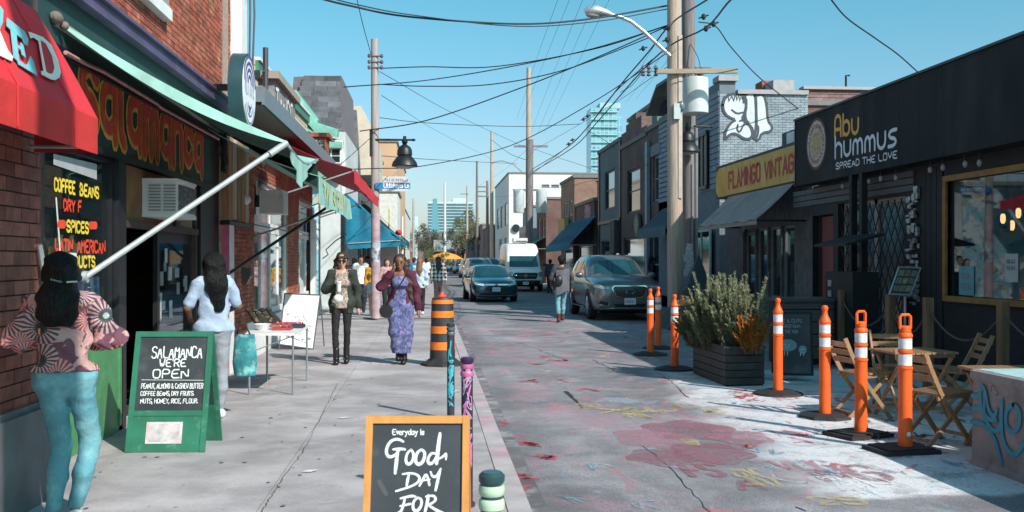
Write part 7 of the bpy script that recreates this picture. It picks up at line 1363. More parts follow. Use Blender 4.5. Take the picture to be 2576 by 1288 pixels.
for pts in ([(785,715),(830,720),(845,650),(870,700),(880,790),(920,850),(935,800)], [(790,790),(850,790),(880,860),(930,860)], [(840,650),(835,760),(850,820),(900,920),(945,930),(965,880),(965,740)], [(965,880),(970,980),(1010,1060),(1060,1070),(1095,1010)], [(1035,770),(990,800),(990,900),(1030,940),(1075,900),(1075,800),(1035,770)], [(780,870),(850,880),(920,960),(950,1060),(965,1130)], [(860,700),(860,860)]):
    ribbon(k, chaikin(chaikin([J(*p) for p in pts])), .038, fj, d=.004)
part('graffiti', k, mat('turquoise spray', (.03,.28,.40), .7), jb); k = MB(); ribbon(k, chaikin([J(*p) for p in ((905,690),(905,660),(920,650),(935,680),(950,700),(930,715))]), .008, fj, d=.006); part('graffiti', k, M_black, jb)
M_ch = mat('acacia slats', (.34,.195,.10), .55, var=.2, scale=5, stretch=(5,5,1.5), bump=.1, rnd=.12, coat=.15)
def chair(label, x, y, rz, s=1.0):
    t = thing('folding_chair', label, 'chair', (x, y, RZ), rz, 'wooden folding chairs on the patio')
    for sx in (-.19, .19):
        m = MB(); P = [(sx,-.30,.86),(sx,-.24,.72),(sx,-.10,.44),(sx,.24,0)]
        for a, b in zip(P[:-1], P[1:]): m.beam(a, b, .022, .042)
        part('leg', m, M_ch, t, local=True)
        m = MB(); m.beam((sx*.86,.20,.44),(sx*.86,-.26,0),.022,.038); part('leg', m, M_ch, t, local=True)
        m = MB(); m.beam((sx*.95,-.16,.445),(sx*.95,.22,.465),.022,.035); part('seat_rail', m, M_ch, t, local=True)
    for i in range(7): m = MB(); y_ = -.14+i*.057; m.box(-.205,.205,y_,y_+.043,.468+.003*i,.484+.003*i); part('seat_slat', m, M_ch, t, local=True)
    for i in range(3): m = MB(); z = .62+i*.085; yy = -.19-.042*i; m.beam((-.20,yy-.012,z),(.20,yy-.012,z),.016,.055); part('back_slat', m, M_ch, t, local=True)
    m = MB(); m.beam((-.17,-.20,.06),(.17,-.20,.06),.02,.03); m.beam((-.19,.17,.10),(.19,.17,.10),.02,.03); part('stretcher', m, M_ch, t, local=True)
    return t
def ctable(label, x, y, rz, w_=.7, d_=.7):
    t = thing('folding_table', label, 'table', (x, y, RZ), rz, 'wooden slatted tables on the patio')
    n = 11
    for i in range(n): m = MB(); a = -w_/2+i*w_/n; m.box(a+.004, a+w_/n-.008, -d_/2, d_/2, .70, .722); part('top_slat', m, M_ch, t, local=True)
    for y_ in (-d_/2+.06, d_/2-.08): m = MB(); m.box(-w_/2+.01, w_/2-.01, y_, y_+.025, .66, .70); part('top_rail', m, M_ch, t, local=True)
    for sx in (-1, 1):
        for s in (-1, 1): m = MB(); m.beam((sx*(w_/2-.06-.02*(s > 0)), s*(d_/2-.05), .66), (sx*(w_/2-.06-.02*(s > 0)), -s*(d_/2-.04), 0), .022, .04); part('leg', m, M_ch, t, local=True)
    for s in (-1,1): m = MB(); m.beam((-w_/2+.05, s*(d_/2-.14), .12), (w_/2-.05, s*(d_/2-.14), .12), .02, .035); part('stretcher', m, M_ch, t, local=True)
    return t
chair('wooden folding chair left of the far table, seen between two orange posts', 4.62, 10.35, R(-82)); chair('wooden folding chair nearest the camera, right of the nearest orange post', 4.62, 8.75, R(-75)); chair('wooden folding chair at the right of the far table, half in shade', 5.85, 10.6, R(80)); chair('wooden folding chair behind the post, its seat at the near table', 5.3, 11.0, R(170))
ctable('wooden slatted table farther from the camera', 5.15, 10.25, R(5), .68, .62); ctable('wooden slatted table nearer, partly hidden by the barrier block', 5.25, 8.35, R(-4), .95, .68)
chair('dark folding chair by the restaurant window sill', 6.5, 9.9, R(150)); chair('dark folding chair at the right edge before the window', 6.6, 8.9, R(160))
PS = [((2333,750),(2345,868)),((2412,752),(2418,850)),((2520,775),(2525,870))]; pxs = []
for i, (px, pyt, Yp) in enumerate(((2335,752,12.1),(2240,745,13.2),(2523,768,10.8),(2118,745,15.2))):
    x = XY(px, Yp); k = MB(); k.box(x-.05, x+.05, Yp-.05, Yp+.05, RZ, 1.13); single('rope_post', k, M_timb, ['square wooden rope post below the menu stand','square wooden rope post left of the menu stand','square wooden rope post nearest the right edge','square wooden rope post far back by the cabinet'][i], 'post', 'wooden rope posts of the patio'); pxs.append((x, Yp))
for i, (a, b) in enumerate(((pxs[1], pxs[0]), (pxs[0], pxs[2]), (pxs[3], pxs[1]), (pxs[2], (pxs[2][0]+.35, 9.3)))):
    k = MB(); k.tube([(a[0]+(b[0]-a[0])*t, a[1]+(b[1]-a[1])*t, 1.0-.36*4*t*(1-t)) for t in [j/14 for j in range(15)]], .012, 6); single('rope', k, mat('grey rope', (.12,.10,.085), .9), ['rope between the two posts by the menu stand','rope sagging before the restaurant window','rope farthest back on the patio','rope running to the right edge'][i], 'rope')
ms = thing('menu_stand', 'tilted menu board on a thin grey stand before the restaurant', 'menu stand', (XY(2280,12.6), 12.6, RZ)); Ym_ = 12.6
q4 = [atY(2237, 740, Ym_-.1), atY(2290, 742, Ym_-.1), atY(2316, 674, Ym_+.15), atY(2262, 672, Ym_+.15)]; m = MB(); m.add([*q4, *[p+Vector((0,.02,-.02)) for p in q4]], [(0,1,2,3),(7,6,5,4),(0,4,5,1),(1,5,6,2),(2,6,7,3),(3,7,4,0)]); part('board', m, M_slate, ms)
m = MB()
for i in range(4): m.tube([q4[i], q4[(i+1) % 4]], .012, 6)
part('frame', m, M_steel, ms); m = MB(); cc = sum(q4, Vector())/4; m.tube([cc, (cc.x+.02, Ym_+.05, RZ)], .018, 8); m.box(cc.x-.15, cc.x+.15, Ym_-.1, Ym_+.2, RZ, RZ+.02); part('stand', m, M_steel, ms)
k = MB(); fm2 = lambda a, b, d=0: q4[0]+(q4[1]-q4[0])*a+(q4[3]-q4[0])*b+Vector((0,-.006-d,.006))
for i in range(3):
    for j in range(3): k = MB(); k.add([fm2(.08+.3*i, .10+.28*j), fm2(.34+.3*i, .10+.28*j), fm2(.34+.3*i, .32+.28*j), fm2(.08+.3*i, .32+.28*j)], [(0,1,2,3)]); part('menu_picture', k, mat('dish print %d' % ((i+j) % 3), [(.22,.13,.10),(.18,.17,.15),(.25,.20,.12)][(i+j) % 3], .5, var=.4, scale=30), ms)
# grey wooden bench planter, chalk covered, in front of the vintage shop
gp_ = thing('grey_planter', 'grey plank planter standing before the red door', 'planter', (5.6, 16, RZ)); a, b = XY(1966,15.6), XY(2106,15.6)
for i in range(5): k = MB(); k.box(a, b, 15.55, 15.58, RZ+.1+i*.2, RZ+.28+i*.2); part('plank', k, mat('grey plank', (.12,.11,.11), .8, var=.3, scale=5, stretch=(.6,8,8)), gp_)
m = MB(); m.box(a, b, 15.58, 16.2, RZ, .92); part('body', m, M_blk2, gp_); m = MB(); m.box(a-.03, b+.03, 15.5, 16.22, .94, .99); part('ledge', m, MC['grey plank'], gp_)
# dark tent-like cloth beside the hydro pole
tn = thing('canvas_tent', 'dark blue grey canvas tarp pitched between the poles and the shrub', 'tent', (6.5, 23.5, RZ)); Yt = 23.6; pk = atY(1758, 638, Yt+.3)
bs = [(XY(1655,Yt)+.25, Yt), (XY(1835,Yt), Yt-.2), (XY(1850,Yt), Yt+1.6), (XY(1690,Yt), Yt+1.7)]
m = MB(); n = len(bs); P = []
for i in range(4):
    a, b = Vector((*bs[i], RZ)), Vector((*bs[(i+1) % 4], RZ)); m.grid([[pk.lerp(a.lerp(b, u/5), v/5)+Vector((0,0,-.10*math.sin(math.pi*v/5))) for u in range(6)] for v in range(6)])
part('canvas', m, cloth2('slate canvas', (.055,.085,.11), .1), tn, smooth=True); k = MB(); q = random.Random(3)
f_ = lambda a, b, d=0: Vector((a, Yt-.35-d+ .28*(b-.2)/1.6, b)); c = atY(1735, 690, Yt-.2); k.add([f_(c.x+.17*math.cos(t*.4), c.z+.18*math.sin(t*.4)) for t in range(16)], [tuple(range(16))]); 
bx = thing('orange_banded_drum', 'short orange and black drum behind the planter shrub', 'traffic barrel', (XY(1737,22.6), 22.6, RZ)); 
for i in range(5): m = MB(); m.lathe([(.24,.1+i*.18),(.235,.28+i*.18)], n=18); part('orange_band' if i % 2 else 'black_band', m, M_bo if i % 2 else M_bb, bx, smooth=30, local=True)
# trees at the far end, tufts
def tree(label, px, Y, r, zc, col, seed):
    x = XY(px, Y); t = thing('street_tree', label, 'tree', (x, Y, 0)); q = random.Random(seed); m = MB(); m.tube([(x,Y,0),(x+.2,Y,zc*.6),(x,Y,zc)], [.3,.2,.1], 8)
    for _ in range(7): a = q.uniform(0,6.28); m.tube([(x,Y,zc*.55),(x+r*.6*math.cos(a),Y+r*.6*math.sin(a),zc+r*.4*q.uniform(-.4,1))], [.12,.04], 5)
    part('trunk', m, M_pole2, t); ms_ = [MB(), MB()]
    cl = [(Vector((q.gauss(0,.5)*r, q.gauss(0,.5)*r, q.gauss(0,.42)*r)), r*q.uniform(.18,.38)) for _ in range(26)]
    for c, cr_ in cl:
        for _ in range(110):
            d = Vector((q.gauss(0,1), q.gauss(0,1), q.gauss(0,1))).normalized()*cr_*q.random()**.4; p = Vector((x,Y,zc+r*.2))+c+d; s = r*.035*q.uniform(.6,1.5); u = Vector((q.gauss(0,1), q.gauss(0,1), q.gauss(0,1))).normalized()*s; v = u.orthogonal().normalized()*s*.7; ms_[q.random() < .5].add([p-u, p+v, p+u, p-v], [(0,1,2,3)])
    for m_, c in zip(ms_, col): o = part('crown', m_, leafmat('tree leaf %.2f %.2f' % c[:2], c), t); o['kind'] = 'stuff'
tree('round olive tree on the skyline left of the pale slab', 1072, 215, 3.6, 5.2, ((.10,.10,.045),(.06,.07,.035)), 1); tree('yellowing tree at the far end right of the red house', 1162, 170, 3.2, 4.5, ((.16,.15,.05),(.08,.10,.04)), 2); tree('dark green tree farther behind the red house', 1185, 195, 4, 6.5, ((.05,.07,.035),(.08,.09,.04)), 3); tree('small reddish tree beside the far poles', 1208, 150, 2.4, 4.2, ((.22,.11,.05),(.10,.09,.04)), 4); tree('small green street tree behind the crowd', 1092, 75, 1.0, 1.5, ((.12,.16,.05),(.07,.10,.03)), 5)
# debris: paper scraps and oil caps on the pavement
for i, (px, py) in enumerate(((862,1052),(778,1186),(1142,985))): c = G(px, py); k = MB(); k.add([(c.x-.06,c.y-.02,.004),(c.x+.02,c.y-.04,.006),(c.x+.07,c.y+.02,.012),(c.x-.02,c.y+.03,.006)], [(0,1,2,3)]); single('paper_scrap', k, M_wht, ['long paper scrap on the pavement crack','smaller paper scrap nearer the camera','tiny paper scrap near the barrel'][i], 'litter')
# ================================================================ VEHICLES
M_gl = mat('car glass', (.012,.05,.06), .04, var=.3, scale=1.2, spec=.9, coat=.6); M_chr = mat('chrome', (.62,.64,.66), .15, .95, var=.05); M_tyre = mat('tyre rubber', (.018,.018,.02), .85); M_plas = mat('black trim plastic', (.015,.016,.018), .5); M_hl = mat('headlight lens', (.34,.38,.42), .08, .3, var=.4, scale=14, coat=1); M_plate = mat('licence plate', (.68,.70,.74), .5, var=.05)
M_led = mat('white lamp strip', (.85,.88,.92), .2)
def bvh(o, me): return BVHTree.FromPolygons([v.co for v in me.vertices], [p.vertices for p in me.polygons])
def conf(T, poly, ax, off, start, sgn=1, rings=5, sub=5, ph=0):
    """a panel laid on the body: poly in (x,z) cast along y (ax=1) or in (y,z) cast along x (ax=0)"""
    O = []
    for a, b in zip(poly, poly[1:]+poly[:1]):
        for i in range(sub): t = i/sub; O.append((a[0]+(b[0]-a[0])*t, a[1]+(b[1]-a[1])*t))
    c = (sum(p[0] for p in poly)/len(poly), sum(p[1] for p in poly)/len(poly)); P = []; d = Vector((0, 1, 0)) if ax == 1 else Vector((-sgn, 0, 0)); last = None
    for r in range(rings+1):
        s = 1-.98*r/rings; row_ = []
        for q in O:
            x, z = c[0]+(q[0]-c[0])*s, c[1]+(q[1]-c[1])*s; o = Vector((x, start, z)) if ax == 1 else Vector((sgn*start, x, z)); h = T.ray_cast(o, d)
            if h[0] is None: row_.append(None)
            else: row_.append(h[0]-d*off)
        P.append(row_)
    good = [p for r in P for p in r if p is not None]
    if not good: return MB()
    av = sum((g.y if ax == 1 else g.x) for g in good)/len(good)
    for r, s in zip(P, range(rings+1)):
        for i, p in enumerate(r):
            if p is None:
                k = 1-.98*s/rings; x, z = c[0]+(O[i][0]-c[0])*k, c[1]+(O[i][1]-c[1])*k; r[i] = Vector((x, av, z)) if ax == 1 else Vector((av, x, z))
    m = MB(); P = [[p+d*(off+.02) for p in P[0]]]+P; m.grid(P, close=True); return m
def subsurf(o, lv=2):
    md = o.modifiers.new('s', 'SUBSURF'); md.levels = lv; md.render_levels = lv; dg = bpy.context.evaluated_depsgraph_get(); me = bpy.data.meshes.new_from_object(o.evaluated_get(dg)); o.modifiers.clear(); o.data = me
    me.polygons.foreach_set('use_smooth', [True]*len(me.polygons)); return me
def car(name, label, loc, rz, S, cab, paint, wheels, wr, cat='car', spec=None, group=None):
    """S = lower body stations (y, half width, z bottom, z deck, crown); cab = rings (z, y front, y rear, half width, corner)"""
    t = thing(name, label, cat, loc, rz, group); rg = []
    for y, w_, zb, zt, cw in S:
        zm = zb+(zt-zb)*.55; h = [(0,zb),(w_*.8,zb),(w_*.97,zb+.10),(w_,zm),(w_*.985,zt-.14),(w_*.90,zt-.02),(w_*.6,zt+cw*.6),(0,zt+cw)]
        rg.append([Vector((x, y, z)) for x, z in h]+[Vector((-x, y, z)) for x, z in h[-2:0:-1]])
    m = MB(); m.grid(rg, close=True); n = len(rg[0]); m.add(rg[0], [tuple(range(n))[::-1]]); m.add(rg[-1], [tuple(range(n))])
    import bmesh
    def weld(o): b = bmesh.new(); b.from_mesh(o.data); bmesh.ops.remove_doubles(b, verts=b.verts, dist=1e-4); bmesh.ops.recalc_face_normals(b, faces=b.faces); b.to_mesh(o.data); b.free()
    bo = part('body', m, paint, t, local=True); weld(bo); bm_ = subsurf(bo); TB = bvh(bo, bm_)
    rg = []
    for z, yf, yr, w_, cr_ in cab:
        p = []
        for (x, y) in ((w_-cr_, yf), (w_, yf+cr_*1.6), (w_, (yf+yr)/2), (w_, yr-cr_), (w_-cr_, yr)): p.append((x, y))
        L2 = [Vector((x, y, z)) for x, y in p]; L2 = [Vector((0, yf-.06, z)), Vector(((w_-cr_)*.6, yf-.045, z))]+L2+[Vector((0, yr+.03, z))]
        rg.append(L2+[Vector((-v.x, v.y, v.z)) for v in L2[-2:0:-1]])
    m = MB(); m.grid(rg, close=True); m.add(rg[-1], [tuple(range(len(rg[-1])))]); co = part('cabin', m, paint, t, local=True); weld(co); cm = subsurf(co); TC = bvh(co, cm)
    for i, y in enumerate(wheels):
        for sx in (-1, 1):
            x = sx*(S[3][1]-.10); m = MB(); m.lathe([(wr*.62,-.11),(wr*.93,-.115),(wr,-.08),(wr,.08),(wr*.93,.115),(wr*.62,.11)], (x, y, wr), 26, ax=(1,0,0)); ty = part('wheel', m, M_tyre, t, smooth=30, local=True)
            m = MB(); m.lathe([(.04,-.005),(wr*.6,0),(wr*.63,.02)], (x+sx*.10, y, wr), 20, ax=(sx,0,0)); part('rim', m, M_chr, ty, smooth=True, local=True)
            m = MB(); 
            for j in range(5): a = j*1.2566; m.beam((x+sx*.118, y, wr), (x+sx*.118, y+wr*.58*math.cos(a), wr+wr*.58*math.sin(a)), .03, .05)
            part('spokes', m, M_chr, ty, local=True)
            m = MB(); c = [(y+(wr+.07)*math.cos(a), wr+(wr+.05)*math.sin(a)) for a in [math.pi*j/12-.15*(0 if 0 < j < 12 else 0) for j in range(13)]]
            m.grid([[Vector((sx*(S[3][1]+.004), a, b)), Vector((sx*(S[3][1]+.004), y+(a-y)*.86, wr+(b-wr)*.86))] for a, b in c]); part('wheel_arch', m, M_plas, t, local=True)
    def P(nm, poly, m_, off=.01, T=TB, ax=1, mir=False, sgn=1, st=None, par=None):
        o = part(nm, conf(T, poly, ax, off, -1.5 if ax == 1 else 3, sgn), m_, par or t, smooth=50, local=True)
        if mir: part(nm, conf(T, [(-x, z) for x, z in poly] if ax == 1 else poly, ax, off, -1.5 if ax == 1 else 3, -sgn), m_, par or t, smooth=50, local=True)
        return o
    spec(t, P, TB, TC, paint); return t
def mirror_(t, x, y, z, m_):
    for s in (-1, 1): k = MB(); k.ell((s*x, y, z), (.12,.07,.075), 12, 8); k.beam((s*(x-.2), y+.03, z-.05), (s*x, y, z-.03), .05, .04); part('wing_mirror', k, m_, t, smooth=True, local=True)
def plate(t, z, y, s='CFMB 271', px_=0, w_=.155):
    k = MB(); k.box(px_-w_, px_+w_, y-.02, y+.02, z-.08, z+.08); p = part('licence_plate', k, M_plate, t, local=True); k = MB(); illeg(k, wframe((0,y-.021,0),(1,0,0),(0,-1,0)), px_-w_*.8, z-.035, w_*1.6, .065, .012, 7, seed=len(s)+ord(s[0])); part('plate_lettering', k, mat('plate ink', (.12,.16,.35)), p, local=True)
def suv(t, P, TB, TC, pm):
    P('windscreen', [(-.70,1.16),(.70,1.16),(.57,1.56),(-.57,1.56)], M_gl, .012, TC); P('side_window', [(1.95,1.16),(2.75,1.17),(2.72,1.52),(2.45,1.54)], M_gl, .012, TC, 0, True); P('side_window', [(2.83,1.17),(3.7,1.2),(3.6,1.52),(2.82,1.53)], M_gl, .012, TC, 0, True); P('side_window', [(3.8,1.22),(4.5,1.28),(4.2,1.50),(3.75,1.52)], M_gl, .012, TC, 0, True)
    P('grille_surround', [(-.50,.83),(-.44,.90),(.44,.90),(.50,.83),(.40,.62),(.30,.585),(-.30,.585),(-.40,.62)], M_chr, .020); g = P('grille', [(-.465,.825),(-.42,.875),(.42,.875),(.465,.825),(.37,.635),(.28,.61),(-.28,.61),(-.37,.635)], mat('mesh grille', (.05,.055,.06), .35, .5, var=.6, scale=40), .034)
    h = P('headlight', [(.52,.86),(.60,.80),(.90,.83),(.95,.93),(.80,.90)], M_hl, .012, mir=True); P('fog_lamp', [(.58,.47),(.80,.52),(.84,.42),(.60,.38)], M_plas, .012, mir=True); P('fog_trim', [(.55,.49),(.58,.49),(.60,.40),(.57,.38)], M_chr, .018, mir=True); P('fog_trim', [(.57,.385),(.84,.43),(.84,.415),(.58,.37)], M_chr, .018, mir=True)
    P('lower_intake', [(-.46,.44),(.46,.44),(.38,.36),(-.38,.36)], M_plas, .012); P('skid_trim', [(-.80,.33),(.80,.33),(.80,.31),(-.80,.31)], M_chr, .016); P('bumper_valance', [(-.86,.29),(.86,.29),(.80,.20),(-.80,.20)], M_plas, .01)
    k = MB(); k.tube([(.11*math.cos(a), -.135, .745+.055*math.sin(a)) for a in [i*.3142-1.2 for i in range(18)]], .010, 6); part('badge', k, M_chr, t, local=True); plate(t, .50, -.10, 'CJAW 084')
    for y in (2.78, 3.75): k = MB(); k.box(-.985,.985,y-.006,y+.006,.45,1.02); 
    mirror_(t, 1.06, 1.85, 1.14, pm)
    for s in (-1, 1): k = MB(); k.tube([(s*.60,2.6,1.62),(s*.61,2.75,1.66),(s*.61,3.9,1.66),(s*.60,4.05,1.61)], .018, 6); part('roof_rail', k, M_chr, t, local=True)
    for s in (-1, 1): k = MB(); k.box(s*.993-.004, s*.993+.004, 1.5, 4.5, .30, .32); part('side_trim', k, M_chr, t, local=True)
S_suv = [(-.10,.58,.42,.70,.0),(-.06,.80,.30,.88,.02),(.06,.92,.22,.97,.03),(.35,.98,.20,1.03,.05),(1.0,.99,.20,1.09,.05),(1.55,.99,.20,1.13,.05),(2.6,.99,.20,1.12,.02),(4.2,.99,.22,1.15,.02),(4.8,.95,.25,1.12,.02),(5.0,.80,.40,1.0,.0)]
C_suv = [(1.02,1.30,4.85,.93,.14),(1.20,1.62,4.78,.89,.14),(1.45,2.02,4.60,.79,.15),(1.62,2.32,4.40,.70,.16),(1.69,2.62,4.15,.58,.2)]
M_gun = mat('gunmetal paint', (.15,.15,.155), .28, .45, var=.05, coat=.8); M_navy = mat('petrol blue paint', (.006,.06,.10), .22, .4, var=.05, coat=1); M_vanw = mat('van white paint', (.72,.73,.74), .35, var=.04, coat=.5)
c = G(1568, 806, RZ); suvO = car('parked_suv', 'dark grey mid-size crossover with hexagonal grille, parked at the right kerb', (c.x+.10, c.y-.35, RZ), R(1.0), S_suv, C_suv, M_gun, (.95, 3.85), .38, 'car', suv); suvO.scale = (1.02, 1, 1.10)
def sedan(t, P, TB, TC, pm):
    P('windscreen', [(-.66,1.0),(.66,1.0),(.52,1.34),(-.52,1.34)], M_gl, .012, TC); P('side_window', [(1.75,1.0),(2.4,1.0),(2.4,1.33),(2.2,1.33)], M_gl, .012, TC, 0, True); P('side_window', [(2.5,1.0),(3.4,1.02),(3.1,1.32),(2.5,1.34)], M_gl, .012, TC, 0, True)
    P('grille', [(-.42,.68),(.42,.68),(.46,.60),(.36,.44),(-.36,.44),(-.46,.60)], M_plas, .012); P('grille_bar', [(-.46,.72),(.46,.72),(.50,.68),(.40,.655),(-.40,.655),(-.50,.68)], M_chr, .024)
    P('headlight', [(.46,.66),(.50,.72),(.80,.78),(.88,.76),(.84,.68)], M_hl, .014, mir=True); P('lamp_strip', [(.48,.665),(.82,.705),(.82,.685),(.48,.64)], M_led, .022, mir=True); P('fog_lamp', [(.56,.44),(.82,.50),(.84,.40),(.58,.34)], M_plas, .012, mir=True); P('lower_intake', [(-.5,.34),(.5,.34),(.42,.25),(-.42,.25)], M_plas, .012); P('chin_trim', [(-.75,.27),(.75,.27),(.72,.245),(-.72,.245)], M_chr, .02)
    k = MB(); k.box(-.05,.05,-.15,-.12,.66,.72); part('badge', k, M_chr, t, local=True); plate(t, .50, -.12, 'BXKT 519'); mirror_(t, 1.0, 1.6, .98, pm)
S_sed = [(-.10,.56,.34,.60,.0),(-.06,.76,.24,.70,.02),(.06,.87,.18,.77,.03),(.35,.92,.16,.84,.05),(.9,.925,.16,.91,.05),(1.35,.925,.16,.96,.04),(2.5,.925,.18,.95,.02),(4.0,.92,.2,.98,.02),(4.6,.88,.25,.95,.02),(4.8,.74,.4,.85,.0)]
C_sed = [(.86,1.15,4.3,.86,.14),(1.02,1.45,4.1,.80,.14),(1.22,1.80,3.7,.71,.15),(1.36,2.05,3.4,.64,.16),(1.43,2.35,3.1,.50,.2)]
c = G(1248, 761, RZ); sed = car('blue_sedan', 'petrol blue sedan with white plate facing the camera in the middle of the street', (c.x, c.y+.05, RZ), R(3.5), S_sed, C_sed, M_navy, (.9, 3.75), .34, 'car', sedan); sed.scale = (1.02, 1, 1.05)
def van(t, P, TB, TC, pm):
    P('windscreen', [(-.80,1.32),(.80,1.32),(.74,1.92),(-.74,1.92)], M_gl, .012, TC); P('side_window', [(1.35,1.35),(2.1,1.35),(2.1,1.85),(1.7,1.88)], M_gl, .012, TC, 0, True)
    P('grille', [(-.60,1.02),(.60,1.02),(.68,.92),(.56,.68),(-.56,.68),(-.68,.92)], M_plas, .014); P('headlight', [(.66,1.02),(.90,1.08),(.92,.84),(.74,.80)], M_hl, .014, mir=True); P('bumper', [(-.92,.62),(.92,.62),(.88,.28),(-.88,.28)], M_plas, .02); P('grille_bar', [(-.6,.87),(.6,.87),(.58,.84),(-.58,.84)], mat('dull bar', (.2,.22,.24), .4), .024)
    k = MB(); k.lathe([(.10,0),(.10,.02)], (0,-.13,.86), 16, ax=(0,-1,0)); part('badge', k, M_chr, t, local=True); plate(t, .46, -.16, 'AT 70923'); mirror_(t, 1.18, 1.0, 1.45, M_plas)
    k = MB(); k.box(-.40,.30,2.0,2.9,2.66,2.72); k.box(-.44,.34,1.95,2.95,2.72,2.92); part('roof_unit', k, M_vanw, t, local=True); k = MB(); k.box(-.3,.3,1.945,1.95,2.73,2.77); part('roof_unit_slot', k, M_plas, t, local=True)
S_van = [(-.08,.68,.5,.95,.0),(-.05,.88,.4,1.08,.02),(.05,.97,.3,1.14,.03),(.3,1.0,.28,1.20,.05),(.7,1.01,.28,1.28,.04),(1.3,1.01,.28,1.32,.02),(2.6,1.01,.28,1.32,.0),(5.0,1.01,.3,1.32,.0),(5.5,1.0,.35,1.32,.0),(5.6,.98,.5,1.3,.0)]
C_van = [(1.22,.60,5.58,.985,.10),(1.45,.85,5.6,.98,.10),(1.95,1.28,5.6,.96,.10),(2.35,1.62,5.6,.94,.12),(2.58,1.95,5.55,.89,.16),(2.66,2.3,5.5,.78,.2)]
c = G(1322, 734, RZ); vn = car('white_van', 'white high-roof delivery van with roof unit parked right', (c.x, c.y, RZ), R(1), S_van, C_van, M_vanw, (.95, 4.5), .37, 'van', van)
def paint_(n, c, met=.4): return mat(n, c, .3, met, var=.05, coat=.8)
for i, (o_, px, py, lab, nm, pn, rz) in enumerate(((suvO, 1212, 722, 'beige grey crossover parked behind the blue sedan, left half showing', 'parked_suv', paint_('beige grey paint', (.33,.29,.27)), 1), (suvO, 1238, 712, 'dark blue crossover parked between the sedan and the van', 'parked_suv', paint_('dark blue paint', (.02,.06,.09)), 1),
  (sed, 1163, 689, 'dark teal sedan driving far down the street', 'far_sedan', paint_('deep teal paint', (.01,.06,.075)), 2), (sed, 1140, 684, 'grey sedan far down the street on the left', 'far_sedan', paint_('grey paint', (.08,.09,.10)), 2), (suvO, 1186, 700, 'pinkish beige car parked fourth in the right kerb row', 'parked_suv', paint_('pink beige paint', (.35,.27,.25)), 1), (sed, 1196, 690, 'dark car parked farthest in the right kerb row', 'far_sedan', paint_('black paint', (.03,.035,.04)), 1), (sed, 1124, 676, 'small dark car farthest down the left side', 'far_sedan', MC['black paint'], 2))):
    c = G(px, py, RZ); r = copy_tree(o_, None, (c.x, c.y, RZ), R(rz), label=lab, remat={'gunmetal paint': pn, 'petrol blue paint': pn}); r.name = nm
tx = MB(); tx.lathe([(.25,0),(.2,.2)], atY(1150,668,120), 8)
for i, (px, py, c, l) in enumerate(((1120,672,(.7,.30,.05),'orange umbrella top above the far crowd'),)):
    p = atY(px, py-20, 80); k = MB(); k.lathe([(1.5,0),(.9,.35),(.05,.6)], p, 12); k.tube([(p.x,p.y,0),(p.x,p.y,p.z+.5)], .04); single('market_umbrella', k, mat('orange canvas', c), l, 'umbrella')
# ================================================================ PEOPLE
SK = {'light': mat('light skin', (.52,.30,.22), .55, var=.06), 'tan': mat('tan skin', (.36,.18,.11), .5, var=.06), 'brown': mat('brown skin', (.22,.10,.06), .5, var=.06)}
def cm(name, col, **k): return mat(name, col, k.pop('rough', .85), var=k.pop('var', .15), scale=k.pop('scale', 5), bump=k.pop('bump', 1.0), bscale=k.pop('bscale', 11), **k)
BASE = dict(pel=(0,0,.93), ch=(0,0,1.26), nk=(0,.01,1.44), hd=(0,-.01,1.575), lh=(-.085,0,.90), lk=(-.09,-.01,.49), la=(-.09,.03,.085), rh=(.085,0,.90), rk=(.09,-.01,.49), ra=(.09,.03,.085),
 ls=(-.165,0,1.385), le=(-.22,.02,1.12), lw=(-.235,-.03,.87), rs=(.165,0,1.385), re=(.22,.02,1.12), rw=(.235,-.03,.87))
def V3(*a): return np.array(a, float)
def folds(amp, f=22, seed=0): return lambda X, Y, Z: amp*(np.abs(np.sin(f*.8*Z+6*X*np.sign(np.sin(3*Z+seed))+seed+2.2*np.sin(9*Y+seed+4*X)))*1.5+.9*np.abs(np.sin(f*.7*X+13*Y+2*seed+2.5*np.sin(6*Z)))-1.2)
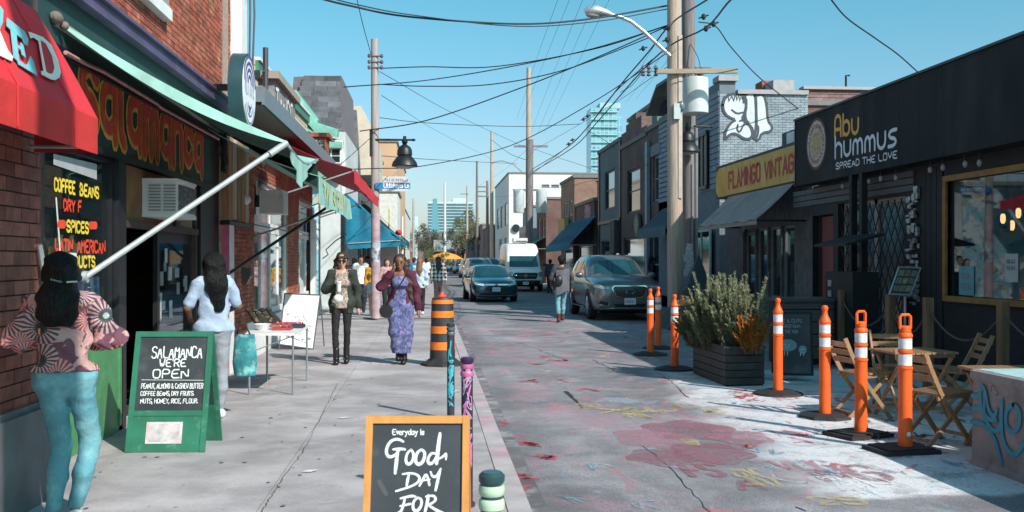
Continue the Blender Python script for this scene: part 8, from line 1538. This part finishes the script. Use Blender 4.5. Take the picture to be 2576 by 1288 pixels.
def human(label, loc, rz, H=1.68, J={}, skin_='tan', female=True, top=None, legs=None, shoes=None, hair=None, jacket=None, dress=None, h=.011, near=True, face=True, group=None, build=1.):
    j = {k: V3(*v) for k, v in {**BASE, **J}.items()}; s = H/1.70; sw = .93 if female else 1.02
    for k in ('ls', 'rs', 'le', 're', 'lw', 'rw'):
        if k not in J: j[k][0] *= sw
    B = build; P = []; A = P.append
    A((j['pel'], j['ch'], .125*B, .13*B, .72)); A((j['lh']+V3(0,0,.03), j['rh']+V3(0,0,.03), .10*B, .10*B, .85)); A((j['ls']*.8+j['nk']*.2, j['rs']*.8+j['nk']*.2, .07, .07, .85)); A((j['ch']+V3(0,0,.12), j['nk'], .07, .052, .9)); A((j['nk'], j['hd']-V3(0,-.01,.04), .050, .048))
    if female: A((j['ch']+V3(-.06,-.085,-.01), j['ch']+V3(.06,-.085,-.01), .055, .055))
    body = list(P); hd = j['hd']
    hp = [(hd+V3(0,.012,.03), hd+V3(0,.012,.045), .085, .085, 1.1), (hd+V3(0,-.02,-.045), hd+V3(0,-.028,-.075), .055, .038), (hd+V3(0,-.085,.01), hd+V3(0,-.103,-.018), .009, .013, 1, .012), (hd+V3(-.08,.01,.0), hd+V3(-.082,.015,.02), .012, .016, 1, .01), (hd+V3(.08,.01,.0), hd+V3(.082,.015,.02), .012, .016, 1, .01), (hd+V3(-.02,-.088,-.05), hd+V3(.02,-.088,-.05), .008, .008, 1, .012)]
    legp = []; armp = {}
    for q in 'lr':
        hi, kn, an = j[q+'h'], j[q+'k'], j[q+'a']; legp += [(hi, kn, .083*B, .053*B), (kn, kn*.55+an*.45+V3(0,.018,0), .052*B, .052*B), (kn*.55+an*.45+V3(0,.018,0), an, .05*B, .034)]
        armp[q] = [(j[q+'s'], j[q+'e'], .048*B, .037), (j[q+'e'], j[q+'w'], .036, .025)]
    feet = []
    for q in 'lr':
        an = j[q+'a']; f = j.get(q+'f', V3(0,-1,0)); f = f/np.linalg.norm(f); feet.append((an+V3(0,0,-.035)-f*.03, an+f*.13+V3(0,0,-.055), .036, .030))
    hands = []
    for q in 'lr':
        w_, e = j[q+'w'], j[q+'e']; d = (w_-e)/np.linalg.norm(w_-e); hdv = j.get(q+'d'); d = hdv/np.linalg.norm(hdv) if hdv is not None else d
        sd = np.cross(d, V3(0,-1,0) if abs(d[1]) < .9 else V3(0,0,1)); sd = np.cross(d, sd); sd = sd/np.linalg.norm(sd); nn = np.cross(d, sd)
        hands.append((w_, w_+d*.075, .024, .030, 1))
        for i, ln in enumerate((.062,.072,.068,.052)):
            o = w_+d*.075+sd*(.024-.016*i); k1 = o+d*ln*.55+nn*.006; hands.append((o-d*.02, k1, .0095, .009, 1, .006)); hands.append((k1, k1+d*ln*.4+nn*.018, .009, .0075, 1, .006))
        o = w_+d*.03+sd*.026; hands.append((o, o+d*.03+sd*.022, .012, .010, 1, .01)); hands.append((o+d*.03+sd*.022, o+d*.058+sd*.026, .010, .008, 1, .006))
    allp = body+hp+([(a[0], a[1], a[2]*.80, a[3]*.80) for a in legp] if legs else legp)+armp['l']+armp['r']+feet+hands
    S = lambda L: [(np.array(a[0])*s, np.array(a[1])*s, a[2]*s, a[3]*s, *(a[4:5] or (1.,)), *(x*s for x in a[5:6])) for a in L]
    o = skinobj('person', SK[skin_], None, S(allp), h*.8 if near else h, .028); tag(o, label, 'person', group); o.location = loc; o.rotation_euler = (0,0,rz)
    gl = lambda L, b, fl=None: [(np.array(a[0])*s, np.array(a[1])*s, (a[2]+b)*s, (a[3]+b)*s, *(a[4:5] or (1.,))) for a in L]
    if legs:
        m_, b, zb = legs[:3]; L = [(a, c, ra+b*(1 if i % 3 < 1 else 1.3), rb+b*1.3) for i, (a, c, ra, rb) in enumerate([x[:4] for x in legp])]+[(j['lh']+V3(0,0,.03), j['rh']+V3(0,0,.03), .105*B+b, .105*B+b, .85), (j['pel'], j['pel']+V3(0,0,.08), .135*B+b*.3, .13*B+b*.3, .74)]
        skinobj('trousers', m_, o, S(L), h, .02, folds(.0028+b*.12, 30, 1), lambda X, Y, Z: np.maximum(zb*s-Z, Z-1.04*s))
    if top:
        m_, b, sl, zb, am = top; L = [(x[0], x[1], x[2]+b, x[3]+b, *(x[4:5] or (1.,))) for x in body[:4]+(body[5:6] if female else [])]
        L.append((V3(j['pel'][0], j['pel'][1], zb-.02), j['pel']+V3(0,0,.05), .128*B+b*1.3, .125*B+b, .78))
        for q in 'lr':
            (a, c, r0, r1), (_, d, r2, r3) = armp[q]; L.append((a, a+(c-a)*min(1, sl*2), r0+b*1.0, r1+b*1.1)); 
            if sl > .5: L.append((c, c+(d-c)*(sl-.5)*2, r2+b*1.1, r3+b))
        skinobj('top', m_, o, S(L), h, .022, folds(am, 19, 2), lambda X, Y, Z: np.maximum(np.maximum(zb*s-Z, Z-1.52*s), -np.maximum(np.hypot(X-j['nk'][0]*s, (Y-j['nk'][1]*s+.012)*.9)-.078*s, (1.405)*s-Z)))
    if jacket:
        m_, b, zb, gap, am = jacket; L = [(x[0]+V3(0,.012,0), x[1]+V3(0,.012,0), x[2]+b, x[3]+b, *(x[4:5] or (1.,))) for x in body[:3]]+[(V3(0,.02,zb), j['pel']+V3(0,.02,.1), .15*B+b, .13*B+b, .8)]
        for q in 'lr': (a, c, r0, r1), (_, d, r2, r3) = armp[q]; L += [(a, c, r0+b, r1+b), (c, c+(d-c)*.95, r2+b, r3+b)]
        arm_k = lambda X, Y, Z: np.maximum(zb*s-Z, Z-(j['nk'][2]+.02)*s)
        def cut(X, Y, Z):
            g_ = np.minimum(gap*s-np.abs(X-.0), 1)*1.0; front = -(Y+.03*s); ins = np.minimum(g_, front); ins = np.minimum(ins, 1.50*s-Z); 
            return np.maximum(arm_k(X, Y, Z), ins)
        skinobj('jacket', m_, o, S(L), h, .02, folds(am, 16, 4), cut)
    if dress:
        m_, zb, fl = dress; L = [(j['pel'], j['ch'], .138, .138, .76), (j['ch'], j['ch']+V3(0,-.01,.08), .135, .12, .72), (j['ch']+V3(-.06,-.08,-.01), j['ch']+V3(.06,-.08,-.01), .07, .07), (V3(-.05,0,zb+.35), j['pel'], .17*fl, .15, .75), (V3(.05,0,zb+.35), j['pel'], .17*fl, .15, .75)]
        for q in 'lr': L += [(j[q+'h'], j[q+'k'], .13, .12*fl), (j[q+'k'], V3(j[q+'a'][0], j[q+'a'][1], zb), .12*fl, .125*fl)]
        skinobj('jumpsuit', m_, o, S(L), h, .03, folds(.012, 17, 3), lambda X, Y, Z: np.maximum(zb*s-Z, Z-(1.37)*s))
    if shoes:
        m_, hgt = shoes; L = [(a, c, ra+.012, rb+.012) for a, c, ra, rb in feet]+([(j[q+'a']+V3(0,0,-.02), j[q+'a']+V3(0,.0,hgt), .048, .050) for q in 'lr'] if hgt else [])
        skinobj('shoes', m_, o, S(L), h*.9, .02, None, lambda X, Y, Z: .004-Z)
    if hair:
        m_, L, am = hair; skinobj('hair', m_, o, S([(hd+V3(*a), hd+V3(*b), r0, r1, f) for a, b, r0, r1, f in L]), h*.9, .03, folds(am, 34, 5), lambda X, Y, Z: np.minimum(np.minimum(-(Y-(hd[1]-.055)*s), .066*s-np.abs(X-hd[0]*s)), (hd[2]+.055)*s-Z) if face else np.full_like(X, -1.))
    if face and near:
        k = MB()
        for q in (-.033, .033): k.ell(tuple((hd+V3(q,-.082,.015))*s), (.014*s,.008*s,.008*s), 8, 6)
        part('eyes', k, mat('eye dark', (.03,.02,.02), .2), o, smooth=True, local=True); k = MB(); k.ell(tuple((hd+V3(0,-.092,-.052))*s), (.024*s,.008*s,.009*s), 8, 5); part('mouth', k, mat('lips', (.38,.12,.10), .5), o, smooth=True, local=True)
        k = MB()
        for q in (-1, 1): k.tube([tuple((hd+V3(.018*q,-.090,.036))*s), tuple((hd+V3(.05*q,-.080,.038))*s)], .004*s, 5)
        part('eyebrows', k, mat('brow', (.03,.02,.015)), o, local=True)
    return o, j, s
M_hk = mat('black hair', (.004,.0035,.004), .5, var=.4, scale=30, stretch=(6,6,.5), bump=1.0, bscale=18, spec=.3); M_hb = mat('brown hair', (.045,.022,.014), .45, var=.4, scale=30, stretch=(6,6,.6), bump=.4); M_ha = mat('auburn hair', (.22,.09,.04), .45, var=.35, scale=20, stretch=(6,6,.6), bump=.4)
def floral():
    k = NB('floral print'); tc = k.n.nodes.new('ShaderNodeTexCoord'); ob = tc.outputs['Object']; v = k.n.nodes.new('ShaderNodeTexVoronoi'); v.inputs['Scale'].default_value = 5.2; v.inputs['Randomness'].default_value = .8; mp = k.n.nodes.new('ShaderNodeMapping'); mp.inputs['Scale'].default_value = (1,.45,1); k.L.new(ob, mp.inputs[0]); k.L.new(mp.outputs[0], v.inputs['Vector'])
    sb = k.n.nodes.new('ShaderNodeVectorMath'); sb.operation = 'SUBTRACT'; k.L.new(mp.outputs[0], sb.inputs[0]); k.L.new(v.outputs['Position'], sb.inputs[1]); sp = k.n.nodes.new('ShaderNodeSeparateXYZ'); k.L.new(sb.outputs[0], sp.inputs[0]); ang = k.op('ARCTAN2', sp.outputs[2], sp.outputs[0]); st = k.op('SINE', k.op('MULTIPLY', ang, 20)); d = v.outputs['Distance']
    rs = k.n.nodes.new('ShaderNodeSeparateXYZ'); k.L.new(v.outputs['Color'], rs.inputs[0]); pet = k.mix(k.st(rs.outputs[0], .45, .5), (.36,.05,.07), (.07,.06,.10)); c = k.mix(k.st(st, -.15, .15), (.56,.32,.30), pet); c = k.mix(k.st(d, .56, .60), c, k.mix(k.st(k.nz(9, 3, .5, .6, (0,0,0), (1,1,1), ob), .48, .52), (.52,.30,.29), (.16,.06,.09))); c = k.mix(k.st(d, .25, .21), c, (.05,.07,.08)); c = k.mix(k.op('MULTIPLY', k.st(d, .12, .09), k.st(k.nz(30, 3, .5, 0, (0,0,0), (1,1,1), ob), .45, .5)), c, (.50,.55,.52))
    c = k.mix(k.op('MULTIPLY', k.st(rs.outputs[1], .72, .74), k.st(d, .3, .26)), c, (.55,.22,.04)); k.bump(k.nz(9, 4, .6, 1.5, (0,0,0), (1,1,1), ob), .9, .03); return k.out(c, .85)
def plaid():
    k = NB('black and white checks'); tc = k.n.nodes.new('ShaderNodeTexCoord'); sp = k.n.nodes.new('ShaderNodeSeparateXYZ'); k.L.new(tc.outputs['Object'], sp.inputs[0]); f = lambda a: k.st(k.op('SINE', k.op('MULTIPLY', a, 46)), -.1, .1)
    c = k.mix(k.op('MULTIPLY', k.op('ADD', f(sp.outputs[0]), f(sp.outputs[2])), .5), (.75,.74,.74), (.01,.01,.012)); return k.out(c, .85)
def dyed():
    k = NB('blue violet print'); tc = k.n.nodes.new('ShaderNodeTexCoord'); n = k.nz(26, 4, .7, 1.0, (0,0,0), (1,1,.7), tc.outputs['Object']); c = k.mix(k.st(n, .45, .55), (.055,.07,.20), (.17,.18,.33)); return k.out(k.mix(k.st(k.nz(9,3,.5,0,(3,3,3),(1,1,1),tc.outputs['Object']), .6, .66), c, (.30,.20,.42)), .85)
def leop():
    k = NB('taupe print'); tc = k.n.nodes.new('ShaderNodeTexCoord'); n = k.nz(40, 3, .6, .5, (0,0,0), (1,1,1), tc.outputs['Object']); return k.out(k.mix(k.st(n, .5, .56), (.42,.34,.29), (.13,.10,.09)), .85)
denim = cm('washed teal denim', (.10,.28,.34), scale=2.5, var=.2, col2=(.17,.38,.43), c2s=4, c2t=.5)
# woman in the floral blouse, from behind
c = CP+FW*6.05+RT*((163-1288)/F*6.05)
fw, j, s = human('woman seen from behind in a floral blouse and light blue jeans', (c.x, c.y, 0), R(180+18), 1.63, dict(lk=(-.15,-.06,.50), la=(-.06,.02,.085), rk=(.02,-.04,.50), ra=(.065,.06,.085), le=(-.30,-.05,1.16), re=(.30,-.04,1.17), lw=(-.14,-.24,1.12), rw=(.12,-.25,1.14), hd=(.02,-.03,1.565)), 'tan',
 top=(floral(), .026, .92, .97, .014), legs=(denim, .009, .10), shoes=(M_wht, 0), hair=(M_hk, [((0,.02,.045),(0,.03,.055),.115,.11,1.), ((0,.07,.0),(0,.09,-.08),.11,.10,1.), ((0,.10,-.06),(.03,.12,-.19),.095,.12,.8), ((-.03,.12,-.17),(-.04,.14,-.28),.09,.04,.7), ((.07,.12,-.15),(.10,.14,-.27),.08,.03,.7)], .012), h=.0085, face=False, build=1.0)
for i, (x, y, z, rx) in enumerate(((-.30,.12,1.28,.12),(.30,.12,1.28,.12))): pass
P = [((x0,.0,1.36),(x1,-.03,1.18),.066,.082,.9) for x0, x1 in ((-.17,-.25),(.17,.25))]
skinobj('puff_sleeves', MC.get('floral print') or fw.children[1].data.materials[0] if False else [ch for ch in fw.children if ch.name.startswith('top')][0].data.materials[0], fw, [(np.array(a)*s, np.array(b)*s, r0*s, r1*s, f) for a, b, r0, r1, f in P], .0085, .03, folds(.016, 26, 9))
k = MB()
for q in (-1, 1): k.beam((q*.012*s, .185*s, 1.535*s), (q*.075*s, .165*s, (1.545+.008*q)*s), .014, .010)
part('hair_clip', k, mat('silver clip', (.6,.6,.62), .25, .8), fw, local=True)
# woman in the white tee; blue shade is put into its colour
c = G(545, 1052); wt, j, s = human('woman with long black hair in a white tee, shade tinted into its cloth, facing the shop door', (c.x-.03, c.y, 0), R(180+25), 1.66, dict(la=(-.07,.0,.085), ra=(.09,-.05,.085), le=(-.26,-.03,1.16), lw=(-.20,-.25,1.10), re=(.26,-.02,1.15), rw=(.20,-.22,1.06)), 'brown',
 top=(cm('white jersey tinted as shade', (.36,.45,.60)), .020, .42, .90, .008), legs=(cm('grey marl', (.27,.29,.33)), .004, .09), shoes=(mat('white trainers', (.75,.75,.75), .6), 0), hair=(M_hk, [((0,.02,.04),(0,.03,.05),.118,.112,1.), ((0,.06,.0),(-.01,.10,-.20),.115,.115,.9), ((-.01,.10,-.2),(-.03,.12,-.42),.115,.06,.8)], .005), h=.0095, face=False, build=1.08)
bg_ = thing('tote_bag', 'teal patterned bag hanging beside the woman in the pale tee', 'bag', (c.x+.26, c.y+.12, .45)); m = MB(); m.v = []; m.grid([[Vector((c.x+.26+w_*math.cos(a)*.11, c.y+.12+w_*math.sin(a)*.06, z)) for a in [i*.5236 for i in range(12)]] for z, w_ in ((.40,.3),(.42,1.0),(.55,1.15),(.75,1.0),(.84,.9))], close=True); part('bag', m, mat('teal tie dye', (.03,.22,.25), .8, var=.4, scale=12, col2=(.20,.42,.42), c2s=9), bg_, smooth=True)
m = MB(); m.tube([(c.x+.18,c.y+.12,.82),(c.x+.22,c.y+.10,1.05),(c.x+.32,c.y+.12,.82)], .01, 6); part('strap', m, M_black, bg_)
# woman in the green jacket
c = G(860, 915); gj, j, s = human('woman in sunglasses and open dark green jacket holding a white cup', (c.x, c.y, 0), R(4), 1.70, dict(lk=(-.10,-.05,.49), la=(-.085,-.08,.085), rk=(.08,-.02,.49), ra=(.07,.04,.10), le=(-.25,-.03,1.14), lw=(-.06,-.22,1.20), ld=(.6,-.5,.5), re=(.24,.03,1.13), rw=(.25,.02,.88)), 'light',
 top=(leop(), .012, .3, .86, .007), legs=(cm('black denim', (.012,.012,.014)), -.001, .10), shoes=(mat('black boots', (.012,.011,.012), .4), .14), hair=(M_hb, [((0,.03,.05),(0,.03,.06),.105,.10,1.), ((-.08,.03,.0),(-.095,.02,-.11),.05,.05,1.), ((.08,.03,.0),(.095,.02,-.11),.05,.05,1.), ((-.04,-.075,.075),(.04,-.075,.075),.028,.028,1.), ((0,.08,0),(0,.07,-.12),.08,.07,1.)], .010), jacket=(cm('dark green twill', (.028,.036,.028)), .034, .78, .085, .010), h=.0105)
k = MB()
for q in (-.036, .036): k.ell(tuple((j['hd']+V3(q,-.098,.016))*s), (.030*s,.010,.024*s), 12, 8)
k.tube([tuple((j['hd']+V3(-.08,-.07,.02))*s), tuple((j['hd']+V3(-.05,-.104,.022))*s), tuple((j['hd']+V3(.05,-.104,.022))*s), tuple((j['hd']+V3(.08,-.07,.02))*s)], .005, 6); part('sunglasses', k, mat('dark lens', (.01,.01,.012), .1), gj, smooth=True, local=True)
hp_ = gj.location+Vector((-.02, -.30, 1.22)); m = MB(); m.lathe([(.030,-.09),(.040,.04),(.044,.045),(.044,.06),(.03,.065)], hp_, 16); single('paper_cup', m, mat('white cup', (.78,.78,.78), .5), 'white paper cup held up by the woman in sunglasses', 'cup', smooth=True)
m = MB(); m.ell(hp_+Vector((-.01,.0,-.20)), (.075,.05,.065), 12, 8); single('paper_bag', m, mat('white paper', (.72,.72,.72), .8, bump=.5), 'crumpled white paper bag held below the cup', 'bag', smooth=True)
# woman in the burgundy cardigan
c = G(1008, 915); pc_, j, s = human('smiling woman with very long hair in burgundy cardigan and blue jumpsuit', (c.x, c.y, 0), R(-4), 1.68, dict(lk=(-.07,-.08,.50), la=(-.03,.0,.14), rk=(.09,-.03,.49), ra=(.055,-.02,.085), le=(-.31,-.02,1.20), lw=(-.12,-.10,1.44), ld=(.4,-.2,.9), re=(.25,.02,1.12), rw=(.27,-.02,.86), hd=(-.01,-.02,1.57)), 'brown',
 dress=(dyed(), .17, .86), shoes=(mat('black boots', (.012,.011,.012)), .12), hair=(M_hb, [((0,.03,.05),(0,.03,.06),.105,.10,1.), ((.08,.02,.0),(.13,.0,-.30),.05,.075,.8), ((.13,-.02,-.3),(.20,-.04,-.62),.065,.03,.7), ((-.06,.05,.0),(-.05,.09,-.35),.06,.07,.8), ((0,.09,-.05),(.04,.10,-.5),.08,.06,.8)], .006), jacket=(cm('burgundy knit', (.085,.012,.035)), .038, .50, .09, .012), h=.0105, build=1.0)
m = MB(); m.lathe([(.02,-.025),(.10,-.02),(.105,0),(.10,.02),(.02,.025)], (pc_.location.x-.22, pc_.location.y-.13, .82), 18, ax=(0,1,0)); bb2 = single('round_bag', m, mat('black leather', (.012,.012,.013), .4), 'round black shoulder bag of the woman in burgundy', 'bag', smooth=True)
m = MB(); L0 = pc_.location; m.tube([L0+Vector((-.22,-.15,.92)), L0+Vector((-.08,-.20,1.12)), L0+Vector((.06,-.17,1.32)), L0+Vector((.12,-.05,1.45))], .008, 6); part('strap', m, M_black, bb2)
# man from behind with jacket and bag
c = G(1412, 811, RZ); mn, j, s = human('man walking away in charcoal jacket and teal jeans beside the grey crossover', (c.x, c.y, RZ), R(178), 1.80, dict(lk=(-.06,-.10,.52), la=(-.05,-.16,.12), rk=(.09,.03,.49), ra=(.08,.12,.10), le=(-.27,.0,1.13), lw=(-.27,-.02,.88), re=(.26,.02,1.13), rw=(.22,-.12,.95)), 'tan', female=False,
 top=(cm('charcoal hoodie', (.055,.055,.065)), .028, .96, .80, .010), legs=(cm('pale teal jeans', (.16,.36,.42)), .006, .20), shoes=(cm('brown boots', (.10,.03,.025)), .10), hair=(M_hk, [((0,.02,.05),(0,.03,.055),.10,.095,1.), ((0,.06,-.02),(0,.05,-.05),.07,.06,1.)], .004), h=.014, face=False)
m = MB(); L0 = mn.location; m.grid([[L0+Vector((x, -.17-.03*math.sin(v*3+x*9)-.05*(1-abs(x)*5), 1.42-.62*v+.05*math.sin(x*12))) for x in (-.16,-.10,-.04,.02,.08,.14,.20)] for v in (0,.2,.4,.6,.8,1)]); m.grid([[L0+Vector((x*.9, -.13, 1.42-.62*v)) for x in (.20,.14,.08,.02,-.04,-.10,-.16)] for v in (0,.5,1)]); single('slung_jacket', m, cm('grey jersey', (.13,.13,.15)), 'grey jacket slung over the back of the walking man', 'jacket', smooth=True)
m = MB(); m.ell(L0+Vector((-.09,-.20,1.12)), (.12,.07,.16), 12, 8); m.tube([L0+Vector((-.09,-.2,1.25)), L0+Vector((.05,-.16,1.42)), L0+Vector((.14,-.08,1.48))], .012, 6); single('sling_bag', m, M_black, 'small black sling bag on the back of the walking man', 'bag', smooth=True)
# the crowd down the pavement
wk = dict(lk=(-.08,-.10,.50), la=(-.07,-.14,.10), rk=(.08,.02,.49), ra=(.08,.14,.11)); sh = [((0,.02,.05),(0,.03,.055),.10,.095,1.), ((0,.06,-.02),(0,.05,-.05),.07,.06,1.)]; lg = [((0,.02,.05),(0,.03,.055),.10,.095,1.), ((0,.07,0),(0,.09,-.25),.09,.09,.8), ((0,.09,-.2),(0,.10,-.42),.08,.04,.8)]
def crowd(px, py, lab, rz=0, H=1.7, J=wk, z=0, **k): c = G(px, py, z); k.setdefault('near', False); return human(lab, (c.x, c.y, z), R(rz), H, J, h=.017, **k)
Wj = cm('white cotton', (.74,.74,.74)); Mj = cm('mustard wool', (.55,.27,.03)); Nj = cm('navy twill', (.02,.03,.05)); Bk = cm('black cloth', (.015,.015,.017)); LB = cm('light washed denim', (.42,.52,.60)); wtr = mat('white trainers', (.75,.75,.75))
crowd(908, 788, 'man in a white tee and dark cap left of the pole, dark trousers', 5, 1.74, skin_='tan', female=False, top=(Wj, .03, .42, .86, .008), legs=(Nj, .02, .09), shoes=(Bk, 0), hair=(M_hk, sh, .0))
o, j, s = crowd(938, 793, 'woman in a mustard jacket and pale shorts wearing a face mask beside the pole', 0, 1.62, skin_='light', top=(Mj, .028, .96, .88, .010), legs=(LB, .03, .66), shoes=(wtr, 0), hair=(M_hk, sh+[((-.08,.03,0),(-.09,.04,-.14),.04,.05,1.),((.08,.03,0),(.09,.04,-.14),.04,.05,1.)], .004))
k = MB(); k.ell(tuple((j['hd']+V3(0,-.07,-.045))*s), (.058,.045,.04), 10, 7); part('face_mask', k, mat('pale mask', (.50,.62,.66), .8), o, smooth=True, local=True)
crowd(974, 797, 'woman in a dusty pink top half hidden behind the burgundy cardigan', 10, 1.64, skin_='light', top=(cm('dusty pink', (.48,.30,.32)), .02, .4, .9, .007), legs=(Bk, .01, .10), shoes=(Bk, 0), hair=(M_hb, lg, .004))
crowd(1056, 793, 'woman with long auburn hair in a light denim jacket walking away', 176, 1.68, skin_='light', top=(LB, .028, .96, .80, .012), legs=(Bk, .01, .10), shoes=(wtr, 0), hair=(M_ha, lg, .006), face=False)
crowd(1103, 768, 'person in a black and white checked shirt walking away near the barrel', 180, 1.72, z=0, skin_='tan', female=False, top=(plaid(), .032, .96, .84, .010), legs=(cm('dusty rose trousers', (.30,.18,.18)), .02, .1), shoes=(wtr, 0), hair=(M_hb, lg, .004), face=False)
crowd(1042, 742, 'small distant person in a bright blue shirt and cap', 170, 1.72, skin_='tan', top=(cm('bright blue', (.03,.22,.50)), .03, .45, .85, .008), legs=(Nj, .02, .1), shoes=(Bk, 0), hair=(Nj, sh, 0), face=False)
crowd(925, 760, 'dark clothed man walking behind the mustard jacket', 0, 1.75, skin_='brown', female=False, top=(Bk, .026, .96, .84, .01), legs=(Nj, .02, .1), shoes=(Bk, 0), hair=(M_hk, sh, 0))
crowd(892, 775, 'person in dark moss top just left of the white tee man', 160, 1.66, skin_='tan', top=(cm('moss knit', (.05,.06,.04)), .026, .96, .7, .01), legs=(Bk, .02, .1), shoes=(Bk, 0), hair=(M_hk, sh, 0), face=False)
crowd(1072, 724, 'far walker in a white top near the kerb', 180, 1.7, skin_='tan', top=(Wj, .03, .45, .85, .008), legs=(Nj, .02, .1), shoes=(Bk, 0), hair=(M_hk, sh, 0), face=False)
crowd(1028, 726, 'far walker in a dull red top under the awnings', 180, 1.66, skin_='tan', top=(cm('dull red', (.30,.06,.06)), .03, .45, .85, .008), legs=(Nj, .02, .1), shoes=(Bk, 0), hair=(M_hb, lg, 0), face=False)
crowd(1384, 738, 'person in a dark blue coat between the van and the walking man', 170, 1.72, z=RZ, skin_='brown', female=False, top=(cm('dark blue coat', (.03,.06,.10)), .032, .96, .7, .01), legs=(Bk, .02, .1), shoes=(Bk, 0), hair=(M_hk, sh, 0), face=False)
crowd(1640, 765, 'dark figure standing by the shop front right of the grey crossover', 90, 1.7, z=0.02, J={}, skin_='brown', top=(Bk, .026, .96, .8, .01), legs=(Nj, .02, .1), shoes=(Bk, 0), hair=(M_hk, lg, 0), face=False)
